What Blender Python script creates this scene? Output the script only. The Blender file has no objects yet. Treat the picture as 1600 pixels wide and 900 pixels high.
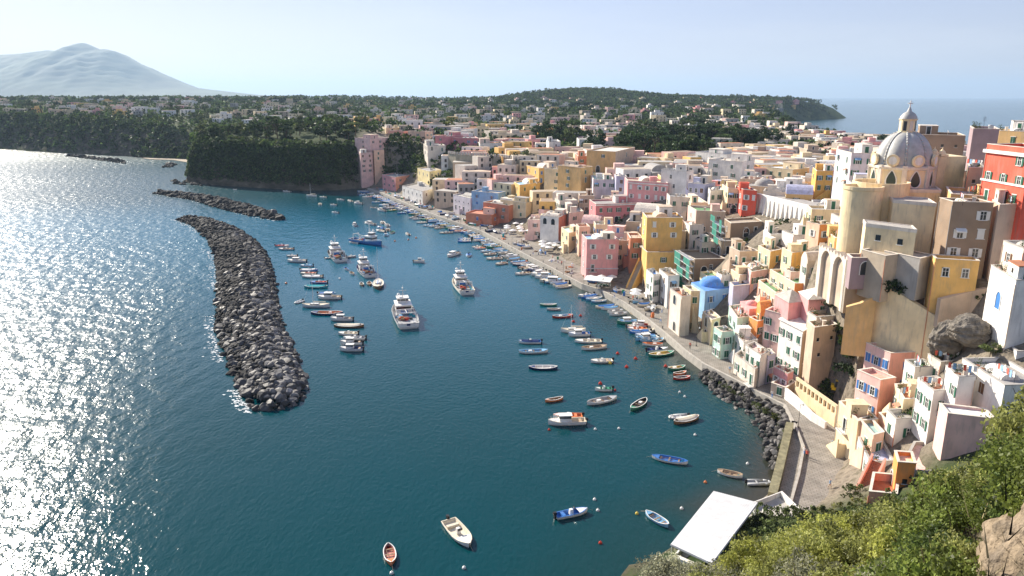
import bpy, math, random
import numpy as np
from math import radians as R, sin, cos, tan, pi, atan2, hypot
random.seed(7); rng = np.random.default_rng(7)
S = bpy.context.scene; C = S.collection
# ---------------- camera, sky, sun, exposure ----------------
FPX = 1150.0; HC = 60.0; PIT = R(14.57)
cam = bpy.data.cameras.new('camera'); camo = bpy.data.objects.new('camera', cam); C.objects.link(camo)
camo.location = (0, 0, HC); camo.rotation_euler = (R(90) - PIT, 0, 0)
cam.sensor_width = 36; cam.lens = 36 * FPX / 1600; cam.clip_start = 0.5; cam.clip_end = 90000
S.camera = camo
SUN_AZ = R(-41.5); SUN_EL = R(29.5)          # measured from +Y (view direction), negative = towards -X
w = bpy.data.worlds.new('World'); S.world = w; w.use_nodes = True
nt = w.node_tree; bg = nt.nodes['Background']
sky = nt.nodes.new('ShaderNodeTexSky'); sky.sky_type = 'NISHITA'; sky.sun_disc = False
sky.sun_elevation = SUN_EL; sky.sun_rotation = SUN_AZ; sky.air_density = 1.0; sky.dust_density = .35; sky.ozone_density = 1.5
gm = nt.nodes.new('ShaderNodeGamma'); gm.inputs[1].default_value = 0.55; nt.links.new(sky.outputs[0], gm.inputs[0])
tn_ = nt.nodes.new('ShaderNodeMix'); tn_.data_type = 'RGBA'; tn_.blend_type = 'MULTIPLY'; tn_.inputs[0].default_value = 1; tn_.inputs[7].default_value = (.96, .90, 1.10, 1); tn_.clamp_result = False
hs_ = nt.nodes.new('ShaderNodeHueSaturation'); hs_.inputs['Saturation'].default_value = 1.15; nt.links.new(gm.outputs[0], hs_.inputs['Color']); nt.links.new(hs_.outputs[0], tn_.inputs[6]); tc_ = nt.nodes.new('ShaderNodeTexCoord'); mp_ = nt.nodes.new('ShaderNodeMapping'); mp_.inputs['Scale'].default_value = (1.2, 1.2, 9); cn_ = nt.nodes.new('ShaderNodeTexNoise'); cn_.inputs['Scale'].default_value = 1.6; cn_.inputs['Detail'].default_value = 7; cn_.inputs['Roughness'].default_value = .6
cr_ = nt.nodes.new('ShaderNodeMapRange'); cr_.inputs[1].default_value = .48; cr_.inputs[2].default_value = .78; cr_.inputs[3].default_value = 0; cr_.inputs[4].default_value = .45; cm_ = nt.nodes.new('ShaderNodeMix'); cm_.data_type = 'RGBA'; cm_.inputs[7].default_value = (3.3, 3.35, 3.5, 1)
nt.links.new(tc_.outputs['Generated'], mp_.inputs[0]); nt.links.new(mp_.outputs[0], cn_.inputs['Vector']); nt.links.new(cn_.outputs['Fac'], cr_.inputs[0]); nt.links.new(cr_.outputs[0], cm_.inputs[0]); nt.links.new(tn_.outputs[2], cm_.inputs[6]); nt.links.new(cm_.outputs[2], bg.inputs[0]); bg.inputs[1].default_value = 0.14
sl = bpy.data.lights.new('sun', 'SUN'); sl.energy = 5.0; sl.angle = R(0.5); sl.color = (1.0, 0.92, 0.79)
so = bpy.data.objects.new('sun', sl); C.objects.link(so); so.location = (-200, 200, 300)
so.rotation_euler = (pi / 2 - SUN_EL, 0, -SUN_AZ + pi)
S.view_settings.view_transform = 'Standard'; S.view_settings.look = 'None'; S.view_settings.gamma = 1
S.view_settings.use_curve_mapping = False; S.view_settings.exposure = 0.98
S.cycles.max_bounces = 6; S.cycles.volume_bounces = 0; S.cycles.use_denoising = True
S.cycles.sample_clamp_indirect = 6

# ---------------- pixel -> world helpers (1600 x 900 picture) ----------------
fw = np.array([0, cos(PIT), -sin(PIT)]); up = np.array([0, sin(PIT), cos(PIT)])
def ray(px, py): return fw + np.array([1, 0, 0]) * ((px - 800) / FPX) + up * ((450 - py) / FPX)
def at_z(px, py, z=0.0):
    d = ray(px, py); t = (z - HC) / d[2]; return np.array([d[0] * t, d[1] * t, z])
def at_y(px, py, Y):
    d = ray(px, py); t = Y / d[1]; return np.array([d[0] * t, Y, HC + d[2] * t])
def proj(x, y, z):
    d = y * fw[1] + (z - HC) * fw[2]; return 800 + FPX * x / d, 450 - FPX * (y * up[1] + (z - HC) * up[2]) / d, d
def pz(lst, z=0.0): return [tuple(at_z(a, b, z)[:2]) for a, b in lst]

# ---------------- terrain function ----------------
# shore vertices: (x, y, W slope width, q flat width)
def sh(lst, W, q): return [(at_z(a, b, 0.)[0], at_z(a, b, 0.)[1], W, q) for a, b in lst]
SHORE = (sh([(975, 900), (1055, 846), (1125, 800)], 55, 1) + sh([(1188, 790), (1216, 770)], 40, 6)
  + sh([(1226, 715), (1238, 672)], 20, 9) + sh([(1225, 646), (1190, 628), (1150, 606), (1098, 579), (1070, 558)], 22, 10)
  + sh([(1040, 531), (1000, 499)], 30, 9) + sh([(975, 481), (940, 462), (910, 452), (880, 436), (862, 426), (837, 413)], 45, 10)
  + sh([(800, 393), (755, 368), (720, 355), (690, 345)], 55, 12) + sh([(650, 329), (600, 307), (575, 298)], 40, 9)
  + sh([(560, 294), (530, 297), (470, 298), (400, 293), (330, 289), (292, 285)], 13, 0) + sh([(300, 268), (312, 256)], 14, 1)
  + sh([(300, 250), (225, 247)], 28, 6) + sh([(200, 244), (100, 239), (0, 232)], 26, 0)
  + [(-900, 1000, 30, 0), (-1500, 1250, 30, 0), (-2600, 1800, 60, 0), (-3000, 3400, 60, 0), (0, 3500, 90, 0), (700, 2900, 90, 0),
     (880, 2400, 90, 0), (985, 2200, 60, 0), (940, 2140, 50, 0), (800, 2050, 50, 0), (700, 1880, 60, 2), (560, 1500, 60, 4), (440, 1080, 60, 4), (345, 800, 40, 4),
     (330, 640, 30, 0), (330, 500, 30, 0), (270, 350, 30, 0), (210, 150, 30, 0), (160, -120, 30, 0), (-80, -120, 30, 0), (-70, -30, 20, 0), (-30, 20, 20, 0), (-8, 55, 40, 0)])
SH = np.array(SHORE); NS = len(SH)
def gau(x, y, cx, cy, sx, sy): return np.exp(-((x - cx) / sx) ** 2 - ((y - cy) / sy) ** 2)
def sst(t): t = np.clip(t, 0, 1); return t * t * (3 - 2 * t)
def Zp(x, y):
    z = 24.0 + 13 * sst((y - 650) / 500) + 6 * sst((-x - 200) / 300) * sst((y - 600) / 200)
    z = z + 14 * gau(x, y, 135, 165, 45, 60) + 32 * gau(x, y, 4, -14, 22, 22)
    z = z + 13 * gau(x, y, -140, 600, 130, 90)
    z = z + 27 * gau(x, y, 165, 2050, 190, 330) + 17 * gau(x, y, 420, 2150, 300, 260) + 10 * gau(x, y, 760, 2120, 180, 120)
    z = z + 9 * gau(x, y, -900, 1700, 900, 400) + 12 * gau(x, y, -300, 2400, 900, 400)
    return z
def nz(x, y, s=1.0):
    return (np.sin(x * .11 * s + 1.3) * np.sin(y * .093 * s + .7) + .5 * np.sin(x * .27 * s + y * .19 * s) + .3 * np.sin(x * .53 * s - y * .61 * s + 2)) / 1.8
def sdist(x, y):
    x = np.asarray(x, float); y = np.asarray(y, float); best = np.full(x.shape, 1e9); W = np.zeros(x.shape); Q = np.zeros(x.shape); ins = np.zeros(x.shape, bool)
    for i in range(NS):
        a = SH[i]; b = SH[(i + 1) % NS]; dx = b[0] - a[0]; dy = b[1] - a[1]
        t = np.clip(((x - a[0]) * dx + (y - a[1]) * dy) / (dx * dx + dy * dy), 0, 1)
        d = np.hypot(x - a[0] - t * dx, y - a[1] - t * dy); m = d < best
        best = np.where(m, d, best); W = np.where(m, a[2] + (b[2] - a[2]) * t, W); Q = np.where(m, a[3] + (b[3] - a[3]) * t, Q)
        if dy != 0:
            c = ((a[1] > y) != (b[1] > y)) & (x < a[0] + (y - a[1]) / dy * dx); ins ^= c
    return np.where(ins, best, -best), W, Q
TERR = [(65, 140, 130, 160, 27, 4), (75, 140, 150, 185, 27, 8), (77, 150, 97, 140, 30, 5), (59, 76, 82, 98, 14, 4), (78, 120, 70, 98, 21, 8), (92, 170, 118, 200, 36, 8)]
def T(x, y):
    x = np.asarray(x, float); y = np.asarray(y, float)
    d, W, Q = sdist(x, y); zp = Zp(x, y)
    t = np.clip((d - Q) / W, 0, 1); t = np.where(W < 16, 1 - (1 - t) ** 2.2, t * 1.12 - .12 * t ** 3)
    z = 1.2 + (zp - 1.2) * t + nz(x, y) * 1.2 * np.clip((d - Q) / 20, 0, 1) + nz(x, y, .2) * 3 * np.clip((d - 60) / 200, 0, 1)
    for x0, x1, y0, y1, zt, ed in TERR:
        q = np.minimum(np.minimum(x - x0, x1 - x), np.minimum(y - y0, y1 - y)); z = np.maximum(z, np.where(d > 2, 1.2 + (zt - 1.2) * sst(q / ed + .5), -9))
    z = np.where(d < 0, np.maximum(-6, 1.2 + d * 1.5 - 1.5), z)
    return z
def T1(x, y): return float(T(np.array([x]), np.array([y]))[0])
def at_h(px, py, h=0.0, ymin=62):
    d = ray(px, py); ys = np.concatenate([np.arange(ymin, 700, .5), np.arange(700, 3600, 6)])
    t = ys / d[1]; x = d[0] * t; z = HC + d[2] * t; g = T(x, ys) + h
    k = np.nonzero(z <= g)[0]
    k = k[0] if len(k) else len(ys) - 1
    return np.array([x[k], ys[k], z[k]])

# ---------------- object helpers ----------------
def tag(o, label=None, cat=None, group=None, kind=None):
    if label: o['label'] = label
    if cat: o['category'] = cat
    if group: o['group'] = group
    if kind: o['kind'] = kind
    return o
def empty(name, loc, label, cat, group=None, rz=0):
    o = bpy.data.objects.new(name, None); C.objects.link(o); o.location = loc; o.rotation_euler = (0, 0, rz); o.empty_display_size = .3
    return tag(o, label, cat, group)
def link(name, me, parent=None, loc=(0, 0, 0), rz=0, sc=None):
    o = bpy.data.objects.new(name, me); C.objects.link(o); o.parent = parent; o.location = loc; o.rotation_euler = (0, 0, rz)
    if sc: o.scale = sc if hasattr(sc, '__len__') else (sc, sc, sc)
    return o
class MB:
    def __init__(s): s.v = []; s.f = []; s.m = []
    def add(s, vs, fs, m=0):
        n = len(s.v); s.v += [tuple(map(float, p)) for p in vs]; s.f += [tuple(n + i for i in f) for f in fs]; s.m += [m] * len(fs); return s
    def box(s, c, d, rz=0, m=0, tap=1.0):
        hx, hy, hz = d[0] / 2, d[1] / 2, d[2] / 2; ca, sa = cos(rz), sin(rz); P = []
        for z, k in ((-hz, 1), (hz, tap)):
            for x, y in ((-hx, -hy), (hx, -hy), (hx, hy), (-hx, hy)):
                x *= k; y *= k; P.append((c[0] + x * ca - y * sa, c[1] + x * sa + y * ca, c[2] + z))
        return s.add(P, [(3, 2, 1, 0), (4, 5, 6, 7), (0, 1, 5, 4), (1, 2, 6, 5), (2, 3, 7, 6), (3, 0, 4, 7)], m)
    def prism(s, poly, z0, z1, m=0, mt=None, poly2=None):
        n = len(poly); p2 = poly2 or poly
        zz = z1 if hasattr(z1, '__len__') else [z1] * n
        s.add([(p[0], p[1], z0) for p in poly] + [(p[0], p[1], zz[i]) for i, p in enumerate(p2)], [(i, (i + 1) % n, n + (i + 1) % n, n + i) for i in range(n)], m)
        s.add([(p[0], p[1], zz[i]) for i, p in enumerate(p2)], [tuple(range(n))], m if mt is None else mt); return s
    def bar(s, a, b, r=.05, n=5, m=0, r2=None):
        a = np.array(a, float); b = np.array(b, float); d = b - a; L = np.linalg.norm(d)
        if L < 1e-6: return s
        d /= L; u = np.cross(d, [0, 0, 1.]) if abs(d[2]) < .9 else np.cross(d, [1., 0, 0]); u /= np.linalg.norm(u); v = np.cross(d, u)
        r2 = r if r2 is None else r2; P = []
        for c, q in ((a, r), (b, r2)):
            for k in range(n):
                t = 2 * pi * k / n; P.append(c + u * cos(t) * q + v * sin(t) * q)
        return s.add(P, [(k, (k + 1) % n, n + (k + 1) % n, n + k) for k in range(n)] + [tuple(range(n))[::-1], tuple(range(n, 2 * n))], m)
    def lathe(s, prof, n=16, c=(0, 0), m=0, a0=0, a1=2 * pi, rf=None):
        full = abs(a1 - a0 - 2 * pi) < 1e-6; k = n if full else n + 1; P = []
        for r, z in prof:
            for i in range(k):
                t = a0 + (a1 - a0) * i / n; q = r * (rf(t) if rf else 1); P.append((c[0] + q * cos(t), c[1] + q * sin(t), z))
        F = []
        for j in range(len(prof) - 1):
            for i in range(n): F.append((j * k + i, j * k + (i + 1) % k, (j + 1) * k + (i + 1) % k, (j + 1) * k + i))
        return s.add(P, F, m)
    def loft(s, rows, m=0, close=False):
        n = len(rows[0]); P = [p for r in rows for p in r]; F = []
        for j in range(len(rows) - 1):
            for i in range(n if close else n - 1): F.append((j * n + i, j * n + (i + 1) % n, (j + 1) * n + (i + 1) % n, (j + 1) * n + i))
        return s.add(P, F, m)
    def mesh(s, name, mats, smooth=False):
        me = bpy.data.meshes.new(name); me.from_pydata(s.v, [], s.f)
        for q in mats if isinstance(mats, (list, tuple)) else [mats]: me.materials.append(q)
        me.polygons.foreach_set('material_index', s.m)
        if smooth: me.polygons.foreach_set('use_smooth', [True] * len(s.f))
        me.update(); return me
    def build(s, name, mats, parent=None, loc=(0, 0, 0), rz=0, smooth=False): return link(name, s.mesh(name, mats, smooth), parent, loc, rz)
def np_mesh(name, V, Fq, mats, cols=None, k=4, smooth=False, mi=None):
    me = bpy.data.meshes.new(name); nf = len(Fq); me.vertices.add(len(V)); me.vertices.foreach_set('co', V.astype(np.float32).ravel())
    me.loops.add(nf * k); me.loops.foreach_set('vertex_index', Fq.astype(np.int32).ravel()); me.polygons.add(nf)
    me.polygons.foreach_set('loop_start', np.arange(0, nf * k, k, dtype=np.int32)); me.polygons.foreach_set('loop_total', np.full(nf, k, np.int32))
    for q in mats if isinstance(mats, (list, tuple)) else [mats]: me.materials.append(q)
    if mi is not None: me.polygons.foreach_set('material_index', mi.astype(np.int32))
    me.polygons.foreach_set('use_smooth', np.full(nf, smooth))
    me.update(calc_edges=True)
    if cols is not None:
        at = me.color_attributes.new('tone', 'FLOAT_COLOR', 'POINT'); at.data.foreach_set('color', cols.astype(np.float32).ravel())
    return me

# ---------------- materials ----------------
MC = {}
def mat(name, col, rough=.8, var=.12, scale=1.0, bump=0.0, spec=.3, metal=0, stain=0.0, trans=0, attr=None):
    if name in MC: return MC[name]
    m = bpy.data.materials.new(name); m.use_nodes = True; n = m.node_tree.nodes; l = m.node_tree.links; b = n['Principled BSDF']
    b.inputs['Roughness'].default_value = rough; b.inputs['Specular IOR Level'].default_value = spec; b.inputs['Metallic'].default_value = metal
    geo = n.new('ShaderNodeNewGeometry'); nn = n.new('ShaderNodeTexNoise'); nn.inputs['Scale'].default_value = scale; nn.inputs['Detail'].default_value = 4
    l.new(geo.outputs['Position'], nn.inputs['Vector'])
    mr = n.new('ShaderNodeMapRange'); mr.inputs[1].default_value = .25; mr.inputs[2].default_value = .75; mr.inputs[3].default_value = 1 - var; mr.inputs[4].default_value = 1 + var
    l.new(nn.outputs['Fac'], mr.inputs[0])
    mx = n.new('ShaderNodeMix'); mx.data_type = 'RGBA'; mx.blend_type = 'MULTIPLY'; mx.inputs[0].default_value = 1; mx.inputs[6].default_value = (*col, 1)
    l.new(mr.outputs[0], mx.inputs[7]); out = mx.outputs[2]
    if attr:
        at = n.new('ShaderNodeAttribute'); at.attribute_name = attr; m2 = n.new('ShaderNodeMix'); m2.data_type = 'RGBA'; m2.blend_type = 'MULTIPLY'; m2.inputs[0].default_value = 1
        l.new(out, m2.inputs[6]); l.new(at.outputs['Color'], m2.inputs[7]); out = m2.outputs[2]
    if stain:
        n2 = n.new('ShaderNodeTexNoise'); n2.inputs['Scale'].default_value = 1.5; n2.inputs['Detail'].default_value = 6; n2.inputs['Roughness'].default_value = .65
        mp = n.new('ShaderNodeMapping'); mp.inputs['Scale'].default_value = (1, 1, .2); l.new(geo.outputs['Position'], mp.inputs[0]); l.new(mp.outputs[0], n2.inputs['Vector'])
        r2 = n.new('ShaderNodeMapRange'); r2.inputs[1].default_value = .5; r2.inputs[2].default_value = .72; r2.inputs[3].default_value = 0; r2.inputs[4].default_value = stain; l.new(n2.outputs['Fac'], r2.inputs[0])
        m3 = n.new('ShaderNodeMix'); m3.data_type = 'RGBA'; m3.inputs[7].default_value = (.3, .26, .22, 1); l.new(r2.outputs[0], m3.inputs[0]); l.new(out, m3.inputs[6]); out = m3.outputs[2]
    l.new(out, b.inputs['Base Color'])
    if bump:
        bp = n.new('ShaderNodeBump'); bp.inputs['Strength'].default_value = bump; bp.inputs['Distance'].default_value = .1
        nb = n.new('ShaderNodeTexNoise'); nb.inputs['Scale'].default_value = scale * 3; nb.inputs['Detail'].default_value = 5; l.new(geo.outputs['Position'], nb.inputs['Vector'])
        l.new(nb.outputs['Fac'], bp.inputs['Height']); l.new(bp.outputs[0], b.inputs['Normal'])
    if trans:
        tr = n.new('ShaderNodeBsdfTranslucent'); l.new(out, tr.inputs[0]); ms = n.new('ShaderNodeMixShader'); ms.inputs[0].default_value = trans
        l.new(b.outputs[0], ms.inputs[1]); l.new(tr.outputs[0], ms.inputs[2]); l.new(ms.outputs[0], n['Material Output'].inputs[0])
    MC[name] = m; return m
PAL = dict(white=(.8, .765, .71), offwhite=(.72, .64, .54), cream=(.76, .62, .4), lemon=(.7, .56, .25), yellow=(.68, .45, .13), ochre=(.55, .36, .12), amber=(.72, .4, .08),
  pink=(.62, .3, .29), palepink=(.68, .45, .4), deeppink=(.5, .19, .2), salmon=(.72, .32, .24), rust=(.48, .2, .12), red=(.65, .1, .06), orange=(.78, .28, .07), peach=(.72, .47, .33),
  tan=(.5, .38, .28), brown=(.25, .18, .13), grey=(.36, .34, .32), lavender=(.5, .5, .64), skyblue=(.3, .5, .72), blue=(.12, .3, .68), mint=(.42, .62, .55), teal=(.33, .5, .47), lilac=(.6, .54, .58),
  purple=(.34, .25, .26), stone=(.38, .32, .25), green=(.14, .3, .13), concrete=(.45, .42, .38), terracotta=(.42, .17, .09), dark=(.06, .055, .05))
PAL.update(yellow=(.8, .5, .17), amber=(.84, .47, .12), lemon=(.8, .66, .34), ochre=(.66, .43, .19), pink=(.76, .37, .36), palepink=(.8, .53, .47), deeppink=(.62, .24, .25), salmon=(.84, .4, .3), peach=(.84, .56, .4), tan=(.6, .46, .34), orange=(.85, .34, .1), red=(.78, .13, .08), churchcream=(.84, .68, .42), stone=(.45, .37, .28), mint=(.5, .72, .62), lilac=(.68, .61, .64), rust=(.58, .24, .15), brown=(.32, .23, .16))
def wallm(c): return mat('plaster_' + c, PAL[c], .85, .17, .35, .35, stain=.42)
def roofm(c): return mat('roof_' + c, PAL[c], .9, .2, 1.2, .3, stain=.55)
M = dict(
  glass=mat('window_glass', (.03, .035, .04), .12, .1, spec=.6), frame=mat('white_paint', (.75, .74, .7), .5, .05), dgreen=mat('green_shutter', (.03, .13, .08), .5), brownw=mat('brown_wood', (.16, .08, .04), .6),
  bluew=mat('blue_shutter', (.06, .2, .5), .5), metal=mat('dark_metal', (.05, .05, .055), .4, metal=.4), steel=mat('steel', (.5, .5, .5), .35, metal=.6), wood=mat('weathered_wood', (.28, .19, .12), .8, .25, 3),
  rail=mat('white_rail', (.8, .8, .78), .5), cloth=mat('white_canvas', (.78, .76, .72), .9, .08), black=mat('black_rubber', (.02, .02, .022), .5), skin=mat('skin', (.5, .3, .22), .6),
  bark=mat('bark', (.12, .08, .05), .9, .3, 6, .5))
# ---------------- the sea ----------------
def sea_material():
    m = bpy.data.materials.new('sea_water'); m.use_nodes = True; n = m.node_tree.nodes; l = m.node_tree.links; b = n['Principled BSDF']
    geo = n.new('ShaderNodeNewGeometry')
    b.inputs['Roughness'].default_value = .12; b.inputs['IOR'].default_value = 1.33; b.inputs['Specular IOR Level'].default_value = .38
    # depth colour: sea bed seen through shallow water, stored per vertex
    at = n.new('ShaderNodeAttribute'); at.attribute_name = 'tone'
    ns = n.new('ShaderNodeTexNoise'); ns.inputs['Scale'].default_value = .03; ns.inputs['Detail'].default_value = 3; l.new(geo.outputs['Position'], ns.inputs['Vector'])
    ad = n.new('ShaderNodeMath'); ad.operation = 'MULTIPLY_ADD'; ad.inputs[1].default_value = .5; ad.inputs[2].default_value = -.25; l.new(ns.outputs['Fac'], ad.inputs[0])
    a2 = n.new('ShaderNodeMath'); a2.operation = 'ADD'; a2.use_clamp = True; l.new(at.outputs['Fac'], a2.inputs[0]); l.new(ad.outputs[0], a2.inputs[1])
    cr = n.new('ShaderNodeValToRGB'); e = cr.color_ramp.elements
    e[0].position = 0; e[0].color = (0, .045, .055, 1); e[1].position = 1; e[1].color = (.045, .042, .03, 1)
    q = e.new(.55); q.color = (.006, .04, .042, 1)
    l.new(a2.outputs[0], cr.inputs[0]); bd = n.new('ShaderNodeAttribute'); bd.attribute_name = 'bed_refl'; bx = n.new('ShaderNodeMix'); bx.data_type = 'RGBA'; bx.inputs[7].default_value = (.001, .12, .2, 1)
    l.new(bd.outputs['Fac'], bx.inputs[0]); l.new(cr.outputs[0], bx.inputs[6]); l.new(bx.outputs[2], b.inputs['Base Color'])
    def wave(scale, sx, sy, rot, det, rough=.55):
        mp = n.new('ShaderNodeMapping'); mp.inputs['Scale'].default_value = (sx, sy, 1); mp.inputs['Rotation'].default_value = (0, 0, rot)
        t = n.new('ShaderNodeTexNoise'); t.inputs['Scale'].default_value = scale; t.inputs['Detail'].default_value = det; t.inputs['Roughness'].default_value = rough
        l.new(geo.outputs['Position'], mp.inputs[0]); l.new(mp.outputs[0], t.inputs['Vector']); return t.outputs['Fac']
    w1 = wave(.30, 1, .55, R(28), 4); w2 = wave(1.4, 1, .6, R(12), 3)
    w3 = wave(.012, 1, 1, 0, 3)
    # calm inside the harbour, rougher outside: one smooth mask along x
    sx = n.new('ShaderNodeAttribute'); sx.attribute_name = 'chop'
    rr = n.new('ShaderNodeMapRange'); rr.inputs[1].default_value = .15; rr.inputs[2].default_value = 1.6; rr.inputs[3].default_value = .07; rr.inputs[4].default_value = .29; l.new(sx.outputs['Fac'], rr.inputs[0]); l.new(rr.outputs[0], b.inputs['Roughness'])
    b1 = n.new('ShaderNodeBump'); b1.inputs['Distance'].default_value = 1.0; b2 = n.new('ShaderNodeBump'); b2.inputs['Distance'].default_value = .25; b2.inputs['Strength'].default_value = .4
    r3 = n.new('ShaderNodeMapRange'); r3.inputs[1].default_value = .3; r3.inputs[2].default_value = .7; r3.inputs[3].default_value = .6; r3.inputs[4].default_value = 1.1; l.new(w3, r3.inputs[0])
    mu = n.new('ShaderNodeMath'); mu.operation = 'MULTIPLY'; l.new(r3.outputs[0], mu.inputs[0]); l.new(sx.outputs['Fac'], mu.inputs[1])
    l.new(mu.outputs[0], b1.inputs['Strength']); l.new(w1, b1.inputs['Height']); l.new(w2, b2.inputs['Height']); l.new(b1.outputs[0], b2.inputs['Normal']); l.new(b2.outputs[0], b.inputs['Normal'])
    return m
def axis(lo, hi, c0, c1, step, g=1.18):
    a = list(np.arange(c0, c1 + step, step)); s = step
    while a[-1] < hi: s *= g; a.append(a[-1] + s)
    s = step; b = [c0]
    while b[-1] > lo: s *= g; b.append(b[-1] - s)
    return np.array(sorted(set(b[1:] + a)))
def grid(xs, ys):
    X, Y = np.meshgrid(xs, ys); nx = len(xs); ny = len(ys); i = np.arange(nx - 1); j = np.arange(ny - 1); I, J = np.meshgrid(i, j); a = (J * nx + I).ravel()
    return X, Y, np.stack([a, a + 1, a + 1 + nx, a + nx], 1)
xs = axis(-45000, 45000, -330, 120, 6); ys = axis(-600, 45000, 40, 620, 6); X, Y, Fq = grid(xs, ys)
d, W_, Q_ = sdist(X, Y)
shal = np.clip(1 + d / 15, 0, 1) * np.where((Y < 260) & (X > -20), np.where(Y < 100, .45, .9), .35) + .18 * gau(X, Y, 30, 95, 45, 45)
chop = np.clip(.11 + 1.15 * sst((-X - 40 - .15 * (Y - 120)) / 60) + .5 * sst((Y - 620) / 200), 0, 1.7)
V = np.stack([X.ravel(), Y.ravel(), np.zeros(X.size)], 1)
me = np_mesh('sea', V, Fq, sea_material(), np.stack([shal.ravel()] * 3 + [np.ones(X.size)], 1))
a = me.color_attributes.new('chop', 'FLOAT_COLOR', 'POINT'); a.data.foreach_set('color', np.stack([chop.ravel()] * 3 + [np.ones(X.size)], 1).astype(np.float32).ravel())
bed_refl = sst((Y - 120) / 210) * .8 * (1 - .85 * sst((Y - 350) / 110)) * np.clip(-d / 12, 0, 1)  # lowered far out, putting the headland's reflection into the water colour
a = me.color_attributes.new('bed_refl', 'FLOAT_COLOR', 'POINT'); a.data.foreach_set('color', np.stack([bed_refl.ravel()] * 3 + [np.ones(X.size)], 1).astype(np.float32).ravel())
tag(link('sea', me), kind='structure')

# ---------------- the land ----------------
def land_material():
    m = bpy.data.materials.new('land'); m.use_nodes = True; n = m.node_tree.nodes; l = m.node_tree.links; b = n['Principled BSDF']; b.inputs['Roughness'].default_value = .95; b.inputs['Specular IOR Level'].default_value = .1
    geo = n.new('ShaderNodeNewGeometry'); at = n.new('ShaderNodeAttribute'); at.attribute_name = 'tone'
    def noise(s, det=5, z=1):
        mp = n.new('ShaderNodeMapping'); mp.inputs['Scale'].default_value = (1, 1, z); t = n.new('ShaderNodeTexNoise'); t.inputs['Scale'].default_value = s; t.inputs['Detail'].default_value = det
        t.inputs['Roughness'].default_value = .6; l.new(geo.outputs['Position'], mp.inputs[0]); l.new(mp.outputs[0], t.inputs['Vector']); return t.outputs['Fac']
    def ramp(f, stops):
        c = n.new('ShaderNodeValToRGB'); e = c.color_ramp.elements
        e[0].position, e[0].color = stops[0][0], (*stops[0][1], 1); e[1].position, e[1].color = stops[-1][0], (*stops[-1][1], 1)
        for p, q in stops[1:-1]: x = e.new(p); x.color = (*q, 1)
        l.new(f, c.inputs[0]); return c.outputs[0]
    def mix(f, a, b_):
        x = n.new('ShaderNodeMix'); x.data_type = 'RGBA'; l.new(f, x.inputs[0]); l.new(a, x.inputs[6]); l.new(b_, x.inputs[7]); return x.outputs[2]
    green = ramp(noise(.09), [(.3, (.02, .035, .012)), (.5, (.035, .055, .018)), (.66, (.075, .09, .035)), (.85, (.18, .15, .08))])
    rock = ramp(noise(.12, 8, 2.5), [(.3, (.05, .042, .03)), (.5, (.1, .085, .06)), (.7, (.2, .16, .11))])
    town = ramp(noise(.5), [(.3, (.13, .11, .085)), (.5, (.26, .22, .17)), (.6, (.17, .145, .11)), (.75, (.07, .085, .035))])
    sep = n.new('ShaderNodeSeparateXYZ'); l.new(geo.outputs['Normal'], sep.inputs[0])
    ma = n.new('ShaderNodeMath'); ma.operation = 'MULTIPLY_ADD'; ma.inputs[1].default_value = .5; l.new(noise(.25), ma.inputs[0]); l.new(sep.outputs[2], ma.inputs[2])
    sl_ = n.new('ShaderNodeMapRange'); sl_.inputs[1].default_value = .95; sl_.inputs[2].default_value = 1.08; l.new(ma.outputs[0], sl_.inputs[0])
    nat = mix(sl_.outputs[0], rock, green); l.new(mix(at.outputs['Fac'], nat, town), b.inputs['Base Color'])
    bp = n.new('ShaderNodeBump'); bp.inputs['Strength'].default_value = .8; bp.inputs['Distance'].default_value = 1.2; l.new(noise(.4, 8), bp.inputs['Height']); l.new(bp.outputs[0], b.inputs['Normal'])
    return m
xs = axis(-3300, 1250, -420, 340, 3.2, 1.08); ys = axis(-160, 3700, 45, 700, 3.2, 1.06); X, Y, Fq = grid(xs, ys)
Z = T(X, Y); D, _, _ = sdist(X, Y)
rough = np.where((D > 1) & (D < 30), nz(X * 3, Y * 3, 1) * 1.2, 0) * ((X < -95) | (Y > 560)); Z = Z + rough
keep = (np.maximum.reduce([D.ravel()[Fq[:, k]] for k in range(4)]) > -14); Fk = Fq[keep]
town = sst((X + 125) / 30) * sst((Y - 88) / 12) * (1 - sst((Y - 640) / 120)) * (1 - .9 * gau(X, Y, 75, 420, 55, 45) ** .5)
idx = np.full(X.size, -1); u = np.unique(Fk); idx[u] = np.arange(len(u))
V = np.stack([X.ravel(), Y.ravel(), Z.ravel()], 1)[u]
tn = np.clip(town.ravel()[u], 0, 1)
tag(link('terrain', np_mesh('terrain', V, idx[Fk], land_material(), np.stack([tn] * 3 + [np.ones(len(u))], 1), smooth=True)), kind='structure')

# ---------------- the mountain across the strait ----------------
prof = [(-260, 128), (-180, 112), (-90, 97), (-30, 88), (0, 85.5), (40, 83), (75, 78), (95, 79.5), (112, 73), (130, 66), (145, 72.5), (155, 78), (163, 76), (178, 79), (200, 92), (235, 112), (260, 126), (290, 135), (330, 140), (365, 144), (400, 148), (440, 151.5)]
YM = 11000.; pm = np.array([[at_y(a, b, YM)[0], at_y(a, b, YM)[2]] for a, b in prof])
xs = np.linspace(pm[0, 0], pm[-1, 0], 200); ys = np.linspace(YM - 2600, YM + 2600, 60); X, Y, Fq = grid(xs, ys)
ht = np.interp(X, pm[:, 0], pm[:, 1]); v = (Y - YM) / 2600
rid = 1 + .0 * v
zz = ht * np.clip(1 - np.abs(v) ** 1.35, 0, 1) * (1 - .12 * np.abs(nz(X * .06, Y * .03, 1)) * np.clip(np.abs(v) * 3, 0, 1)) - 2
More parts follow.
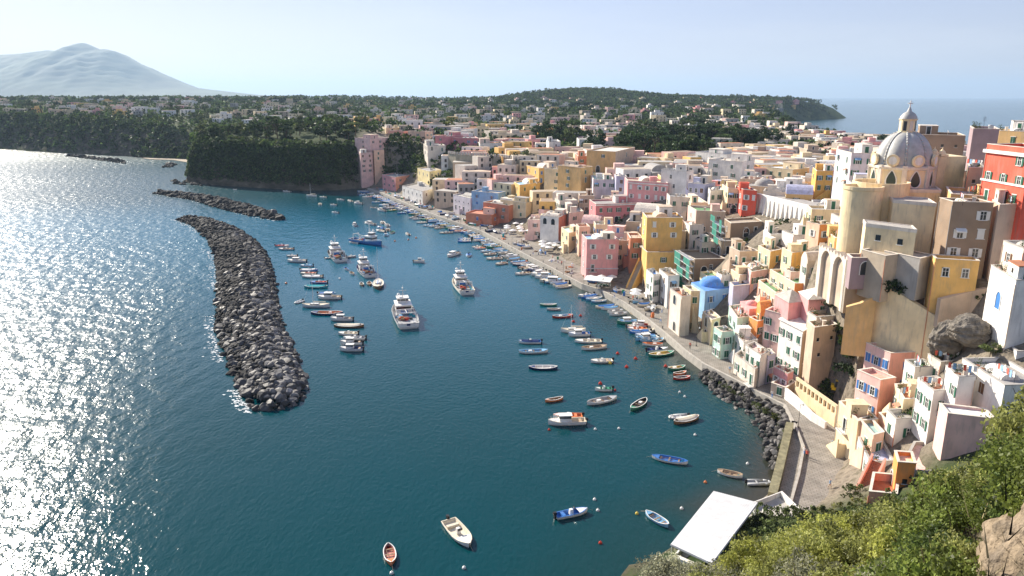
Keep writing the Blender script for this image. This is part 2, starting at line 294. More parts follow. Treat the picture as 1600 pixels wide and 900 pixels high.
tag(link('mountain', np_mesh('mountain', np.stack([X.ravel(), Y.ravel(), zz.ravel()], 1), Fq, mat('mountain_scrub', (.07, .09, .05), .95, .5, .002), smooth=True)), kind='structure')

# ---------------- air ----------------
hm = bpy.data.materials.new('haze'); hm.use_nodes = True; n = hm.node_tree.nodes; n.remove(n['Principled BSDF'])
pv = n.new('ShaderNodeVolumePrincipled'); pv.inputs['Color'].default_value = (.55, .76, 1, 1); pv.inputs['Density'].default_value = HAZE = 5.5e-5; pv.inputs['Anisotropy'].default_value = .2
hm.node_tree.links.new(pv.outputs[0], n['Material Output'].inputs['Volume'])
tag(MB().box((0, 21000, 431), (96000, 52000, 880)).build('haze', hm), kind='stuff')

# ---------------- rocks ----------------
ico = [(0, 0, 1)] + [(.894 * cos(2 * pi * i / 5), .894 * sin(2 * pi * i / 5), .447) for i in range(5)] + [(.894 * cos(2 * pi * (i + .5) / 5), .894 * sin(2 * pi * (i + .5) / 5), -.447) for i in range(5)] + [(0, 0, -1)]
icf = [(0, 1 + i, 1 + (i + 1) % 5) for i in range(5)] + [(1 + i, 6 + i, 1 + (i + 1) % 5) for i in range(5)] + [(6 + i, 6 + (i + 1) % 5, 1 + (i + 1) % 5) for i in range(5)] + [(11, 6 + (i + 1) % 5, 6 + i) for i in range(5)]
def subdiv(V, F):
    V = [np.array(v) for v in V]; c = {}; G = []
    def mid(a, b):
        k = (min(a, b), max(a, b))
        if k not in c: q = V[a] + V[b]; V.append(q / np.linalg.norm(q)); c[k] = len(V) - 1
        return c[k]
    for a, b, d in F: x, y, z = mid(a, b), mid(b, d), mid(d, a); G += [(a, x, z), (b, y, x), (d, z, y), (x, y, z)]
    return np.array(V), np.array(G)
RV, RF = subdiv(ico, icf); rock_var = []
for k in range(12):
    v = RV.copy()
    for j in range(9):                      # chop flat facets off the ball
        nrm = rng.normal(size=3); nrm /= np.linalg.norm(nrm); dd = rng.uniform(.5, .8); s_ = v @ nrm; v = np.where((s_ > dd)[:, None], v - nrm * (s_ - dd)[:, None], v)
    rock_var.append(v * rng.uniform(.8, 1.25, 3))
def inpoly(x, y, P):
    ins = np.zeros(np.shape(x), bool); n_ = len(P)
    for i in range(n_):
        a, b = P[i], P[(i + 1) % n_]
        if a[1] != b[1]: ins ^= ((a[1] > y) != (b[1] > y)) & (x < a[0] + (y - a[1]) / (b[1] - a[1]) * (b[0] - a[0]))
    return ins
def pdist(x, y, P, closed=True):
    best = np.full(np.shape(x), 1e9)
    for i in range(len(P) if closed else len(P) - 1):
        a, b = P[i], P[(i + 1) % len(P)]; dx, dy = b[0] - a[0], b[1] - a[1]; t = np.clip(((x - a[0]) * dx + (y - a[1]) * dy) / (dx * dx + dy * dy), 0, 1)
        best = np.minimum(best, np.hypot(x - a[0] - t * dx, y - a[1] - t * dy))
    return best
BW1 = pz([(272, 343), (300, 355), (322, 376), (333, 402), (337, 440), (334, 470), (332, 510), (340, 548), (360, 592), (376, 625), (392, 644), (440, 643), (478, 631), (486, 602), (471, 560), (450, 520), (438, 472), (433, 432), (421, 398), (403, 376), (372, 357), (335, 345), (300, 341)])
BW2 = pz([(238, 303), (300, 313), (340, 326), (390, 338), (430, 345), (452, 344), (440, 336), (400, 324), (350, 312), (300, 304), (252, 300)])
BW3 = pz([(100, 244), (150, 250), (200, 257), (196, 253), (150, 247), (108, 242)]); BW4 = pz([(250, 262), (268, 262), (280, 256), (262, 257)])
rocks = []   # x,y,z,size,tone
def mound(P, step, hmax, smin, smax, hw):
    A = np.array(P); x0, y0 = A.min(0); x1, y1 = A.max(0); n_ = int((x1 - x0) * (y1 - y0) / (step * step))
    x = rng.uniform(x0, x1, n_); y = rng.uniform(y0, y1, n_); m_ = inpoly(x, y, P); x, y = x[m_], y[m_]; d_ = pdist(x, y, P) - .8; m_ = d_ > 0; x, y, d_ = x[m_], y[m_], d_[m_]
    z = hmax * np.minimum(1, d_ / hw) ** .7 - .3; s = rng.uniform(smin, smax, len(x)) * rng.choice([.7, 1, 1, 1.5], len(x)); z = z + rng.uniform(-.1, .45, len(x)) * (d_ > 2)
    for i in range(len(x)): rocks.append((x[i], y[i], z[i], s[i], d_[i]))
mound(BW1, .9, 3.4, .5, 1.05, 9); mound(BW2, 1.4, 1.9, .8, 1.6, 6); mound(BW3, 2.2, 1.4, 1., 2., 4); mound(BW4, 2.2, 1, 1., 2., 4)
SR = pz([(1090, 588), (1115, 615), (1150, 640), (1178, 662), (1192, 690), (1196, 722), (1212, 748), (1226, 715), (1233, 668), (1222, 648), (1190, 630), (1150, 608), (1100, 582)])
n0 = len(rocks); A = np.array(SR); x0, y0 = A.min(0); x1, y1 = A.max(0)
x = rng.uniform(x0, x1, 900); y = rng.uniform(y0, y1, 900); m_ = inpoly(x, y, SR); x, y = x[m_], y[m_]; d_ = -sdist(x, y)[0]
for i in range(len(x)): rocks.append((x[i], y[i], 1.25 - d_[i] * .23, rng.uniform(.35, .85), 9))
SR_N = len(rocks)
for i in range(40):                       # rocks at the headland's foot
    t = rng.uniform(0, 1); p = at_z(268 + 60 * t, 285 + 5 * t + rng.uniform(-3, 2)); rocks.append((p[0], p[1], 0, rng.uniform(.8, 2.2), 1))
rk = mat('breakwater_rock', (.3, .285, .27), .85, .35, 1.5, .5, attr='tone')
rk_d = mat('dark_rock', (.075, .07, .068), .6, .35, 1.5, .5); rk_m = mat('grey_rock', (.2, .19, .18), .85, .35, 1.5, .5); rk_l = mat('pale_rock', (.42, .39, .36), .9, .3, 1.5, .5)
def tone_of(r, i):
    if n0 <= i < SR_N: return rng.choice([.14, .2, .3, .55])
    wet = r[4] < 2.6 or r[2] < .9
    e = (r[1] - 118) / 200                 # paler towards the near tip, darker towards the seaward side
    side = sdist_side(r)
    base = .1 + .62 * np.clip(side * .8 + .4 * (.8 - e * 2.2), 0, 1)
    return float(np.clip(base * (.45 if wet else 1) * rng.choice([.4, .65, .9, 1.2, 1.6]), .1, 1.7))
axl = pz([(290, 345), (375, 400), (390, 500), (430, 640)])
def sdist_side(r):
    ax = np.interp(r[1], [p[1] for p in axl[::-1]], [p[0] for p in axl[::-1]]); return np.clip((r[0] - ax) / 9 + .35, 0, 1)
scr = [rr[3] / max(proj(rr[0], rr[1], rr[2])[2], 1) * (1 if rr[2] > -.2 else .2) for rr in rocks]
order = np.argsort(scr)[::-1]; indiv = set(order[:290].tolist()); vm = {}
VV, FF, CC = [], [], []; nv = 0; rng2 = np.random.default_rng(3); ordn = []
for i, r in enumerate(rocks):
    k = i % 12; t = tone_of(r, i); rot = rng2.uniform(0, 6.28); ca, sa = cos(rot), sin(rot); s = r[3]
    if i in indiv: ordn.append((i, k, t, rot)); continue
    v = rock_var[k] * s; v = np.stack([v[:, 0] * ca - v[:, 1] * sa + r[0], v[:, 0] * sa + v[:, 1] * ca + r[1], v[:, 2] * .75 + r[2]], 1)
    VV.append(v); FF.append(RF + nv); nv += len(v); CC.append(np.tile([t, t * .98, t * .96, 1], (len(v), 1)))
tag(link('breakwater_rocks', np_mesh('breakwater_rocks', np.concatenate(VV), np.concatenate(FF), rk, np.concatenate(CC), k=3)), 'heaped dark lava boulders making up the breakwaters', 'rocks', kind='stuff')
ONES = ['first', 'second', 'third', 'fourth', 'fifth', 'sixth', 'seventh', 'eighth', 'ninth', 'tenth', 'eleventh', 'twelfth', 'thirteenth', 'fourteenth', 'fifteenth', 'sixteenth', 'seventeenth', 'eighteenth', 'nineteenth']
TT = ['', '', 'twenty', 'thirty', 'forty', 'fifty', 'sixty', 'seventy', 'eighty', 'ninety']; CARD = ['', 'one', 'two', 'three', 'four', 'five', 'six', 'seven', 'eight', 'nine']
def ordw(n):
    if n < 20: return ONES[n - 1]
    if n >= 100: return ['', 'hundred', 'two-hundred'][n // 100] + ('th' if n % 100 == 0 else '-and-' + ordw(n % 100))
    return TT[n // 10][:-1] + 'ieth' if n % 10 == 0 else TT[n // 10] + '-' + ONES[n % 10 - 1]
ordn.sort(key=lambda q: rocks[q[0]][1]); cnt = {}
for i, k, t, rot in ordn:
    r = rocks[i]; q = 'd' if t < .45 else 'm' if t < .95 else 'l'
    if (k, q) not in vm: vm[k, q] = np_mesh('boulder', rock_var[k], RF, {'d': rk_d, 'm': rk_m, 'l': rk_l}[q], k=3)
    o = link('boulder', vm[k, q], None, (r[0], r[1], r[2]), rot, (r[3], r[3], r[3] * .75))
    wh = 'of the sea wall bank below the promenade' if n0 <= i < SR_N else 'up from the blunt near tip of the long breakwater'
    cnt[wh, q] = cnt.get((wh, q), 0) + 1
    tag(o, {'d': 'dark', 'm': 'grey', 'l': 'pale'}[q] + ' boulder, ' + ordw(cnt[wh, q]) + ' of its colour ' + wh, 'boulder', 'boulders of the sea wall bank' if n0 <= i < SR_N else 'boulders of the long breakwater')
# foam where the open sea meets the breakwater
fm = mat('sea_foam', (.75, .78, .8), .7, .15, 2); fb = MB()
for k in range(900):
    t = random.random(); side = BW1[:11] if random.random() < .75 else BW2[:6]; j = min(int(t * (len(side) - 1)), len(side) - 2); u_ = random.random()
    x = side[j][0] * (1 - u_) + side[j + 1][0] * u_ - abs(random.gauss(0, 1.3)) + .3; y = side[j][1] * (1 - u_) + side[j + 1][1] * u_ + random.gauss(0, .6); s = random.uniform(.1, .45); a0 = random.random() * 6
    if math.sin(j * 2.1 + u_ * 3) < -.3: continue
    fb.add([(x + s * cos(a0 + q * 2 * pi / 5) * random.uniform(.5, 1.4), y + s * .7 * sin(a0 + q * 2 * pi / 5) * random.uniform(.5, 1.4), .03) for q in range(5)], [(0, 1, 2, 3, 4)])
tag(fb.build('sea_foam', fm), 'white foam washing along the seaward side of the breakwaters', 'foam', kind='stuff')

# ---------------- quay, promenade, plaza, beach ----------------
pave = mat('stone_paving', (.3, .275, .24), .85, .3, .5, .4, stain=.5)
def add_joints(m, sc):
    n = m.node_tree.nodes; l = m.node_tree.links; bs = n['Principled BSDF']; src = bs.inputs['Base Color'].links[0].from_socket; g = n.new('ShaderNodeNewGeometry'); mp = n.new('ShaderNodeMapping'); mp.inputs['Rotation'].default_value = (0, 0, .2)
    br = n.new('ShaderNodeTexBrick'); br.inputs['Scale'].default_value = sc; br.inputs['Color1'].default_value = (1, 1, 1, 1); br.inputs['Color2'].default_value = (.9, .89, .87, 1); br.inputs['Mortar'].default_value = (.62, .6, .57, 1); br.inputs['Mortar Size'].default_value = .035
    l.new(g.outputs['Position'], mp.inputs[0]); l.new(mp.outputs[0], br.inputs['Vector']); x = n.new('ShaderNodeMix'); x.data_type = 'RGBA'; x.blend_type = 'MULTIPLY'; x.inputs[0].default_value = 1; l.new(src, x.inputs[6]); l.new(br.outputs['Color'], x.inputs[7]); l.new(x.outputs[2], bs.inputs['Base Color'])
add_joints(pave, .55); kerb = mat('kerb_stone', (.42, .39, .34), .85, .2, 1, .3); qw = mat('quay_wall', (.16, .14, .11), .8, .4, 1, .5)
E = pz([(1238, 672), (1225, 646), (1190, 628), (1150, 606), (1098, 579), (1070, 558), (1040, 531), (1000, 499), (975, 481), (940, 462), (910, 452), (880, 436), (862, 426), (837, 413), (800, 393), (755, 368), (720, 355), (690, 345), (650, 329), (600, 307), (575, 298)])
def offset(L, d):
    out = []
    for i in range(len(L)):
        a = L[max(i - 1, 0)]; b = L[min(i + 1, len(L) - 1)]; dx, dy = b[0] - a[0], b[1] - a[1]; q = hypot(dx, dy); out.append((L[i][0] + dy / q * d, L[i][1] - dx / q * d))
    return out
E0 = offset(E, -.3); E1 = offset(E, .25); Ei = offset(E, 12.5)
ZQ = 1.75
pb = MB(); pb.loft([[(p[0], p[1], ZQ) for p in E1], [(p[0], p[1], ZQ) for p in Ei]]); tag(pb.build('promenade', pave), kind='structure')
pb = MB(); pb.loft([[(p[0], p[1], -1.5) for p in E0], [(p[0], p[1], ZQ + .12) for p in E0], [(p[0], p[1], ZQ + .12) for p in E1], [(p[0], p[1], ZQ - .3) for p in E1]]); tag(pb.build('quay_edge', kerb), kind='structure')
pl_ = pz([(1240, 668), (1262, 640), (1300, 655), (1340, 712), (1338, 802), (1220, 800), (1218, 768)], 1.9)
tag(MB().prism(pl_, -1, 1.9).build('plaza', pave), kind='structure')
def wall(name, pts, thick, z0, z1, m, label=None, cat='wall', kind=None, cope=None):
    a = np.array(pts, float); o = offset([tuple(p[:2]) for p in pts], thick); zt = z1 if hasattr(z1, '__len__') else [z1] * len(pts); c0 = a[0]
    def P(p, z): return (p[0] - c0[0], p[1] - c0[1], z)
    b = MB(); b.loft([[P(p, z0) for p in pts], [P(p, zt[i]) for i, p in enumerate(pts)], [P(p, zt[i]) for i, p in enumerate(o)], [P(p, z0) for p in o]])
    n_ = len(pts)
    for i in (0, n_ - 1): b.add([P(pts[i], z0), P(pts[i], zt[i]), P(o[i], zt[i]), P(o[i], z0)], [(0, 1, 2, 3)])
    ob = b.build(name, m, None, (c0[0], c0[1], 0)); tag(ob, label, cat if label else None, kind=kind); return ob
sw = pz([(1240, 664), (1232, 700), (1224, 735), (1214, 775)], 2.6)
wall('sea_wall', sw, 1.3, -1, 3.0, mat('mossy_wall', (.22, .2, .12), .9, .4, 1.2, .5), 'mossy stone sea wall between the boulder bank and the shaded plaza')
wall('low_wall', pz([(1243, 662), (1258, 700), (1250, 742), (1238, 785)], 2.2), .4, .5, 2.4, kerb, 'low stone kerb wall beside the plaza inside the mossy sea wall')
sand = mat('sand', (.4, .33, .24), .95, .15, 1)
bp_ = pz([(222, 247), (250, 245), (300, 247), (314, 252), (306, 256), (270, 250), (235, 249)], .3); tag(MB().prism(bp_, -1, .5).build('beach', sand), kind='structure')
# low jetty running off the far quay
jt = pz([(826, 372), (868, 405), (905, 436), (930, 448)], 1.2)
# ---------------- windows and doors (shared meshes, facing -Y, origin at the sill centre, wall plane y=0) ----------------
WM = {}
def win_mesh(kind, sh):
    key = (kind, sh)
    if key in WM: return WM[key]
    b = MB(); shm = {'g': M['dgreen'], 'b': M['brownw'], 'u': M['bluew'], 'w': M['frame'], 'n': M['frame']}[sh]; mats = [M['glass'], M['frame'], shm]
    if kind == 'win':
        W, H = 1.0, 1.5; b.box((0, -.02, H / 2), (W, .05, H), m=0)
        for x in (-W / 2, W / 2): b.box((x, -.04, H / 2), (.14, .12, H + .14), m=1)
        b.box((0, -.04, H), (W + .14, .12, .14), m=1); b.box((0, -.09, -.03), (W + .4, .26, .1), m=1); b.box((0, -.05, H / 2), (.07, .06, H), m=1); b.box((0, -.05, H * .6), (W, .06, .05), m=1)
        if sh != 'n':
            for x in (-1, 1): b.box((x * (W * .78), -.07, H / 2), (.46, .06, H), m=2)
    elif kind == 'closed':
        W, H = 1.05, 1.6; b.box((0, -.04, H / 2), (W, .07, H), m=2); b.box((0, -.085, H / 2), (.05, .02, H), m=1); b.box((0, -.05, H + .06), (W + .24, .12, .14), m=1); b.box((0, -.08, -.04), (W + .3, .2, .1), m=1)
        for k in range(7): b.box((0, -.085, .2 + k * .2), (W * .86, .02, .04), m=2)
    elif kind == 'door':
        W, H = 1.1, 2.3; b.box((0, -.03, H / 2), (W, .07, H), m=2 if sh in 'gub' else 0); b.box((0, -.075, H / 2), (.04, .02, H), m=0)
        for x in (-W / 2, W / 2): b.box((x, -.04, H / 2), (.16, .12, H + .1), m=1)
        b.box((0, -.05, H + .04), (W + .3, .14, .16), m=1)
    elif kind == 'arch':
        W, H = 1.7, 1.6; n_ = 9; pts = [(-W / 2, 0), (W / 2, 0)] + [(W / 2 * cos(pi * k / n_), H + W / 2 * sin(pi * k / n_)) for k in range(n_ + 1)]
        b.add([(x, -.02, z) for x, z in pts], [tuple(range(len(pts)))], 2 if sh == 'u' else 0)  # dark sheet stands for the shade inside an open arch; blue is a door
        o = [(x * 1.16, (z - H) * 1.16 + H if z > H else z) for x, z in pts]
        ii = list(range(1, len(pts))) + [0]; rows = [[(pts[i][0], -.02, pts[i][1]) for i in ii], [(pts[i][0], -.1, pts[i][1]) for i in ii], [(o[i][0], -.1, o[i][1]) for i in ii], [(o[i][0], 0, o[i][1]) for i in ii]]; b.loft(rows, 1)
    elif kind == 'small':
        b.box((0, -.02, .35), (.6, .05, .7), m=0); b.box((0, -.05, -.03), (.8, .14, .08), m=1)
    WM[key] = b.mesh(kind + '_window' if kind != 'door' else 'door', mats); return WM[key]
def rail_mesh(wd, dp, hh=1.0, bars=True):
    key = ('rail', round(wd, 1), round(dp, 1), bars)
    if key in WM: return WM[key]
    b = MB(); b.box((0, -dp / 2, -.08), (wd, dp, .14), m=0)
    P = [(-wd / 2 + .04, 0), (-wd / 2 + .04, -dp + .04), (wd / 2 - .04, -dp + .04), (wd / 2 - .04, 0)]
    for i in range(3):
        a, c = P[i], P[i + 1]
        for z in (hh, .12): b.bar((a[0], a[1], z), (c[0], c[1], z), .025, 4, 1)
        n_ = max(2, int(hypot(c[0] - a[0], c[1] - a[1]) / .28))
        for k in range(n_ + 1): t = k / n_; b.bar((a[0] + (c[0] - a[0]) * t, a[1] + (c[1] - a[1]) * t, 0), (a[0] + (c[0] - a[0]) * t, a[1] + (c[1] - a[1]) * t, hh), .013, 3, 1)
    WM[key] = b.mesh('balcony', [PLc('white'), M['metal']]); return WM[key]
def PLc(c): return wallm(c)
# roof clutter
def clut(kind):
    if kind in WM: return WM[kind]
    b = MB()
    if kind.startswith('awning'): b.add([(-.8, -.02, 0), (.8, -.02, 0), (.8, -.9, -.45), (-.8, -.9, -.45), (-.8, -.9, -.62), (.8, -.9, -.62)], [(0, 1, 2, 3), (3, 2, 5, 4)]); m = [{'r': wallm('rust'), 'b': wallm('skyblue'), 'w': M['cloth']}[kind[-1]]]
    elif kind == 'water_tank': b.lathe([(.02, 1.25), (.5, 1.2), (.55, 1.1), (.55, .2), (.02, .2)], 12); b.box((0, 0, .1), (1, 1, .2)); m = [M['steel']]
    elif kind == 'satellite_dish':
        b.bar((0, 0, 0), (0, 0, 1.1), .03); pr = [(.02, 0), (.25, .03), (.48, .14)]; c = MB().lathe(pr, 12); a = R(60); vs = [(x, y * cos(a) - z * -sin(a) * -1 - .0, y * sin(a) + z * cos(a) + 1.1) for x, y, z in c.v]; b.add(vs, c.f); m = [M['frame']]
    elif kind == 'antenna':
        b.bar((0, 0, 0), (0, 0, 3.0), .03, 4)
        for k in range(6): b.bar((-.5 + .03 * k, 0, 2.0 + k * .17), (.5 - .03 * k, 0, 2.0 + k * .17), .018, 3)
        m = [M['metal']]
    elif kind == 'chimney': b.box((0, 0, .6), (.55, .55, 1.2)); b.box((0, 0, 1.25), (.75, .75, .1)); m = [wallm('offwhite')]
    elif kind == 'potted_plant': b.lathe([(.02, 0), (.2, 0), (.28, .42), (.3, .45), (.02, .42)], 8, m=0); m = [wallm('terracotta')]
    elif kind == 'foliage':
        r_ = random.Random(4)
        for k in range(60):
            a = r_.random() * 6.28; q = r_.random() ** .5 * .42; z = .5 + r_.random() * .75; s = .12; v = [(q * cos(a) + r_.uniform(-s, s), q * sin(a) + r_.uniform(-s, s), z + r_.uniform(-s, s)) for _ in range(3)]; b.add(v, [(0, 1, 2)], 0)
        m = [leafm('leaf_mid')]
    elif kind == 'laundry_line':
        r_ = random.Random(9); b.bar((-2, 0, 0), (-2, 0, 1.9), .03, 4, 0); b.bar((2, 0, 0), (2, 0, 1.9), .03, 4, 0); b.bar((-2, 0, 1.85), (2, 0, 1.85), .012, 3, 0)
        for k in range(6):
            x = -1.7 + k * .62; wd, hh = r_.uniform(.35, .55), r_.uniform(.6, 1.1); b.box((x, 0, 1.84 - hh / 2), (wd, .03, hh), m=1 + k % 3)
        m = [M['metal'], M['cloth'], wallm('skyblue'), wallm('red')]
    elif kind == 'table_set':
        b.lathe([(.02, .74), (.5, .74), (.5, .7), (.04, .7), (.04, 0)], 10, m=0)
        for a in (0, 2.1, 4.2):
            x, y = .85 * cos(a), .85 * sin(a); b.box((x, y, .42), (.4, .4, .06), a, 0); b.box((x * 1.2, y * 1.2, .7), (.06, .4, .55), a, 0)
            for dx in (-.15, .15): b.box((x + dx, y, .2), (.04, .3, .4), m=0)
        m = [M['frame']]
    WM[kind] = b.mesh(kind, m); return WM[kind]
def leafm(k):
    c = dict(leaf_dark=(.028, .05, .016), leaf_mid=(.055, .085, .022), leaf_olive=(.11, .13, .05), leaf_yellow=(.16, .17, .035), leaf_grey=(.16, .17, .11), leaf_dry=(.16, .12, .06))[k]
    return mat(k, c, .6, .35, 2.0, spec=.25, trans=.35)

HOUSES = []   # dict(name noun, pos, px bbox)
SHN = dict(g='green-shuttered', b='brown-shuttered', u='blue-shuttered', w='white-framed', n='')
def frame_of(a, b):
    """wall from a to b seen from outside (outside is on the viewer's side): angle for objects facing -Y"""
    return atan2(b[1] - a[1], b[0] - a[0])
def house(poly, zt, zb, col, label, noun=None, front=(0, 1), wins=((2, 2), (2, 2)), sh='g', roof='flat', rc='grey', group=None, name='house', wcol2=None, near=False, parapet=.55, clutter=2, wk='win', gd='door', rnd=None):
    """poly: footprint, counter-clockwise from outside-left; edges 0 and 1 are the seen walls"""
    rnd = rnd or random.Random(hash(label) % 99991 if False else int(abs(poly[0][0]) * 37 + poly[0][1] * 11) % 99991)
    cx = sum(p[0] for p in poly) / len(poly); cy = sum(p[1] for p in poly) / len(poly); P = [(p[0] - cx, p[1] - cy) for p in poly]; n_ = len(P)
    e = empty(name, (cx, cy, zb), label, 'house', group); H = zt - zb
    sg = sum(P[i][0] * P[(i + 1) % n_][1] - P[(i + 1) % n_][0] * P[i][1] for i in range(n_))
    def inset(d):
        out = []
        for i in range(n_):
            a, b, c = P[i - 1], P[i], P[(i + 1) % n_]
            v1 = (b[0] - a[0], b[1] - a[1]); v2 = (c[0] - b[0], c[1] - b[1]); l1, l2 = hypot(*v1) or 1, hypot(*v2) or 1; s = 1 if sg > 0 else -1
            n1 = (-v1[1] / l1 * s, v1[0] / l1 * s); n2 = (-v2[1] / l2 * s, v2[0] / l2 * s); bx, by = n1[0] + n2[0], n1[1] + n2[1]; q = bx * bx + by * by
            k = 2 * d / max(q, .6); out.append((b[0] + bx * k, b[1] + by * k))
        return out
    wm = wallm(col); mats = [wm, wallm(wcol2)] if wcol2 else [wm]  # second wall colour: another paint on some houses, painted sun and shade on others
    b = MB(); zz = zt - zb - (parapet if roof == 'flat' else 0)
    for i in range(n_):
        j = (i + 1) % n_; b.add([(P[i][0], P[i][1], 0), (P[j][0], P[j][1], 0), (P[j][0], P[j][1], H if roof == 'flat' else zz), (P[i][0], P[i][1], H if roof == 'flat' else zz)], [(0, 1, 2, 3)], 1 if (wcol2 and i == 1) else 0)
    I = inset(.25)
    if roof == 'flat':
        for i in range(n_):
            j = (i + 1) % n_; b.add([(P[i][0], P[i][1], H), (P[j][0], P[j][1], H), (I[j][0], I[j][1], H), (I[i][0], I[i][1], H)], [(0, 1, 2, 3)], 0)
            b.add([(I[i][0], I[i][1], H), (I[j][0], I[j][1], H), (I[j][0], I[j][1], zz), (I[i][0], I[i][1], zz)], [(0, 1, 2, 3)], 0)
    b.build('wall', mats, e)
    if roof == 'flat':
        MB().add([(p[0], p[1], zz + .004) for p in I], [tuple(range(n_))]).build('roof', roofm(rc), e)
        if near or H > 6:
            O = inset(-.06); I2 = inset(.31); c = MB(); r0 = [(p[0], p[1], H) for p in O]; c.loft([r0, [(p[0], p[1], H + .09) for p in O], [(p[0], p[1], H + .09) for p in I2], [(p[0], p[1], H) for p in I2]], close=True); c.build('coping', wallm('offwhite') if col not in ('white', 'offwhite') else wallm('concrete'), e)
    elif roof == 'vault':
        m0 = ((P[0][0] + P[3 % n_][0]) / 2, (P[0][1] + P[3 % n_][1]) / 2); rows = []
        for k in range(9):
            t = k / 8; h_ = sin(pi * t) ** .8 * rc_h(P); rows.append([(P[0][0] * (1 - t) + P[1][0] * t, P[0][1] * (1 - t) + P[1][1] * t, zz + h_), (P[3][0] * (1 - t) + P[2][0] * t, P[3][1] * (1 - t) + P[2][1] * t, zz + h_)])
        v = MB().loft(rows); v.add([r[0] for r in rows], [tuple(range(9))]); v.add([r[1] for r in rows], [tuple(range(9))]); v.build('roof', roofm(rc), e, smooth=False)
    elif roof == 'pyramid':
        O = inset(-.25); hh = 1.9; v = MB().add([(p[0], p[1], zz) for p in O] + [(0, 0, zz + hh)], [(i, (i + 1) % n_, n_) for i in range(n_)]); v.build('roof', roofm(rc), e)
    elif roof == 'shed':
        O = inset(-.3); v = MB(); v.add([(p[0], p[1], zz + (.0 if i < 2 else .0)) for i, p in enumerate(O)] + [(p[0], p[1], zz + (.15 if i in (0, 1) else .9)) for i, p in enumerate(O)], [(0, 1, 2, 3), (4, 5, 6, 7), (0, 1, 5, 4), (1, 2, 6, 5), (2, 3, 7, 6), (3, 0, 4, 7)]); v.build('roof', roofm(rc), e)
    elif roof == 'dome':
        MB().add([(p[0], p[1], zz) for p in P], [tuple(range(n_))]).build('roof', roofm(rc), e)
        rr = min(hypot(P[1][0] - P[0][0], P[1][1] - P[0][1]), hypot(P[2][0] - P[1][0], P[2][1] - P[1][1])) * .36
        MB().lathe([(rr, -.2), (rr, .15), (rr * .93, .5 * rr * .62), (rr * .72, .75 * rr * .62 + .2), (rr * .4, .95 * rr * .62 + .2), (.02, rr * .62 + .25)], 18).build('dome', roofm(rc), e, (0, 0, zz), smooth=True)
    # windows on the seen walls
    for ei, spec in zip(front, wins):
        if not spec: continue
        a, c = P[ei], P[(ei + 1) % n_]; L = hypot(c[0] - a[0], c[1] - a[1]); ang = frame_of(a, c)
        nc, nf = spec[:2]; fh = (H - .7) / max(nf, 1) if H < 14 else 3.2
        if L < 1.6: continue
        nc = min(nc, max(1, int(L / 1.9)))
        for f in range(nf):
            zf = H - .7 - (f + 1) * min(fh, 3.4) + .95
            if zf < .2: continue
            for k in range(nc):
                if rnd.random() < .1 and nc * nf > 2: continue
                t = (k + .5 + rnd.uniform(-.12, .12)) / nc; x, y = a[0] + (c[0] - a[0]) * t, a[1] + (c[1] - a[1]) * t
                kd = wk if wk != 'mix' else rnd.choice(['win', 'closed', 'small', 'win']); q = rnd.random()
                if kd == 'win' and q < .3: kd = 'closed'
                if f == nf - 1 and q > .8 and zf > 1: kd = 'door'
                sk = sh if kd != 'closed' or sh != 'n' else 'b'; kz = zf - (.75 if kd == 'door' else 0)
                o = link('door' if kd == 'door' else 'window', win_mesh(kd, sk), e, (x + sin(ang) * .0, y, kz), ang)
                if kd == 'win' and cy < 330 and rnd.random() < .12: link('awning', clut('awning' + rnd.choice('rbw')), e, (x, y, kz + 1.7), ang)
                if kd == 'door' and (near or cy < 300) and L > 3: link('balcony', rail_mesh(min(2.6, L / nc), .9), e, (x, y, kz), ang)
    if near and H > 4:
        for ci in (0, 1, 2):
            if rnd.random() < .5: q = P[ci]; MB().bar((q[0] * 1.0 - .1, q[1] - .12, .3), (q[0] - .1, q[1] - .12, H - .6), .06, 5).build('drainpipe', wallm(rnd.choice(['tan', 'rust', 'grey'])), e)
    # ground-floor arches, outside stairs, awnings, roof vaults
    if n_ == 4 and H > 4 and cy < 420 and (front[0] == 0):
        for ei in (0, 1):
            a, c = P[ei], P[(ei + 1) % n_]; L = hypot(c[0] - a[0], c[1] - a[1]); ang = frame_of(a, c)
            if L < 3.5 or rnd.random() > .55 or not wins[0] or (wins[0][0] == 0 and wins[1][0] == 0): continue
            t = rnd.uniform(.25, .75); x, y = a[0] + (c[0] - a[0]) * t, a[1] + (c[1] - a[1]) * t; gz = T1(cx + x + .8 * sin(ang), cy + y - .8 * cos(ang)) - zb
            if gz < 0 or gz > H - 3.2: continue
            if rnd.random() < .55: link('archway', win_mesh('arch', 'n'), e, (x, y, max(gz, .0) + .05), ang, rnd.uniform(.9, 1.25))
            elif L > 5 and gz < H - 4.5:
                hs_ = min(3.2, H - gz - 1); n_s = 14; m = MB(); Ls = hs_ * 1.35
                for k in range(n_s): m.box((-Ls / 2 + Ls * (k + .5) / n_s, -.6, hs_ * (k + 1) / n_s / 2 - .75), (Ls / n_s, 1.15, hs_ * (k + 1) / n_s + 1.5))
                m.add([(-Ls / 2, -1.2, -1.5), (Ls / 2, -1.2, -1.5), (Ls / 2, -1.2, hs_ + .9), (-Ls / 2, -1.2, .9), (-Ls / 2, -1.42, -1.5), (Ls / 2, -1.42, -1.5), (Ls / 2, -1.42, hs_ + .9), (-Ls / 2, -1.42, .9)], [(0, 1, 2, 3), (7, 6, 5, 4), (3, 2, 6, 7), (0, 3, 7, 4), (1, 5, 6, 2)]); m.build('outside_stairs', wm, e, (x, y, gz), ang)
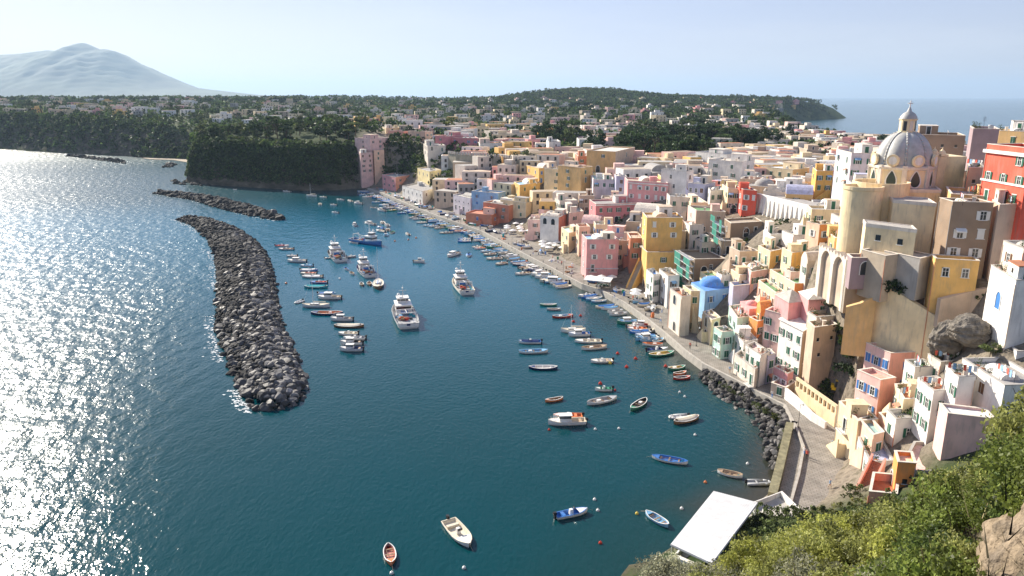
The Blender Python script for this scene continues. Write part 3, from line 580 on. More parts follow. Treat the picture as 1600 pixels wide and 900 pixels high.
    if roof == 'flat' and n_ == 4 and clutter and cy < 420 and rnd.random() < .3:
        lx, ly = hypot(P[1][0] - P[0][0], P[1][1] - P[0][1]), hypot(P[2][0] - P[1][0], P[2][1] - P[1][1])
        if min(lx, ly) > 4.5:
            rv = min(lx, ly) * .2; ll = min(lx, ly) * .34; vb = MB(); rows = [[(-ll, rv * cos(pi * k / 8), rv * .75 * sin(pi * k / 8)) for k in range(9)], [(ll, rv * cos(pi * k / 8), rv * .75 * sin(pi * k / 8)) for k in range(9)]]; vb.loft(rows); vb.add(rows[0], [tuple(range(9))]); vb.add(rows[1], [tuple(range(9))[::-1]])
            vb.build('roof_vault', roofm(rnd.choice(['white', 'offwhite', rc])), e, (rnd.uniform(-.1, .1) * lx, rnd.uniform(-.1, .1) * ly, zz), frame_of(P[0], P[1]))
    # things standing on the roof
    w01 = hypot(P[1][0] - P[0][0], P[1][1] - P[0][1]); w12 = hypot(P[2][0] - P[1][0], P[2][1] - P[1][1])
    if roof == 'flat' and clutter and n_ == 4 and min(w01, w12) > 5 and rnd.random() < .75:
        def uv(a, b_): return [(P[1][i] + (P[0][i] - P[1][i]) * a + (P[2][i] - P[1][i]) * b_) for i in (0, 1)]
        a0 = rnd.choice([.05, .5]); b0 = rnd.choice([.05, .4, .5]); a1 = a0 + rnd.uniform(.38, .48); b1 = b0 + rnd.uniform(.35, .48); hh = rnd.choice([2.4, 2.7, 3.0]); q = [uv(a1, b0), uv(a0, b0), uv(a0, b1), uv(a1, b1)]
        ub = MB().prism(q, zz, zz + hh); m_ = np.mean(q, 0); q2 = [tuple(m_ + (np.array(p) - m_) * 1.04) for p in q]; up_ = ub.build('upper_room', wallm(rnd.choice([col, col, 'white', 'offwhite'])), e)
        MB().prism(q2, zz + hh, zz + hh + .16).build('roof', roofm(rnd.choice([rc, 'offwhite', 'tan'])), up_)
        for ei in (0, 1):
            a, c = q[ei], q[ei + 1]; link('door' if ei else 'window', win_mesh('door' if ei else 'small', sh if sh in 'gub' else 'n'), up_, ((a[0] + c[0]) / 2, (a[1] + c[1]) / 2, zz + (.02 if ei else 1.1)), frame_of(a, c))
    if roof == 'flat' and near and clutter:
        for k in range(rnd.randint(1, 4)):
            t = rnd.uniform(.1, .9); i0 = rnd.choice([0, 1]); x, y = I[i0][0] * (1 - t) + I[i0 + 1][0] * t, I[i0][1] * (1 - t) + I[i0 + 1][1] * t; tt_ = rnd.uniform(.06, .2); pt_ = link('potted_plant', clut('potted_plant'), e, (x * (1 - tt_), y * (1 - tt_), zz), rnd.uniform(0, 6), rnd.uniform(.8, 1.5)); link('foliage', clut('foliage'), pt_)
        if rnd.random() < .35: link('laundry_line', clut('laundry_line'), e, (I[1][0] * .4, I[1][1] * .4, zz), rnd.uniform(0, 3))
    if roof == 'flat' and clutter:
        for k in range(clutter):
            t1, t2 = rnd.uniform(.2, .8), rnd.uniform(.2, .8); q0 = [I[0][i] * (1 - t1) + I[1][i] * t1 for i in (0, 1)]; q1 = [I[3][i] * (1 - t1) + I[2][i] * t1 for i in (0, 1)] if n_ == 4 else q0
            x, y = q0[0] * (1 - t2) + q1[0] * t2, q0[1] * (1 - t2) + q1[1] * t2; kd = rnd.choice(['chimney', 'antenna', 'satellite_dish', 'water_tank', 'chimney', 'stairhead'])
            if kd == 'stairhead': 
                if H > 5 and hypot(P[1][0] - P[0][0], P[1][1] - P[0][1]) > 5: MB().box((0, 0, 1.1), (2.2, 2.6, 2.2)).box((0, 0, 2.25), (2.5, 2.9, .14)).build('stairhead', wm, e, (x, y, zz), frame_of(P[0], P[1]))
            else: link(kd, clut(kd), e, (x, y, zz), rnd.uniform(0, 6))
    vs = [(p[0], p[1], z) for p in poly for z in (zb, zt)]; pr = np.array([proj(*v)[:2] for v in vs]); vis = np.array([proj(p[0], p[1], zt)[:2] for p in poly])
    HOUSES.append(dict(e=e, noun=noun, x=cx, y=cy, z=zt, r=max(hypot(*p) for p in P), zb=zb, bb=(pr[:, 0].min(), pr[:, 1].min(), pr[:, 0].max(), pr[:, 1].max()), poly=poly, sg=sg))
    return e, zz
def rc_h(P): return min(hypot(P[1][0] - P[0][0], P[1][1] - P[0][1]) * .42, 2.6)
def H3(L, Cc, Rr, h, col, label, noun, Y=None, base=None, **k):
    """house from three roof corners in the picture, all at the height found on the slope (or at depth Y)"""
    c = at_y(Cc[0], Cc[1], Y) if Y else at_h(Cc[0], Cc[1], h); z = c[2]; l = at_z(L[0], L[1], z); r = at_z(Rr[0], Rr[1], z)
    l, r, c2 = l[:2], r[:2], c[:2]; u = l - c2; v = r - c2; lu, lv = np.linalg.norm(u), np.linalg.norm(v)
    mx_ = k.pop('maxl', 24)
    if lu > mx_: u *= mx_ / lu
    ang = abs(u[0] * v[1] - u[1] * v[0]) / (np.linalg.norm(u) * lv + 1e-9)
    if ang < .75 or u[0] * v[1] - u[1] * v[0] > 0:                     # too skewed: square the side wall up to the front
        nrm = np.array([-v[1], v[0]]) / lv; L_ = max(min(np.linalg.norm(u), 14), 4); u = nrm * L_ + .25 * (u / np.linalg.norm(u)) * L_ * (1 if ang > .3 else 0)
    mn = 3.5
    if np.linalg.norm(u) < mn: u = u / np.linalg.norm(u) * mn
    pts = [tuple(c2 + u), tuple(c2), tuple(c2 + v), tuple(c2 + u + v)]
    zb = min(min(T1(*p) for p in pts) - .6, z - h); zb = max(zb, min(1.2, z - 2))
    if base: zb = at_y(Cc[0], base, c2[1])[2]
    return house(pts, z, zb, col, label, noun, near=k.pop('near', c2[1] < 190), **k)
# ---------------- the houses read off the photograph ----------------
hs = {}
def add(key, *a, **k): hs[key] = H3(*a, **k)
# quay front, near to far
add('mint', (1115.6, 511), (1128, 519), (1146, 517), 7.2, 'mint', 'mint green narrow house on the promenade with grey flat roof terrace', 'mint house', wins=((2, 2), (1, 2)), rc='tan')
add('shut', (1165, 539), (1189, 555), (1203, 549), 7.6, 'white', 'white promenade house with pairs of dark green shutters', 'green shutter house', wins=((3, 2), (0, 0)), rc='palepink', wk='closed')
add('annex', (1148, 553), (1180, 577), (1190, 570), 5.2, 'offwhite', 'low off-white promenade house with balcony wall before the green shutter house', 'low promenade house', wins=((3, 1), (0, 1)), rc='concrete')
add('pinkv', (1209, 573), (1231, 584), (1240, 580), 5.2, 'pink', 'small pink house with white arched top beside the ruined wall garden', 'small pink house', wins=((2, 1), (1, 1)), rc='offwhite', sh='w')
add('tanbox', (1200, 590), (1205, 598), (1228, 606), 3, 'tan', 'low brown-doored house below the small pink house', 'brown-doored house', wins=((0, 0), (1, 1)), rc='pink', clutter=0)
add('lav2', (1196, 552), (1200, 556), (1212, 553), 7, 'lavender', 'narrow pale lavender house squeezed beside the green shutter house', 'narrow lavender house', wins=((1, 2), (1, 2)))
add('tower', (1196, 484), (1222, 491), (1232, 486), 10, 'palepink', 'tall pale pink house with shade-painted salmon side and green window shutters', 'tall pale pink house', wins=((2, 2), (0, 0)), wcol2='salmon')  # shadow side painted in the deeper salmon
add('porch', (1219, 499), (1255, 517), (1273, 511), 12, 'white', 'tall white house with shaded upper porch under a white sheet roof', 'white porch house', wins=((3, 3), (1, 2)), rc='white', roof='shed', wcol2='tan')
add('beige', (1262, 502), (1273, 512), (1308, 507), 12, 'tan', 'big blank beige block with a few tiny openings', 'blank beige block', wins=((0, 0), (2, 2)), wk='small', rc='tan', Y=137)
add('ocr', (1325, 478), (1331, 484), (1362, 479), 9, 'tan', 'rounded ochre retaining block under the ruined terrace', 'ochre retaining block', wins=((0, 0), (0, 0)), rc='stone', clutter=0)
add('whbal', (1148, 520), (1162, 535), (1184, 531), 6.5, 'white', 'white terraced house with a small arched balcony above the mint house', 'white balcony house', wins=((2, 1), (2, 1)), rc='offwhite')
add('pk2', (1156, 470), (1171, 483), (1192, 481), 5, 'pink', 'pink house with low red vaulted roof and white trimmed terrace', 'pink vaulted house', wins=((2, 1), (1, 1)), rc='pink', roof='dome', maxl=7)
add('mint2', (1139, 478), (1152, 497), (1172, 494), 8, 'mint', 'pale mint house stepping down below the pink vaulted house', 'lower mint house', wins=((2, 2), (1, 2)), rc='tan')
add('orcube', (1180, 500), (1184, 502), (1193, 500), 5, 'orange', 'bright orange little block between pink houses', 'orange block', wins=((0, 0), (1, 1)), rc='orange', clutter=0)
add('ordome', (1183, 478), (1189, 484), (1206, 481), 6, 'orange', 'orange rounded house with orange vaulted roof', 'orange vaulted house', wins=((1, 1), (1, 1)), rc='orange', roof='vault')
add('pyra', (1211, 460), (1233, 473), (1262, 470), 6, 'pink', 'rose pink house with a faceted grey tent-shaped roof', 'rose tent-roof house', wins=((0, 0), (0, 0)), rc='concrete', roof='pyramid', parapet=.2, Y=150, base=500)
add('pyrb', (1249, 456), (1264, 468), (1314, 466), 6, 'pink', 'wide rose house with pale faceted tent-shaped roof near the ruined arches', 'wide rose house', wins=((0, 0), (1, 1)), rc='white', roof='pyramid', Y=147, base=505)
add('orgr', (1203, 421), (1242, 443), (1291, 442), 6, 'peach', 'long orange house, sunlit peach painted seaward, with a green flat roof', 'green-roofed orange house', wins=((3, 1), (0, 0)), rc='green', wcol2='orange', clutter=0)  # peach is the sunlit tone of the orange wall, painted in
add('orgl', (1185, 438), (1212, 458), (1226, 455), 6, 'peach', 'lower apricot house with narrow green roof and brown windows', 'narrow green-roof house', wins=((4, 1), (0, 1)), rc='green', sh='b')
add('yel1', (1222, 387), (1238, 395), (1265, 392), 7, 'cream', 'amber house, sunlit cream painted seaward, with weathered grey roof slab', 'amber house', wins=((1, 1), (0, 0)), rc='tan', wcol2='amber')  # sunlight on the amber sea wall put in as cream
add('yel2', (1185, 384), (1204, 393), (1223, 389), 6, 'cream', 'yellow house, sea wall painted sunlit cream, with roof terrace below the arched wall', 'yellow terrace house', wins=((2, 1), (1, 1)), rc='tan', wcol2='yellow')  # cream sea wall is the yellow one painted as sunlit
add('orc', (1260, 346), (1281, 351), (1300, 350), 5, 'peach', 'orange cube house with a green roof and two windows', 'orange cube house', wins=((1, 1), (1, 1)), rc='green', sh='w', wcol2='orange')  # orange cube with its sunlit sea wall painted peach
add('whf', (1193, 359), (1204, 366), (1228, 364), 5, 'white', 'white one-storey house with low parapet below the buttressed wall', 'low white house', wins=((1, 1), (2, 1)), rc='offwhite')
add('whf2', (1222, 360), (1240, 367), (1281, 368), 4, 'white', 'white flat house with broad pale roof terrace by the orange cube', 'broad white terrace house', wins=((0, 0), (2, 1)), rc='white')
add('yapse', (1295, 364), (1305, 372), (1319, 370), 8, 'ochre', 'ochre house tucked against the round church tower', 'ochre house by the apse', wins=((1, 1), (1, 2)), rc='grey')
add('vaultw', (1252, 402), (1262, 408), (1283, 406), 7, 'offwhite', 'off-white house with rounded vault beside the tall ruined arches', 'rounded vault house', wins=((1, 1), (1, 1)), roof='vault', rc='offwhite')
add('sage', (1160, 411), (1174, 425), (1204, 420), 6, 'palepink', 'dusty pink house with moss green roof patch', 'mossy roof house', wins=((1, 1), (3, 1)), rc='green')
add('cr1', (1142, 421), (1156, 430), (1172, 428), 6, 'cream', 'small cream house with brown windows uphill of the lavender wall', 'small cream house', wins=((1, 1), (2, 1)), rc='tan', sh='b')
add('lavw', (1140, 441), (1146, 447), (1185, 443), 7, 'lavender', 'long pale lavender wall house with flower pots on top', 'lavender wall house', wins=((0, 0), (0, 0)), rc='skyblue', clutter=0)
add('blue', (1080, 441), (1102, 455), (1146, 449), 8, 'skyblue', 'sky blue house with bright blue terrace and low blue dome', 'blue dome house', wins=((1, 2), (2, 2)), rc='blue', roof='dome', sh='u')
add('palest', (1067, 446), (1080, 455), (1094, 455), 11, 'cream', 'tall pale cream house with outside stairs rising from the promenade', 'cream stair house', wins=((2, 3), (1, 3)), rc='grey', clutter=0)
add('stair', (1098, 487), (1112, 500), (1126, 496), 7, 'cream', 'cream house with an ochre arch and outside steps on the promenade', 'cream arch house', wins=((1, 2), (1, 1)), rc='offwhite', wk='arch')
add('archt', (1047, 451), (1065, 464), (1080, 462), 11, 'offwhite', 'tan washed house with tall dark archway on the promenade', 'archway house', wins=((1, 3), (0, 0)), rc='terracotta', wk='arch')
add('wh9', (1030, 420), (1044, 432), (1062, 430), 10, 'white', 'tall white gabled quay house under the yellow terrace', 'white gable house', wins=((1, 3), (1, 2)), rc='brown', sh='b')
add('wh8', (1010, 421), (1021, 430), (1031, 428), 9, 'white', 'narrow white quay house with small blue roof terrace', 'blue terrace quay house', wins=((2, 3), (1, 2)), rc='blue')
add('yter', (1003, 387), (1011, 394), (1058, 394), 10, 'yellow', 'yellow lower house with plant pots along its terrace', 'yellow terrace base', wins=((0, 0), (1, 1)), rc='terracotta', clutter=0, Y=220)
add('ybig', (1004, 332), (1011, 340), (1067, 340), 12, 'yellow', 'tall amber yellow house with white-framed windows above the terrace', 'tall yellow house', Y=224, wins=((1, 3), (2, 2)), rc='tan', sh='w', clutter=1)
add('rustn', (980, 364), (985, 372), (1004, 372), 12, 'rust', 'narrow rust coloured house beside the tall yellow house', 'narrow rust house', wins=((1, 2), (1, 2)), rc='tan')
add('pinkq', (909, 366), (917, 374), (967, 374), 14, 'pink', 'pink four-storey quay house with white canopies at its foot', 'pink quay house', wins=((1, 3), (2, 3)), rc='skyblue', sh='w', clutter=3)
add('pink4', (921, 312), (931, 319), (1003, 317), 12, 'deeppink', 'large deep pink palazzo with white cornice and green shutters', 'deep pink palazzo', wins=((1, 3), (5, 3)), rc='grey')
add('pink5', (976, 277), (981, 282), (1044, 286), 12, 'pink', 'big rose pink apartment house behind the deep pink palazzo', 'rose apartment house', wins=((0, 0), (5, 3)), rc='tan', sh='w')
add('wvio', (960, 272), (963, 275), (980, 276), 10, 'lavender', 'tall lilac white slab house with dark tall windows', 'lilac slab house', wins=((0, 0), (1, 3)), sh='b')
add('gpk', (923, 274), (927, 280), (961, 281), 9, 'lilac', 'greyish pink house with three arched dark windows and mint roof', 'mint-roofed house', wins=((1, 1), (3, 1)), rc='mint', sh='g')
add('carch', (844, 337), (873, 340), (888, 333), 10, 'white', 'white arched loggia house with a rust orange side wall', 'white loggia house', wins=((2, 1), (0, 1)), rc='white', wk='arch', wcol2='rust', maxl=14)
add('cr2', (877, 355), (889, 364), (905, 361), 8, 'cream', 'cream low house with pale green roof beside the loggia house', 'pale green roof house', wins=((2, 2), (1, 1)), rc='mint')
add('pkt', (900, 350), (905, 355), (922, 354), 11, 'peach', 'peach stair tower with terracotta cap near the pink quay house', 'peach stair tower', wins=((1, 2), (1, 2)), rc='terracotta')
add('tn1', (881, 325), (889, 333), (912, 330), 8, 'offwhite', 'off-white stepped house above the loggia house', 'stepped off-white house', wins=((2, 1), (1, 1)), rc='offwhite')
add('lw1', (812, 309), (822, 317), (842, 313), 7, 'cream', 'pale yellow house with wide flat grey roof', 'pale yellow house', wins=((2, 2), (1, 1)), rc='grey')
add('rust1', (783, 312), (795, 321), (814, 317), 8, 'rust', 'rust red house with rounded terraces by the quay', 'rust red house', wins=((2, 2), (1, 1)), rc='stone')
add('rust2', (757, 330), (768, 336), (782, 331), 6, 'rust', 'low rust red house with blue shutters at the quay', 'low rust house', wins=((1, 1), (1, 1)), rc='rust', sh='u')
add('bl2', (768, 296), (778, 302), (790, 299), 9, 'skyblue', 'light blue quay house between rust red ones', 'light blue house', wins=((2, 2), (1, 1)), sh='u')
add('yl3', (822, 258), (842, 263), (875, 261), 9, 'yellow', 'curved yellow house with four blue shuttered windows over arches', 'curved yellow house', wins=((2, 1), (4, 2)), sh='u', rc='tan', wk='closed')
add('yl4', (803, 284), (812, 289), (844, 285), 9, 'yellow', 'rounded ochre yellow house with blue roof door', 'rounded yellow house', wins=((1, 2), (2, 1)), rc='skyblue')
add('yl5', (901, 258), (908, 262), (926, 260), 14, 'ochre', 'tall ochre tower house with buttressed foot', 'ochre tower house', wins=((1, 3), (1, 2)), rc='tan')
add('yl6', (884, 262), (888, 266), (900, 264), 12, 'cream', 'narrow cream house against the ochre tower house', 'narrow cream house', wins=((1, 3), (1, 3)))
add('wt1', (853, 218), (858, 222), (876, 221), 10, 'white', 'bright white blank upper house over a yellow one', 'bright white house', wins=((2, 1), (1, 1)), sh='n')
add('wt2', (900, 214), (905, 218), (936, 218), 8, 'white', 'white modern block with one dark square window', 'white modern block', wins=((1, 1), (2, 1)), sh='n')
add('och', (944, 231), (962, 237), (992, 230), 10, 'ochre', 'ochre and tan block at the edge of the wooded garden', 'ochre garden block', wins=((1, 1), (1, 1)), wcol2='tan', rc='offwhite')
add('redst', (899, 240), (903, 244), (929, 244), 6, 'rust', 'rusty red strip house with white terrace wall', 'red strip house', wins=((1, 1), (2, 1)), rc='white')
add('wbig', (1083, 232), (1087, 237), (1136, 241), 9, 'white', 'wide white house with green doors above three arches', 'white arches house', wins=((0, 0), (3, 1)), rc='grey', sh='g', clutter=1)
add('wlog', (1078, 256), (1082, 260), (1112, 264), 6, 'offwhite', 'off-white arched loggia under the wide white house', 'arched loggia', wins=((0, 0), (3, 1)), rc='pink', wk='arch', clutter=0)
add('wtw', (1067, 264), (1073, 268), (1084, 266), 9, 'white', 'slim white tower house with a belfry-like top', 'slim white tower', wins=((1, 2), (1, 2)), sh='n')
add('yv', (1028, 272), (1034, 277), (1070, 279), 6, 'yellow', 'yellow low house with white dormer and dark doorway', 'low yellow house', wins=((1, 1), (3, 1)), rc='grey')
add('gv', (996, 262), (1020, 270), (1066, 266), 5, 'grey', 'grey flat vaulted roof house by the wooded garden', 'grey vault house', wins=((0, 0), (2, 1)), rc='grey')
add('wr', (1143, 247), (1160, 253), (1179, 250), 10, 'white', 'tall white house with a plant filled balcony', 'white balcony tower', wins=((2, 3), (1, 2)), rc='offwhite')
add('ygs', (1209, 256), (1239, 265), (1266, 262), 7, 'cream', 'mustard house, sunlit cream tone painted seaward, with green shutters and arched door', 'mustard shuttered house', wins=((4, 1), (2, 1)), rc='white', wcol2='ochre', wk='closed')  # cream paints the sunlit sea wall, ochre the shaded front
add('yto', (1270, 262), (1276, 267), (1302, 267), 10, 'amber', 'amber tower house with green windows before the lilac palazzo', 'amber tower house', wins=((1, 1), (2, 2)), rc='grey')
add('lil', (1307, 233), (1331, 239), (1372, 240), 12, 'lilac', 'tall lilac white palazzo with dark balcony window next to the dome', 'lilac palazzo', wins=((2, 3), (2, 3)), rc='grey', Y=205)
add('ruin', (1244, 229), (1261, 234), (1300, 236), 7, 'stone', 'rough brown unplastered stone block with mossy roof', 'brown stone block', wins=((1, 1), (1, 1)), rc='stone', sh='n', wk='small')
add('wh4', (1265, 221), (1284, 225), (1300, 224), 5, 'cream', 'small cream house beyond the brown stone block', 'cream house by the stone block', wins=((2, 1), (1, 1)), sh='n')
add('redl', (1150, 290), (1161, 296), (1183, 298), 9, 'red', 'coral red house with white framed windows', 'coral red house', wins=((2, 2), (3, 2)), sh='w', rc='grey')
add('crl', (1128, 288), (1138, 294), (1160, 295), 9, 'cream', 'cream house joined to the coral red one', 'cream house by the coral one', wins=((2, 2), (2, 2)))
add('unf', (1132, 342), (1142, 349), (1191, 346), 7, 'brown', 'unfinished brown block house with bare openings', 'unfinished brown house', wins=((1, 1), (3, 1)), sh='n', rc='stone', clutter=0)
add('scf', (1058, 391), (1086, 405), (1134, 404), 7, 'brown', 'bare brown building under repair behind green scaffolding net', 'brown scaffolded house', wins=((0, 0), (1, 1)), sh='n', rc='brown', clutter=0)
add('rusb', (1075, 321), (1088, 329), (1134, 331), 11, 'palepink', 'tall pale pink house with dull brown front and mossy roof', 'mossy brown house', wins=((1, 2), (2, 2)), rc='green', wcol2='tan', sh='n')
add('cw', (1042, 302), (1047, 307), (1078, 309), 9, 'offwhite', 'off-white house with shaded roof shelter', 'off-white shelter house', wins=((1, 2), (2, 2)), rc='grey')
add('tn2', (1067, 308), (1080, 317), (1106, 317), 7, 'cream', 'pale yellow house with red awning on its roof', 'red awning house', wins=((1, 1), (2, 1)), rc='offwhite')
add('wd1', (1106, 292), (1110, 298), (1130, 297), 7, 'white', 'small white house uphill of the mossy brown house', 'small white uphill house', wins=((1, 1), (2, 1)))
add('rndw', (708, 304), (735, 310), (754, 306), 9, 'lilac', 'greyish white drum-shaped house with a row of small windows', 'white drum house', wins=((4, 2), (2, 2)), sh='n', rc='concrete', wk='small')
add('yfar', (650, 262), (671, 268), (689, 265), 8, 'lemon', 'lemon yellow house in the far town by the fort wall', 'lemon yellow house', wins=((3, 1), (2, 1)), sh='n')
add('pkf', (597, 273), (618, 277), (643, 273), 9, 'pink', 'coral pink house near the foot of the headland', 'coral pink house', wins=((3, 2), (2, 2)), wcol2='salmon', sh='b')
add('wf1', (627, 290), (660, 299), (690, 292), 8, 'white', 'long low white house on the far quay', 'long white quay house', wins=((5, 2), (3, 1)), sh='n', maxl=30)
add('pkt2', (573, 213), (578, 217), (609, 215), 16, 'palepink', 'tall pale pink tower house on the headland', 'pink headland tower', wins=((1, 3), (3, 3)), sh='b', Y=497)
add('pkt3', (560, 236), (563, 239), (582, 238), 22, 'palepink', 'lower pale pink house standing at the water below the headland tower', 'pink waterside tower', wins=((1, 3), (2, 4)), sh='b', Y=490)
add('pkt4', (581, 232), (584, 235), (600, 234), 14, 'peach', 'peach mid block joining the two pink towers', 'peach joining block', wins=((0, 0), (1, 2)), Y=494)
add('cf1', (592, 197), (603, 200), (627, 199), 9, 'cream', 'cream white house with arched openings atop the headland', 'cream arched house', wins=((2, 2), (1, 1)), wk='arch', Y=560)
add('pf1', (627, 202), (630, 205), (648, 204), 9, 'salmon', 'salmon house in the row atop the cliff', 'salmon cliff house', wins=((1, 2), (2, 2)), Y=540)
add('gf1', (649, 203), (652, 206), (672, 205), 9, 'stone', 'grey brown house in the row atop the cliff', 'grey cliff house', wins=((1, 2), (2, 2)), Y=545)
add('pf2', (660, 203), (664, 206), (676, 205), 9, 'peach', 'peach house closing the row atop the cliff', 'peach cliff house', wins=((1, 2), (2, 2)), Y=530)
add('dp1', (676, 209), (680, 212), (700, 213), 9, 'deeppink', 'deep pink blank house above the fort wall', 'deep pink blank house', wins=((0, 0), (1, 1)), Y=500)
add('dp2', (701, 211), (706, 215), (748, 216), 9, 'deeppink', 'long deep pink house with blue door above the fort wall', 'long deep pink house', wins=((0, 0), (4, 1)), Y=495, sh='u')
add('cr7', (659, 223), (668, 228), (696, 227), 9, 'offwhite', 'off-white rounded house with arcade over the fort wall', 'rounded off-white house', wins=((3, 2), (2, 1)), wk='arch', Y=470)
add('wt7', (746, 221), (750, 224), (789, 223), 6, 'white', 'white house with terracotta roof terrace behind the fort wall', 'terracotta-roofed white house', wins=((1, 1), (4, 1)), rc='terracotta', Y=470)
# right part of the picture
add('pinkt', (1344, 544), (1392, 552), (1452, 549), 12, 'palepink', 'big salmon pink tower house with sea side painted sunlit pale and shuttered window', 'big salmon tower', wins=((3, 3), (1, 2)), wcol2='salmon', rc='grey', sh='u', Y=121, parapet=1.0, clutter=0)  # one salmon house: sunlit sea wall painted paler, shaded front deeper
add('pinkw', (1340, 578), (1376, 594), (1400, 590), 9, 'palepink', 'pale pink wing with blue windows and rust trim', 'pale pink wing', wins=((4, 2), (0, 1)), wcol2='salmon', rc='salmon', sh='u', Y=114, clutter=0, wk='win')  # sun and shade put into its two wall colours, as on the tower
add('pinkb', (1412, 517), (1452, 531), (1500, 520), 7, 'pink', 'pink terrace house with white steps behind the salmon tower', 'pink steps house', wins=((0, 0), (1, 1)), rc='tan', Y=124, clutter=2, parapet=1.2)
add('wR1', (1504, 560), (1570, 602), (1640, 600), 10, 'white', 'plain white wall house with yellow door beside the bushes', 'plain white house', wins=((1, 1), (0, 0)), rc='grey', Y=92, clutter=1, sh='b')
add('wR2', (1534, 503), (1589, 549), (1650, 549), 7, 'white', 'white terrace house with sky blue door and terracotta floor', 'blue-doored terrace house', wins=((1, 1), (0, 0)), rc='terracotta', Y=101, clutter=2, sh='u', wk='closed')
add('wR3', (1478, 571), (1498, 589), (1525, 588), 8, 'white', 'white house edged with orange tiles under the plain white house', 'orange-edged white house', wins=((2, 2), (0, 1)), rc='grey', Y=96)
add('wR4', (1434, 590), (1459, 611), (1490, 608), 8, 'white', 'white house with roof terrace and hanging laundry', 'laundry terrace house', wins=((3, 2), (2, 1)), rc='terracotta', Y=99)
add('cR5', (1311, 627), (1341, 658), (1372, 655), 9, 'cream', 'cream house with arched outside stairway on the plaza', 'cream plaza house', wins=((1, 1), (1, 1)), rc='palepink', Y=108, sh='n', wk='small')
add('gR1', (1342, 654), (1365, 680), (1382, 675), 7, 'peach', 'peach house with a pale teal glazed terrace roof', 'teal-roofed peach house', wins=((1, 1), (1, 1)), rc='teal', Y=103, clutter=0)
add('gR2', (1373, 645), (1398, 673), (1412, 671), 7, 'peach', 'narrow peach house with teal roof panel uphill', 'narrow teal roof house', wins=((1, 1), (0, 1)), rc='teal', Y=103.5, clutter=0)
add('wR6', (1341, 683), (1359, 722), (1397, 720), 9, 'white', 'white plaza corner house with pale grey terrace', 'white plaza house', wins=((2, 2), (1, 1)), rc='lavender', Y=99, clutter=1)
add('oR1', (1364, 738), (1358, 768), (1402, 772), 7, 'salmon', 'orange house with a steep red stair behind the bushes', 'orange stair house', wins=((0, 0), (1, 1)), rc='terracotta', Y=88, clutter=0, parapet=1.1)
add('oR2', (1400, 712), (1403, 722), (1432, 724), 8, 'orange', 'bright orange house with small dark window next to the bushes', 'bright orange house', wins=((0, 0), (1, 1)), rc='peach', Y=90, clutter=0, wk='small')
add('tR2', (1476, 640), (1481, 646), (1556, 655), 7, 'palepink', 'beige pink wall house with white coping', 'beige pink wall house', wins=((0, 0), (0, 0)), rc='white', Y=92, clutter=0, parapet=.3)
add('tR1', (1428, 690), (1404, 736), (1500, 737), 7, 'offwhite', 'broad beige roof terrace crossed by long shadows', 'broad beige terrace', wins=((0, 0), (0, 0)), rc='palepink', Y=91, clutter=0, parapet=.5, maxl=30)
add('rdk', (1311, 733), (1308, 792), (1342, 790), 3.4, 'lemon', 'low pale yellow house with red-brown plank terrace on the plaza', 'plank terrace house', wins=((0, 0), (0, 0)), rc='terracotta', Y=98.5, clutter=0, maxl=14, parapet=.8)
add('wR9', (1549, 414), (1588, 438), (1650, 438), 10, 'white', 'white house with blue arched door over the rock outcrop', 'blue arched door house', wins=((0, 0), (0, 0)), rc='terracotta', Y=103, clutter=1)
add('wR10', (1568, 376), (1600, 389), (1660, 389), 14, 'offwhite', 'tall off-white house rising over the blue arched door', 'tall off-white house', wins=((1, 1), (0, 0)), rc='concrete', Y=107, sh='b', clutter=1)
add('ochy', (1458, 400), (1462, 404), (1531, 408), 8, 'yellow', 'mustard yellow lower house under the tall brown building', 'mustard lower house', wins=((0, 0), (2, 1)), rc='tan', Y=121, sh='n', clutter=0)
add('brt', (1461, 312), (1489, 315), (1553, 317), 17, 'brown', 'tall weathered brown building with white framed windows', 'tall brown building', wins=((0, 0), (2, 4)), rc='grey', Y=124, sh='w', clutter=1)
add('tanR', (1550, 312), (1562, 320), (1620, 318), 20, 'tan', 'tan weathered block at the edge beside the brown building', 'tan weathered block', wins=((0, 0), (1, 1)), rc='grey', Y=121, sh='n', wk='small')
add('roofR', (1478, 292), (1486, 303), (1604, 312), 8, 'ochre', 'long low hall with dark grey roof behind the church', 'grey-roofed hall', wins=((0, 0), (0, 0)), rc='grey', Y=134, clutter=1, maxl=30)
add('redR', (1537, 222), (1543, 225), (1612, 232), 13, 'red', 'big vermilion red palazzo with white cornice and tall green windows', 'vermilion palazzo', wins=((0, 0), (3, 3)), rc='concrete', Y=132, clutter=0)
add('purR', (1516, 197), (1521, 201), (1562, 202), 18, 'purple', 'tall dusky purple building between the church and the vermilion palazzo', 'dusky purple building', wins=((0, 0), (0, 0)), rc='grey', Y=166)
add('brnR', (1430, 206), (1436, 210), (1509, 212), 16, 'brown', 'long dark brown building standing behind the church dome', 'long brown building', wins=((0, 0), (3, 1)), rc='brown', Y=190, sh='n', wk='small', clutter=1)
add('yR', (1556, 201), (1562, 204), (1610, 206), 10, 'ochre', 'dull ochre house roofs above the vermilion palazzo', 'dull ochre house', wins=((0, 0), (1, 1)), rc='grey', Y=185)
add('stR', (1512, 255), (1514, 262), (1537, 262), 12, 'stone', 'rough stone house in the gap below the purple building', 'rough stone house', wins=((0, 0), (1, 2)), rc='stone', Y=142, sh='n', wk='small')

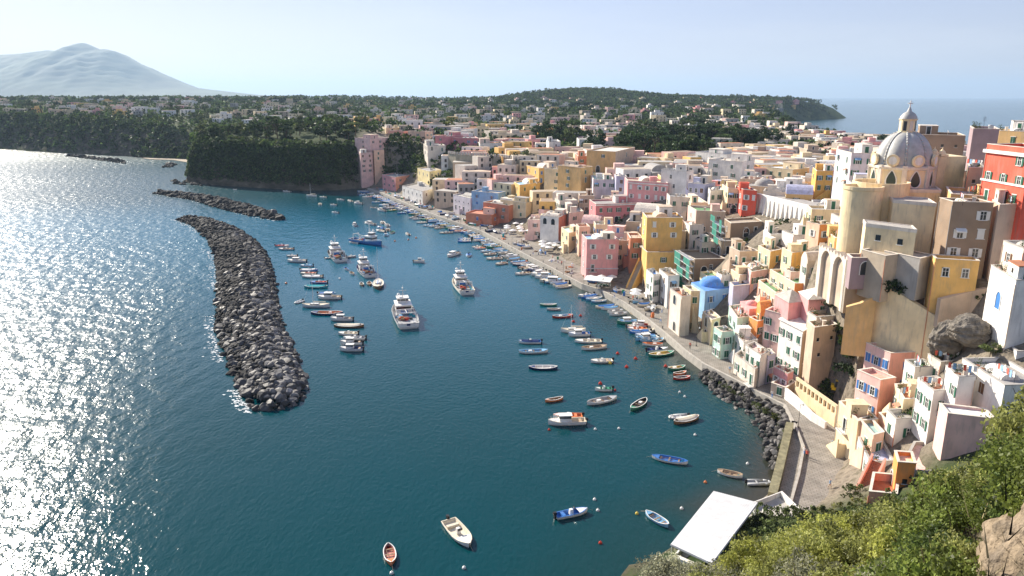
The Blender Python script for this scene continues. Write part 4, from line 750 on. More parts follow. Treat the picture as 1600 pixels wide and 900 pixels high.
add('gwal', (1378, 388), (1382, 392), (1438, 404), 9, 'concrete', 'blank grey retaining wall under the church sacristy', 'grey church retaining wall', wins=((0, 0), (0, 0)), rc='concrete', Y=129, base=455, clutter=0, parapet=.2)
add('gwa2', (1344, 384), (1346, 390), (1384, 400), 9, 'stone', 'mossy stone retaining wall at the foot of the round church tower', 'mossy church retaining wall', wins=((0, 0), (0, 0)), rc='stone', Y=130.5, base=460, clutter=0, parapet=.2)
add('drkw', (1326, 399), (1331, 403), (1370, 403), 8, 'purple', 'wall under the church with apse shade painted dusky purple', 'shade-painted church wall', wins=((0, 0), (1, 1)), rc='grey', Y=129, base=452, clutter=0, wk='arch')  # purple wall colour stands for the shade of the apse
add('st1', (1140, 386), (1156, 393), (1185, 392), 6, 'tan', 'tan patched house with small windows above the mossy roof house', 'tan patched house', wins=((2, 1), (2, 1)), rc='stone', wk='small')
add('st3', (1118, 372), (1128, 377), (1152, 376), 5, 'stone', 'rough stone house between the two scaffolds', 'rough stone annex', wins=((1, 1), (1, 1)), rc='grey', sh='n')
add('st4', (1086, 373), (1097, 379), (1122, 378), 6, 'offwhite', 'off-white house with gable doorway uphill of the first scaffold', 'scaffold side house', wins=((1, 1), (2, 1)), rc='tan')
add('st5', (1068, 346), (1078, 352), (1100, 351), 8, 'white', 'narrow white house against the tall yellow house', 'white lean house', wins=((1, 2), (1, 2)), rc='concrete')
add('st6', (1120, 425), (1128, 430), (1143, 429), 6, 'white', 'small white house beside the brown scaffolded one', 'small white scaffold house', wins=((1, 1), (1, 1)))
add('st7', (1094, 424), (1104, 431), (1124, 430), 5, 'cream', 'low cream house under the brown scaffolded one', 'low cream scaffold house', wins=((1, 1), (2, 1)), rc='green')
add('st8', (1226, 420), (1236, 425), (1254, 424), 5, 'palepink', 'small dusty pink house behind the long orange one', 'dusty pink cube', wins=((1, 1), (1, 1)), rc='tan')
add('st9', (1262, 487), (1276, 496), (1316, 492), 7, 'offwhite', 'sand coloured house with overgrown roof garden', 'roof garden house', wins=((0, 0), (1, 1)), rc='brown', clutter=1, Y=141, base=530)
add('n1', (1398, 600), (1412, 624), (1452, 622), 9, 'cream', 'cream wall house squeezed between the salmon tower and the laundry terrace', 'cream squeezed house', wins=((2, 2), (1, 1)), rc='terracotta', Y=107, clutter=1)
add('n2', (1450, 553), (1470, 566), (1512, 562), 8, 'offwhite', 'off-white house with brown shaded deck behind the orange-edged one', 'brown deck house', wins=((1, 1), (2, 1)), rc='brown', Y=111, clutter=2)
add('n3', (1414, 562), (1430, 574), (1460, 573), 8, 'white', 'small white house with green deck against the salmon tower', 'green deck house', wins=((1, 1), (1, 1)), rc='green', Y=112.5, clutter=1)
add('n4', (1386, 640), (1400, 655), (1438, 652), 6, 'white', 'low white house with potted plants above the teal roofs', 'potted plant house', wins=((1, 1), (1, 1)), rc='concrete', Y=103.5, clutter=1)
# retaining walls with sloping tops, each standing on the slope
def qwall(pts, depth, thick, col, label, name='retaining_wall'):
    P = [at_y(a, b, Y) for a, b, Y in pts]; p0 = P[0]; tops = [p[2] for p in P]; zb = min(tops) - depth
    wall(name, [tuple(p[:2]) for p in P], -thick, zb, tops, wallm(col), label)
qwall([(1366, 437, 128), (1410, 462, 124), (1462, 494, 120)], 9, 1.2, 'churchcream', 'long cream retaining wall sloping down from the church')
qwall([(1322, 480, 128), (1345, 474, 127), (1370, 462, 126.5)], 9, 1.2, 'ochre', 'ochre retaining wall at the lower end of the church terrace')
qwall([(1470, 468, 119), (1520, 455, 119), (1548, 449, 118)], 5, 1.0, 'tan', 'pale tan parapet wall under the mustard lower house')
# windows cut specially on the vermilion palazzo and the blue arched door
def on_wall(key, ei, t, z, kind, sh, name='window', sc=1):
    e = hs[key][0]; p = HOUSES[[q['e'] for q in HOUSES].index(e)]['poly']; a, c = p[ei], p[(ei + 1) % 4]; x, y = a[0] + (c[0] - a[0]) * t - e.location[0], a[1] + (c[1] - a[1]) * t - e.location[1]
    return link(name, win_mesh(kind, sh), e, (x, y, z), frame_of(a, c), sc)
ad = on_wall('wR9', 0, .5, hs['wR9'][1] - 5.2, 'arch', 'u', 'door', 1.1); ad['label'] = 'blue arched door'
yd = on_wall('wR1', 0, .25, 3.0, 'door', 'b', 'door', 1.1); yd['label'] = 'yellow framed doorway'

# crenellated fort wall above the far town
def crenel(pts, zt, h, name, label):
    a = pts; b = MB(); o = offset(a, -1.4); x0, y0 = a[0]
    b.loft([[(p[0] - x0, p[1] - y0, zt - h) for p in a], [(p[0] - x0, p[1] - y0, zt) for p in a], [(p[0] - x0, p[1] - y0, zt) for p in o], [(p[0] - x0, p[1] - y0, zt - h) for p in o]])
    ob = b.build(name, mat('fort_stone', (.36, .32, .24), .9, .3, .4, .5, stain=.5), None, (x0, y0, 0)); tag(ob, label, 'wall')
    m = MB()
    for i in range(len(a) - 1):
        L = hypot(a[i + 1][0] - a[i][0], a[i + 1][1] - a[i][1]); k = int(L / 2.2)
        for j in range(k): t = (j + .5) / k; m.box((a[i][0] + (a[i + 1][0] - a[i][0]) * t - x0, a[i][1] + (a[i + 1][1] - a[i][1]) * t - y0, zt + .7), (1.1, .8, 1.4), frame_of(a[i], a[i + 1]))
    m.build('battlement', wallm('concrete'), ob)
cw = [tuple(at_y(x, y, Y)[:2]) for x, y, Y in ((700, 240, 440), (712, 237, 432), (735, 238, 424), (760, 240, 418), (782, 243, 412), (812, 247, 396))]
crenel(cw, at_y(735, 240, 424)[2] - 1, 14, 'fort_wall', 'grey crenellated fort wall above the far white houses')

# tall ruined arches wall
def ruin_wall():
    z = at_y(1300, 385, 139)[2]; A = at_z(1281, 377, z); B = at_y(1326, 398, 137); B = at_z(1326, 398, z); L = hypot(B[0] - A[0], B[1] - A[1]); ang = frame_of(A, B)
    e = empty('ruined_arcade', (A[0], A[1], z - 11), 'crumbling white wall with two tall blind arches below the round church tower', 'ruin', None, ang); b = MB(); Hh = 11; n_ = 40
    ar = [(L * .28, L * .17), (L * .72, L * .17)]; xs_ = np.linspace(0, L, 61); top = [Hh - .9 * abs(sin(x * 2.3)) - .5 * random.random() for x in xs_]
    def ztop(x):
        for c, r in ar:
            if abs(x - c) < r: return 7.2 + math.sqrt(max(r * r - (x - c) ** 2, 0)) * 1.2
        return None
    for i in range(60):
        x0_, x1_ = xs_[i], xs_[i + 1]; q = ztop((x0_ + x1_) / 2); lo = q if q else 0
        b.prism([(x0_, 0), (x1_, 0), (x1_, 1.0), (x0_, 1.0)], lo, [top[i], top[i + 1], top[i + 1], top[i]])
    b.add([(0, 0, 0), (0, 1, 0), (0, 1, top[0]), (0, 0, top[0])], [(0, 1, 2, 3)]); b.build('wall', wallm('offwhite'), e)
    for c, r in ar: MB().box((c, .85, 4.6), (2 * r, .3, 9.2)).build('arch_infill', wallm('tan'), e)
    MB().box((L - .2, 4, 5), (1.0, 8, 10)).build('side_wall', wallm('stone'), e)
ruin_wall()
HOUSES.append(dict(e=None, noun='ruined arcade', x=at_y(1303, 390, 138)[0], y=138, z=30, r=5, zb=19, bb=(1280, 377, 1326, 450), poly=None, sg=1))
# buttressed long white wall
def butt():
    A = at_h(1181, 302, 6); z = A[2]; B = at_z(1281, 326, z); L = hypot(B[0] - A[0], B[1] - A[1]); ang = frame_of(A, B); zb = T1(A[0], A[1]) - 6
    e = empty('buttressed_wall', (A[0], A[1], zb), 'long white wall lined with regular sloping buttresses', 'wall', None, ang); H = z - zb
    MB().box((L / 2, .6, H / 2), (L, 1.2, H)).build('wall', wallm('white'), e); nb = 14; bm = MB().prism([(-.35, -1.3), (.35, -1.3), (.35, 0), (-.35, 0)], 0, H * .9, poly2=[(-.35, -.15), (.35, -.15), (.35, 0), (-.35, 0)]).mesh('buttress', wallm('white'))
    for k in range(nb): link('buttress', bm, e, (L * (k + .5) / nb, 0, 0))
    MB().box((L / 2, 4.5, H - .5), (L, 7, .3)).build('roof', roofm('grey'), e)
    HOUSES.append(dict(e=e, noun='buttressed wall', x=(A[0] + B[0]) / 2, y=(A[1] + B[1]) / 2, z=z, r=L / 2.6, zb=zb, bb=(1181, 303, 1281, 352), poly=None, sg=1))
butt()

# ---------------- the church ----------------
def church():
    Yc = 152.; ctr = at_y(1410, 258, Yc); zd = ctr[2]; cx, cy = ctr[0], Yc; k = proj(cx, cy, zd)[2] / FPX; r = 46 * k          # drum radius
    zg = zd - 19; e = empty('church', (cx, cy, zg), 'cream domed church with ribbed grey dome, lantern and cross', 'church'); cm = wallm('churchcream'); lead = mat('dome_lead', (.46, .45, .42), .55, .2, .8, .2, stain=.2)
    def Z(py, Y=Yc): return at_y(1410, py, Y)[2] - zg
    zt_, zb_ = Z(256), Z(296)
    rot = R(22.5)
    b = MB(); b.lathe([(r, zb_ - 6), (r, zt_ - .2)], 8, a0=rot, a1=rot + 2 * pi); b.build('drum', cm, e)
    b = MB(); b.lathe([(r, zt_ - .9), (r * 1.05, zt_ - .75), (r * 1.07, zt_ - .35), (r * 1.02, zt_ - .1), (r * .9, zt_)], 8, a0=rot, a1=rot + 2 * pi); b.lathe([(r * 1.03, zb_), (r * 1.05, zb_ + .3), (r * 1.0, zb_ + .5)], 8, a0=rot, a1=rot + 2 * pi); b.build('cornice', wallm('offwhite'), e)
    for i in range(8):                                        # corner pilasters
        a = rot + i * pi / 4; MB().box((r * .985 * cos(a), r * .985 * sin(a), (zt_ + zb_) / 2), (.7, .9, zt_ - zb_), a).build('pilaster', wallm('offwhite'), e)
    # dome: eight billowing segments with ribs
    Rd = r * .9; z0 = zt_; hd = Z(206) - z0; prof_ = [(Rd * cos(t) ** .85, z0 + hd * 1.02 * sin(t)) for t in np.linspace(0, 1.38, 13)]
    b = MB(); b.lathe(prof_, 64, a0=rot, a1=rot + 2 * pi, rf=lambda t: .93 + .09 * abs(sin((t - rot) * 4)) ** .6); b.build('dome', lead, e, smooth=True)
    for i in range(8):
        a = rot + i * pi / 4; rb = MB()
        for j in range(12):
            p, q = prof_[j], prof_[j + 1]; rb.bar((p[0] * .95 * cos(a), p[0] * .95 * sin(a), p[1]), (q[0] * .95 * cos(a), q[0] * .95 * sin(a), q[1]), .22, 6)
        rb.build('rib', lead, e, smooth=True)
    for i in range(8):                                        # round dormers and pear-shaped windows on each face
        a = rot + pi / 8 + i * pi / 4; f = r * cos(pi / 8); x, y = cos(a) * f, sin(a) * f; rz = a + pi / 2
        d = MB(); n_ = 14; ring = [(1.2 * cos(2 * pi * q / n_), 1.2 * sin(2 * pi * q / n_)) for q in range(n_)]
        d.loft([[(p, 0, z) for p, z in ring], [(p * 1.0, -.5, z) for p, z in ring], [(p * .62, -.5, z * .62) for p, z in ring], [(p * .6, -.2, z * .6) for p, z in ring]], close=True); dd = d.build('dormer', cm, e, (x, y, zt_ + 1.0), rz)
        MB().add([(p * .66, -.53, z * .66) for p, z in ring], [tuple(range(n_))]).build('dormer_pane', wallm('white'), dd)
        pts = []
        for q in range(24):
            t = 2 * pi * q / 24; ww = .5 + .75 * ((1 - sin(t)) / 2) ** 1.5 + .1 * cos(2 * t); pts.append((cos(t) * ww * 1.0, sin(t) * 1.55))
        wv = MB().loft([[(p * 1.25, 0, z * 1.15) for p, z in pts], [(p * 1.25, -.15, z * 1.15) for p, z in pts], [(p, -.15, z) for p, z in pts], [(p, -.05, z) for p, z in pts]], close=True).build('window', wallm('white'), e, (x, y, (zt_ + zb_) / 2), rz)
        MB().add([(p, -.06, z) for p, z in pts], [tuple(range(24))]).build('pane', mat('church_glass', (.05, .07, .06), .2), wv)
    # lantern
    zl0, zl1, zl2, zc = Z(207), Z(186), Z(169), Z(157); rl = 14.5 * k * .82
    MB().lathe([(rl * 1.15, zl0 - .5), (rl * 1.15, zl0 + .1), (rl, zl0 + .15), (rl, zl1 - .2), (rl * 1.12, zl1 - .1), (rl * 1.12, zl1 + .05), (.02, zl1 + .06)], 8, a0=rot, a1=rot + 2 * pi).build('lantern', cm, e)
    for i in range(8):
        a = rot + pi / 8 + i * pi / 4; f = rl * cos(pi / 8) + .02; MB().box((0, -.01, 0), (.62, .06, (zl1 - zl0) * .7)).build('lantern_window', wallm('offwhite') if i % 2 else M['glass'], e, (f * cos(a), f * sin(a), (zl0 + zl1) / 2), a + pi / 2)
    MB().lathe([(rl * 1.05, zl1 + .06), (rl * .98, zl1 + .5), (rl * .7, zl1 + 1.1), (rl * .3, zl1 + 1.5), (rl * .16, zl2), (.03, zl2 + .3)], 16).build('cupola', lead, e, smooth=True)
    c = MB(); c.bar((0, 0, zl2), (0, 0, zc), .11, 6); c.bar((-.5, 0, zc - .55), (.5, 0, zc - .55), .11, 6); c.lathe([(.02, zl2 + .1), (.2, zl2 + .3), (.02, zl2 + .5)], 8); c.build('cross', M['frame'], e)
    # big square base under the drum, stepped volumes with curved parapets
    def vol(L, Cc, Rr, Y, zb, col, nm, rc='concrete', roofpart=True, maxd=30):
        c_ = at_y(Cc[0], Cc[1], Y); z = c_[2]; l = at_z(L[0], L[1], z); r_ = at_z(Rr[0], Rr[1], z); u = l[:2] - c_[:2]; v = r_[:2] - c_[:2]
        if np.linalg.norm(u) > maxd: u *= maxd / np.linalg.norm(u)
        P = [c_[:2] + u, c_[:2], c_[:2] + v, c_[:2] + u + v]; P = [(p[0] - cx, p[1] - cy) for p in P]; H = z - zg; o = MB().prism(P, zb, H).build(nm, wallm(col), e)
        if roofpart:
            m_ = np.mean(P, 0); q = [tuple(m_ + (np.array(p) - m_) * .96) for p in P]; MB().prism(q, H, H + .12).build('roof', roofm(rc), o)
            qo = [tuple(m_ + (np.array(p) - m_) * 1.02) for p in P]; MB().loft([[(p[0], p[1], H - .35) for p in qo], [(p[0], p[1], H + .3) for p in qo], [(p[0], p[1], H + .3) for p in q], [(p[0], p[1], H + .1) for p in q]], close=True).build('cornice', wallm('offwhite'), o)
        return o, P, H
    vol((1362, 291), (1366, 297), (1470, 299), 144.5, -2, 'churchcream', 'nave')
    o, P, H = vol((1386, 306), (1396, 314), (1463, 320), 137, 2, 'churchcream', 'transept')
    o, P, H = vol((1349, 345), (1353, 351), (1432, 361), 132, 3, 'churchcream', 'sacristy')
    for t, zz_ in ((.28, -2.6), (.72, -2.8)):
        a, c = P[1], P[2]; link('window', win_mesh('small', 'n'), o, (a[0] + (c[0] - a[0]) * t, a[1] + (c[1] - a[1]) * t, H + zz_), frame_of(a, c), 1.5)
    a, c = P[1], P[2]; link('window', win_mesh('small', 'n'), o, (a[0] + (c[0] - a[0]) * .2, a[1] + (c[1] - a[1]) * .2, H - 5.2), frame_of(a, c))
    # round apse tower
    ap = at_y(1349, 290, 142); ra = 29 * proj(*ap)[2] / FPX; za = ap[2] - zg; c0 = (ap[0] - cx, ap[1] - cy)
    b = MB(); b.lathe([(ra * 1.02, za - 21), (ra, za - 14), (ra, za - .8), (ra * 1.04, za - .6), (ra * 1.04, za), (ra * .92, za), (ra * .92, za - .9), (.02, za - .9)], 40, c=c0); b.build('apse', cm, e, smooth=False)
    ap2 = at_y(1376, 292, 146); MB().lathe([(5.2, za - 21), (5.2, za + .4), (4.8, za + .4), (4.8, za - .6), (.02, za - .6)], 32, c=(ap2[0] - cx, ap2[1] - cy)).build('side_apse', cm, e)
    MB().prism([(c0[0] - ra * .4, c0[1] - ra * .9), (c0[0] + ra * .9, c0[1] - ra * 1.15), (c0[0] + ra * 1.3, c0[1] - ra * .3), (c0[0], c0[1])], za - 19, za - 11, poly2=[(c0[0], c0[1] - ra * .8), (c0[0] + ra * .5, c0[1] - ra * .85), (c0[0] + ra * .8, c0[1] - ra * .3), (c0[0], c0[1])]).build('buttress', cm, e)
    # bell gables beside the drum
    for px_, py_ in ((1461, 232), (1473, 233), (1368, 285), (1347, 283)):
        q = at_y(px_, py_, 150); MB().box((0, 0, -3.5), (1.5, 1.2, 7), m=0).box((0, 0, .3), (1.9, 1.5, .4)).lathe([(.8, .5), (.6, 1.0), (.12, 1.5), (.02, 1.9)], 8).build('pinnacle', cm, e, (q[0] - cx, q[1] - cy, q[2] - zg - 1.5))
    MB().box((0, 0, 0), (7, 7, 12)).build('bell_chamber', cm, e, (at_y(1468, 250, 156)[0] - cx, 4, Z(250, 156) - 5))
    HOUSES.append(dict(e=e, noun='domed church', x=cx, y=cy, z=zd, r=13, zb=zg, bb=(1316, 157, 1480, 400), poly=None, sg=1)); return e
church()

def bands(key, ei, zs, h, d_, m, name='cornice'):
    q = [k for k in HOUSES if k['e'] == hs[key][0]][0]; e = q['e']; p = q['poly']; a, c = p[ei], p[(ei + 1) % 4]; L = hypot(c[0] - a[0], c[1] - a[1])
    for z in zs: MB().box((L / 2, -d_ / 2, 0), (L + .4, d_, h)).build(name, m, e, (a[0] - e.location[0], a[1] - e.location[1], z - e.location[2]), frame_of(a, c))
zr = hs['redR'][0].location[2] + hs['redR'][1]
bands('redR', 1, [zr - .6], .55, .5, wallm('white')); bands('redR', 1, [zr - 5.6], .35, .2, wallm('white'), 'string_course')
zr = hs['pink4'][0].location[2] + hs['pink4'][1]; bands('pink4', 1, [zr + .1], .4, .3, wallm('white')); bands('pink5', 1, [hs['pink5'][0].location[2] + hs['pink5'][1] - .3], .4, .25, wallm('white'))
zr = hs['pinkq'][0].location[2]; bands('pinkq', 1, [zr + 4.2], .3, .2, wallm('lilac'), 'string_course')
# ---------------- houses filling the town behind, one by one on the slope ----------------
NSPEC = len(HOUSES); SPEC = HOUSES[:NSPEC]
def label_near(desc, x, y, pool, used):
    c = sorted(pool, key=lambda q: hypot(q['x'] - x, q['y'] - y))[:6]
    for q in c:
        dx, dy = x - q['x'], y - q['y']; rel = ('uphill of' if dx > 0 else 'downhill of') if abs(dx) > abs(dy) else ('behind' if dy > 0 else 'before')
        s = '%s %s the %s' % (desc, rel, q['noun'])
        if s not in used and len(s.split()) <= 15: used[s] = 1; return s
    s = '%s %s the %s' % (desc, 'near', c[0]['noun'])
    used[s] = used.get(s, 0) + 1
    return s if used[s] == 1 else ordw(used[s]) + ' ' + s
def overlap(a, b): return max(0, min(a[2], b[2]) - max(a[0], b[0])) * max(0, min(a[3], b[3]) - max(a[1], b[1]))
FCOL = ['white'] * 9 + ['offwhite'] * 7 + ['cream'] * 6 + ['palepink'] * 4 + ['yellow'] * 2 + ['pink'] * 2 + ['tan'] * 4 + ['grey', 'lavender', 'lilac', 'skyblue', 'peach', 'ochre', 'salmon', 'stone', 'lemon', 'stone']
CN = dict(offwhite='off-white', palepink='pale pink', skyblue='light blue', deeppink='deep pink', stone='grey stone', lilac='lilac grey')
fr = random.Random(11); used = {}; placed = []
WOODS = [(82, 452, 36, 50), (106, 530, 40, 60), (135, 610, 42, 55), (35, 560, 18, 30), (165, 545, 25, 30)]
def in_wood(x, y): return any(((x - a) / sx) ** 2 + ((y - b) / sy) ** 2 < 1 for a, b, sx, sy in WOODS)
cands = []
yy = 150.
while yy < 760:
    st = 8.6 if yy < 330 else 11.5 if yy < 450 else 18
    xx = -150.
    while xx < 330:
        cands.append((xx + fr.uniform(-2, 2) + (st / 2 if int(yy / st) % 2 else 0), yy + fr.uniform(-2, 2), st)); xx += st
    yy += st * .92
CX = np.array([c[0] for c in cands]); CY = np.array([c[1] for c in cands]); CD, _, CQ = sdist(CX, CY); CZ = T(CX, CY)
ok = []
for i, (x, y, st) in enumerate(cands):
    px, py, dd = proj(x, y, CZ[i] + 5)
    if px > 1625 or px < 540 or CD[i] < CQ[i] + 4 or CD[i] < 11 or in_wood(x, y): continue
    if x < -70 and y > 560 and fr.random() < .4: continue
    if x < -100 and y < 560: continue
    if y > 450 and fr.random() < .22: continue
    ok.append(i)
def fill_house(x, y, st, zg, big=1.0):
    wdt = st * fr.uniform(.72, 1.15) * big; dep = st * fr.uniform(.75, 1.1) * big; h = fr.uniform(4.5, 9) if y < 330 else fr.uniform(4.5, 11)
    ang = R(fr.gauss(-8 if y > 300 else -24, 10)); ca, sa = cos(ang), sin(ang)
    P = [(x + a * ca - b * sa, y + a * sa + b * ca) for a, b in ((-wdt / 2, dep / 2), (-wdt / 2, -dep / 2), (wdt / 2, -dep / 2), (wdt / 2, dep / 2))]
    tz = [T1(*p) for p in P]; zt = max(zg + h, max(tz) + 3.2); return P, zt, min(tz) - .8, wdt
for i in ok:
    x, y, st = cands[i]; 
    if any(hypot(q['x'] - x, q['y'] - y) < q['r'] * .62 + st * .28 for q in SPEC): continue
    P, zt, zb, wdt = fill_house(x, y, st, CZ[i]); tmax = max(T1(*p) for p in P)
    for hk in (1, .72, .5):
        z2 = max(tmax + 2.7, CZ[i] + (zt - CZ[i]) * hk); pr = np.array([proj(p[0], p[1], z)[:2] for p in P for z in (zb, z2)]); bb = (pr[:, 0].min(), pr[:, 1].min(), pr[:, 0].max(), pr[:, 1].max()); bad = False
        for q in SPEC:
            qb = q['bb']; qb = (qb[0], qb[1], qb[2], qb[1] + min(qb[3] - qb[1], 60)); A = (qb[2] - qb[0]) * (qb[3] - qb[1])
            if q['y'] > y and overlap(bb, qb) > .16 * A: bad = True; break
        if not bad: break
    if bad: continue
    zt = z2
    placed.append((x, y, st, P, zt, zb, wdt))
placed.sort(key=lambda q: q[1]); print('fill candidates', len(placed), 'spec', NSPEC)
NF = 194; far_fill = placed[NF:]
for x, y, st, P, zt, zb, wdt in placed[:NF]:
    col = fr.choice(FCOL); q = fr.random(); roof = 'flat' if q < .82 else 'vault' if q < .93 else 'dome'; h = zt - T1(x, y)
    storeys = 1 if h < 6 else 2; ds = ('low ' if storeys == 1 else '') + ('wide ' if wdt > st * 1.02 else 'narrow ' if wdt < st * .8 else '') + CN.get(col, col) + (' vaulted' if roof == 'vault' else ' domed' if roof == 'dome' else '') + ' house'
    house(P, zt, zb, col, label_near(ds, x, y, SPEC, used), None, wins=((fr.randint(1, 3), 2), (fr.randint(1, 4), 2)), sh=fr.choice('ggbbuwnn'), roof=roof, rc=fr.choice(['grey', 'tan', 'concrete', 'offwhite', 'white', 'palepink', 'terracotta', 'stone', 'concrete', 'offwhite', 'lavender', 'mint' if fr.random() < .3 else 'grey']),
          group='houses of the hillside town', clutter=fr.choice([1, 2, 2, 3]) if y < 330 else fr.choice([0, 1, 1]), near=y < 170, rnd=fr)
# the far plateau: 300 houses in all stand alone, the many beyond them are one mass
far = []
tries = 0
while len(far) < 430 and tries < 9000:
    tries += 1; px = fr.uniform(-30, 1250); u_ = fr.random()
    py = 154 + u_ ** 1.3 * (52 if px > 560 else 40 if px > 330 else 26)
    p = at_h(px, py, 2, 560); x, y = p[0], p[1]
    if y > 2900 or y < 560: continue
    d_ = sdist(np.array([x]), np.array([y]))[0][0]
    if d_ < 30 or (x < -95 and y < 690): continue
    if 180 < x and y > 1850 and fr.random() < .5: continue
    if abs(px - 900) < 140 and py < 168 and fr.random() < .35: continue
    mn = 11 + y * .008
    if any(hypot(a[0] - x, a[1] - y) < mn for a in far): continue
    far.append((x, y))
far.sort(key=lambda q: q[1]); left = 300 - len(HOUSES); print('houses', len(HOUSES), 'far', len(far), 'left', left)
FARL = [('the headland', -150, 620), ('the left cliff', -420, 900), ('the wooded hill', 190, 2000), ('the wooded garden', 100, 560), ('the cape', 600, 1800), ('the middle plateau', 50, 1000), ('the far town ridge', -150, 1500)]
FARL = [dict(noun=a[4:], x=b, y=c) for a, b, c in FARL if 'left' not in a] + [dict(noun='bay cliffs', x=-420, y=900)]
stuffb = {}; cz = 0; usedf = {}
def far_house(x, y, solo):
    w_, d_ = fr.uniform(8, 17), fr.uniform(7, 11); h = fr.choice([4, 6.5, 6.5, 7.5]); zg = T1(x, y); col = fr.choice(FCOL[:30] + ['offwhite', 'tan', 'stone', 'grey'] * 2); ang = R(fr.gauss(0, 18)); ca, sa = cos(ang), sin(ang)
    P = [(x + a * ca - b * sa, y + a * sa + b * ca) for a, b in ((-w_ / 2, d_ / 2), (-w_ / 2, -d_ / 2), (w_ / 2, -d_ / 2), (w_ / 2, d_ / 2))]
    if solo:
        s = label_near(('low ' if h < 5 else '') + ('long ' if w_ > 13 else 'small ' if w_ < 10 else '') + CN.get(col, col) + ' distant house', x, y, FARL, usedf)
        house(P, zg + h, zg - 3, col, s, None, wins=((1, 1), (3, 2 if h > 5 else 1)), sh='n', rc=fr.choice(['tan', 'grey', 'terracotta', 'offwhite', 'concrete']), group='houses on the far plateau', clutter=0, parapet=.4, rnd=fr)
    else:
        b = stuffb.setdefault(col, MB()); b.prism(P, zg - 4, zg + h); rc_ = fr.choice(['stone', 'tan', 'grey', 'brown', 'concrete', 'terracotta']); m0_ = np.mean(P, 0); stuffb.setdefault(rc_, MB()).prism([tuple(m0_ + (np.array(p) - m0_) * .93) for p in P], zg + h - .2, zg + h + .05); dk = stuffb.setdefault('dark', MB())
        for k in range(3):
            for f in range(1 if h < 5 else 2):
                t = (k + .5) / 3; a, c = P[1], P[2]; nx_, ny_ = sin(ang) * .06, -cos(ang) * .06; q = (a[0] + (c[0] - a[0]) * t + nx_, a[1] + (c[1] - a[1]) * t + ny_, zg + 1.6 + f * 3.1); dk.add([(q[0] - .6 * ca, q[1] - .6 * sa, q[2] - .9), (q[0] + .6 * ca, q[1] + .6 * sa, q[2] - .9), (q[0] + .6 * ca, q[1] + .6 * sa, q[2] + .9), (q[0] - .6 * ca, q[1] - .6 * sa, q[2] + .9)], [(0, 1, 2, 3)])
        if fr.random() < .3: b.box((x, y, zg + h + 1.2), (w_ * .4, d_ * .5, 2.4), ang)
for x, y, st, P, zt, zb, wdt in far_fill[:]:
    far.append((x, y))
far.sort(key=lambda q: q[1])
for i, (x, y) in enumerate(far): far_house(x, y, i < left)
big = MB(); mats_ = []
for j, (c, b) in enumerate(stuffb.items()): n_ = len(big.v); big.v += b.v; big.f += [tuple(n_ + i for i in f) for f in b.f]; big.m += [j] * len(b.f); mats_.append(wallm(c))
if big.v: tag(big.build('distant_town', mats_), 'countless tiny pale houses scattered over the far island plateau', 'town', kind='stuff')

# ---------------- trees ----------------
def crown_np(n, rx, ry, rz, leaf, nclump, seed, zc, flat=False):
    g = np.random.default_rng(seed); cl = g.normal(size=(nclump, 3)); cl /= np.linalg.norm(cl, axis=1)[:, None]; cl *= g.uniform(.35, 1, (nclump, 1)) ** .6
    if flat: cl[:, 2] = np.abs(cl[:, 2]) * .6
    cr = g.uniform(.22, .42, nclump); tn = g.choice([.6, .8, 1, 1.3, 1.6], nclump); k = g.integers(0, nclump, n)
    off = g.normal(size=(n, 3)); off /= np.linalg.norm(off, axis=1)[:, None]; off *= g.uniform(.5, 1, (n, 1)); c = (cl[k] + off * cr[k][:, None]) * np.array([rx, ry, rz]) + np.array([0, 0, zc])
    a = g.normal(size=(n, 3)); a /= np.linalg.norm(a, axis=1)[:, None]; b = np.cross(a, g.normal(size=(n, 3))); b /= np.linalg.norm(b, axis=1)[:, None]; s = leaf * g.uniform(.6, 1.3, (n, 1))
    V = np.stack([c - a * s - b * s * .5, c + a * s - b * s * .6, c + a * s * 1.1 + b * s * .5, c - a * s * .9 + b * s * .6], 1).reshape(-1, 3); F_ = np.arange(4 * n).reshape(-1, 4)
    t = np.repeat(tn[k] * g.uniform(.8, 1.2, n), 4); return V, F_, np.stack([t, t, t, np.ones(4 * n)], 1)
LM = {k: mat('foliage_' + k, c, .6, .3, .35, spec=.2, trans=.35, attr='tone') for k, c in dict(dark=(.035, .06, .022), mid=(.06, .095, .028), olive=(.09, .115, .04), yellow=(.15, .165, .035), grey=(.14, .155, .1), brown=(.11, .085, .05)).items()}
LS = {k: mat('shrub_' + k, c, .5, .35, 1.5, spec=.3, trans=.45, attr='tone') for k, c in dict(dark=(.09, .13, .035), mid=(.16, .2, .045), olive=(.25, .26, .08), yellow=(.3, .31, .075), grey=(.3, .3, .2), brown=(.25, .19, .1)).items()}
def trunk_mesh(h, r, spread, seed):
    g = random.Random(seed); b = MB(); b.bar((0, 0, -1.2), (0.1, 0, h * .6), r, 7, r2=r * .7)
    for k in range(5):
        a = k * 1.256 + g.uniform(-.3, .3); b.bar((.1, 0, h * g.uniform(.42, .6)), (spread * cos(a), spread * sin(a), h * g.uniform(.8, 1.05)), r * .5, 5, r2=r * .18)
    return b.mesh('trunk', M['bark'])
TK = {}
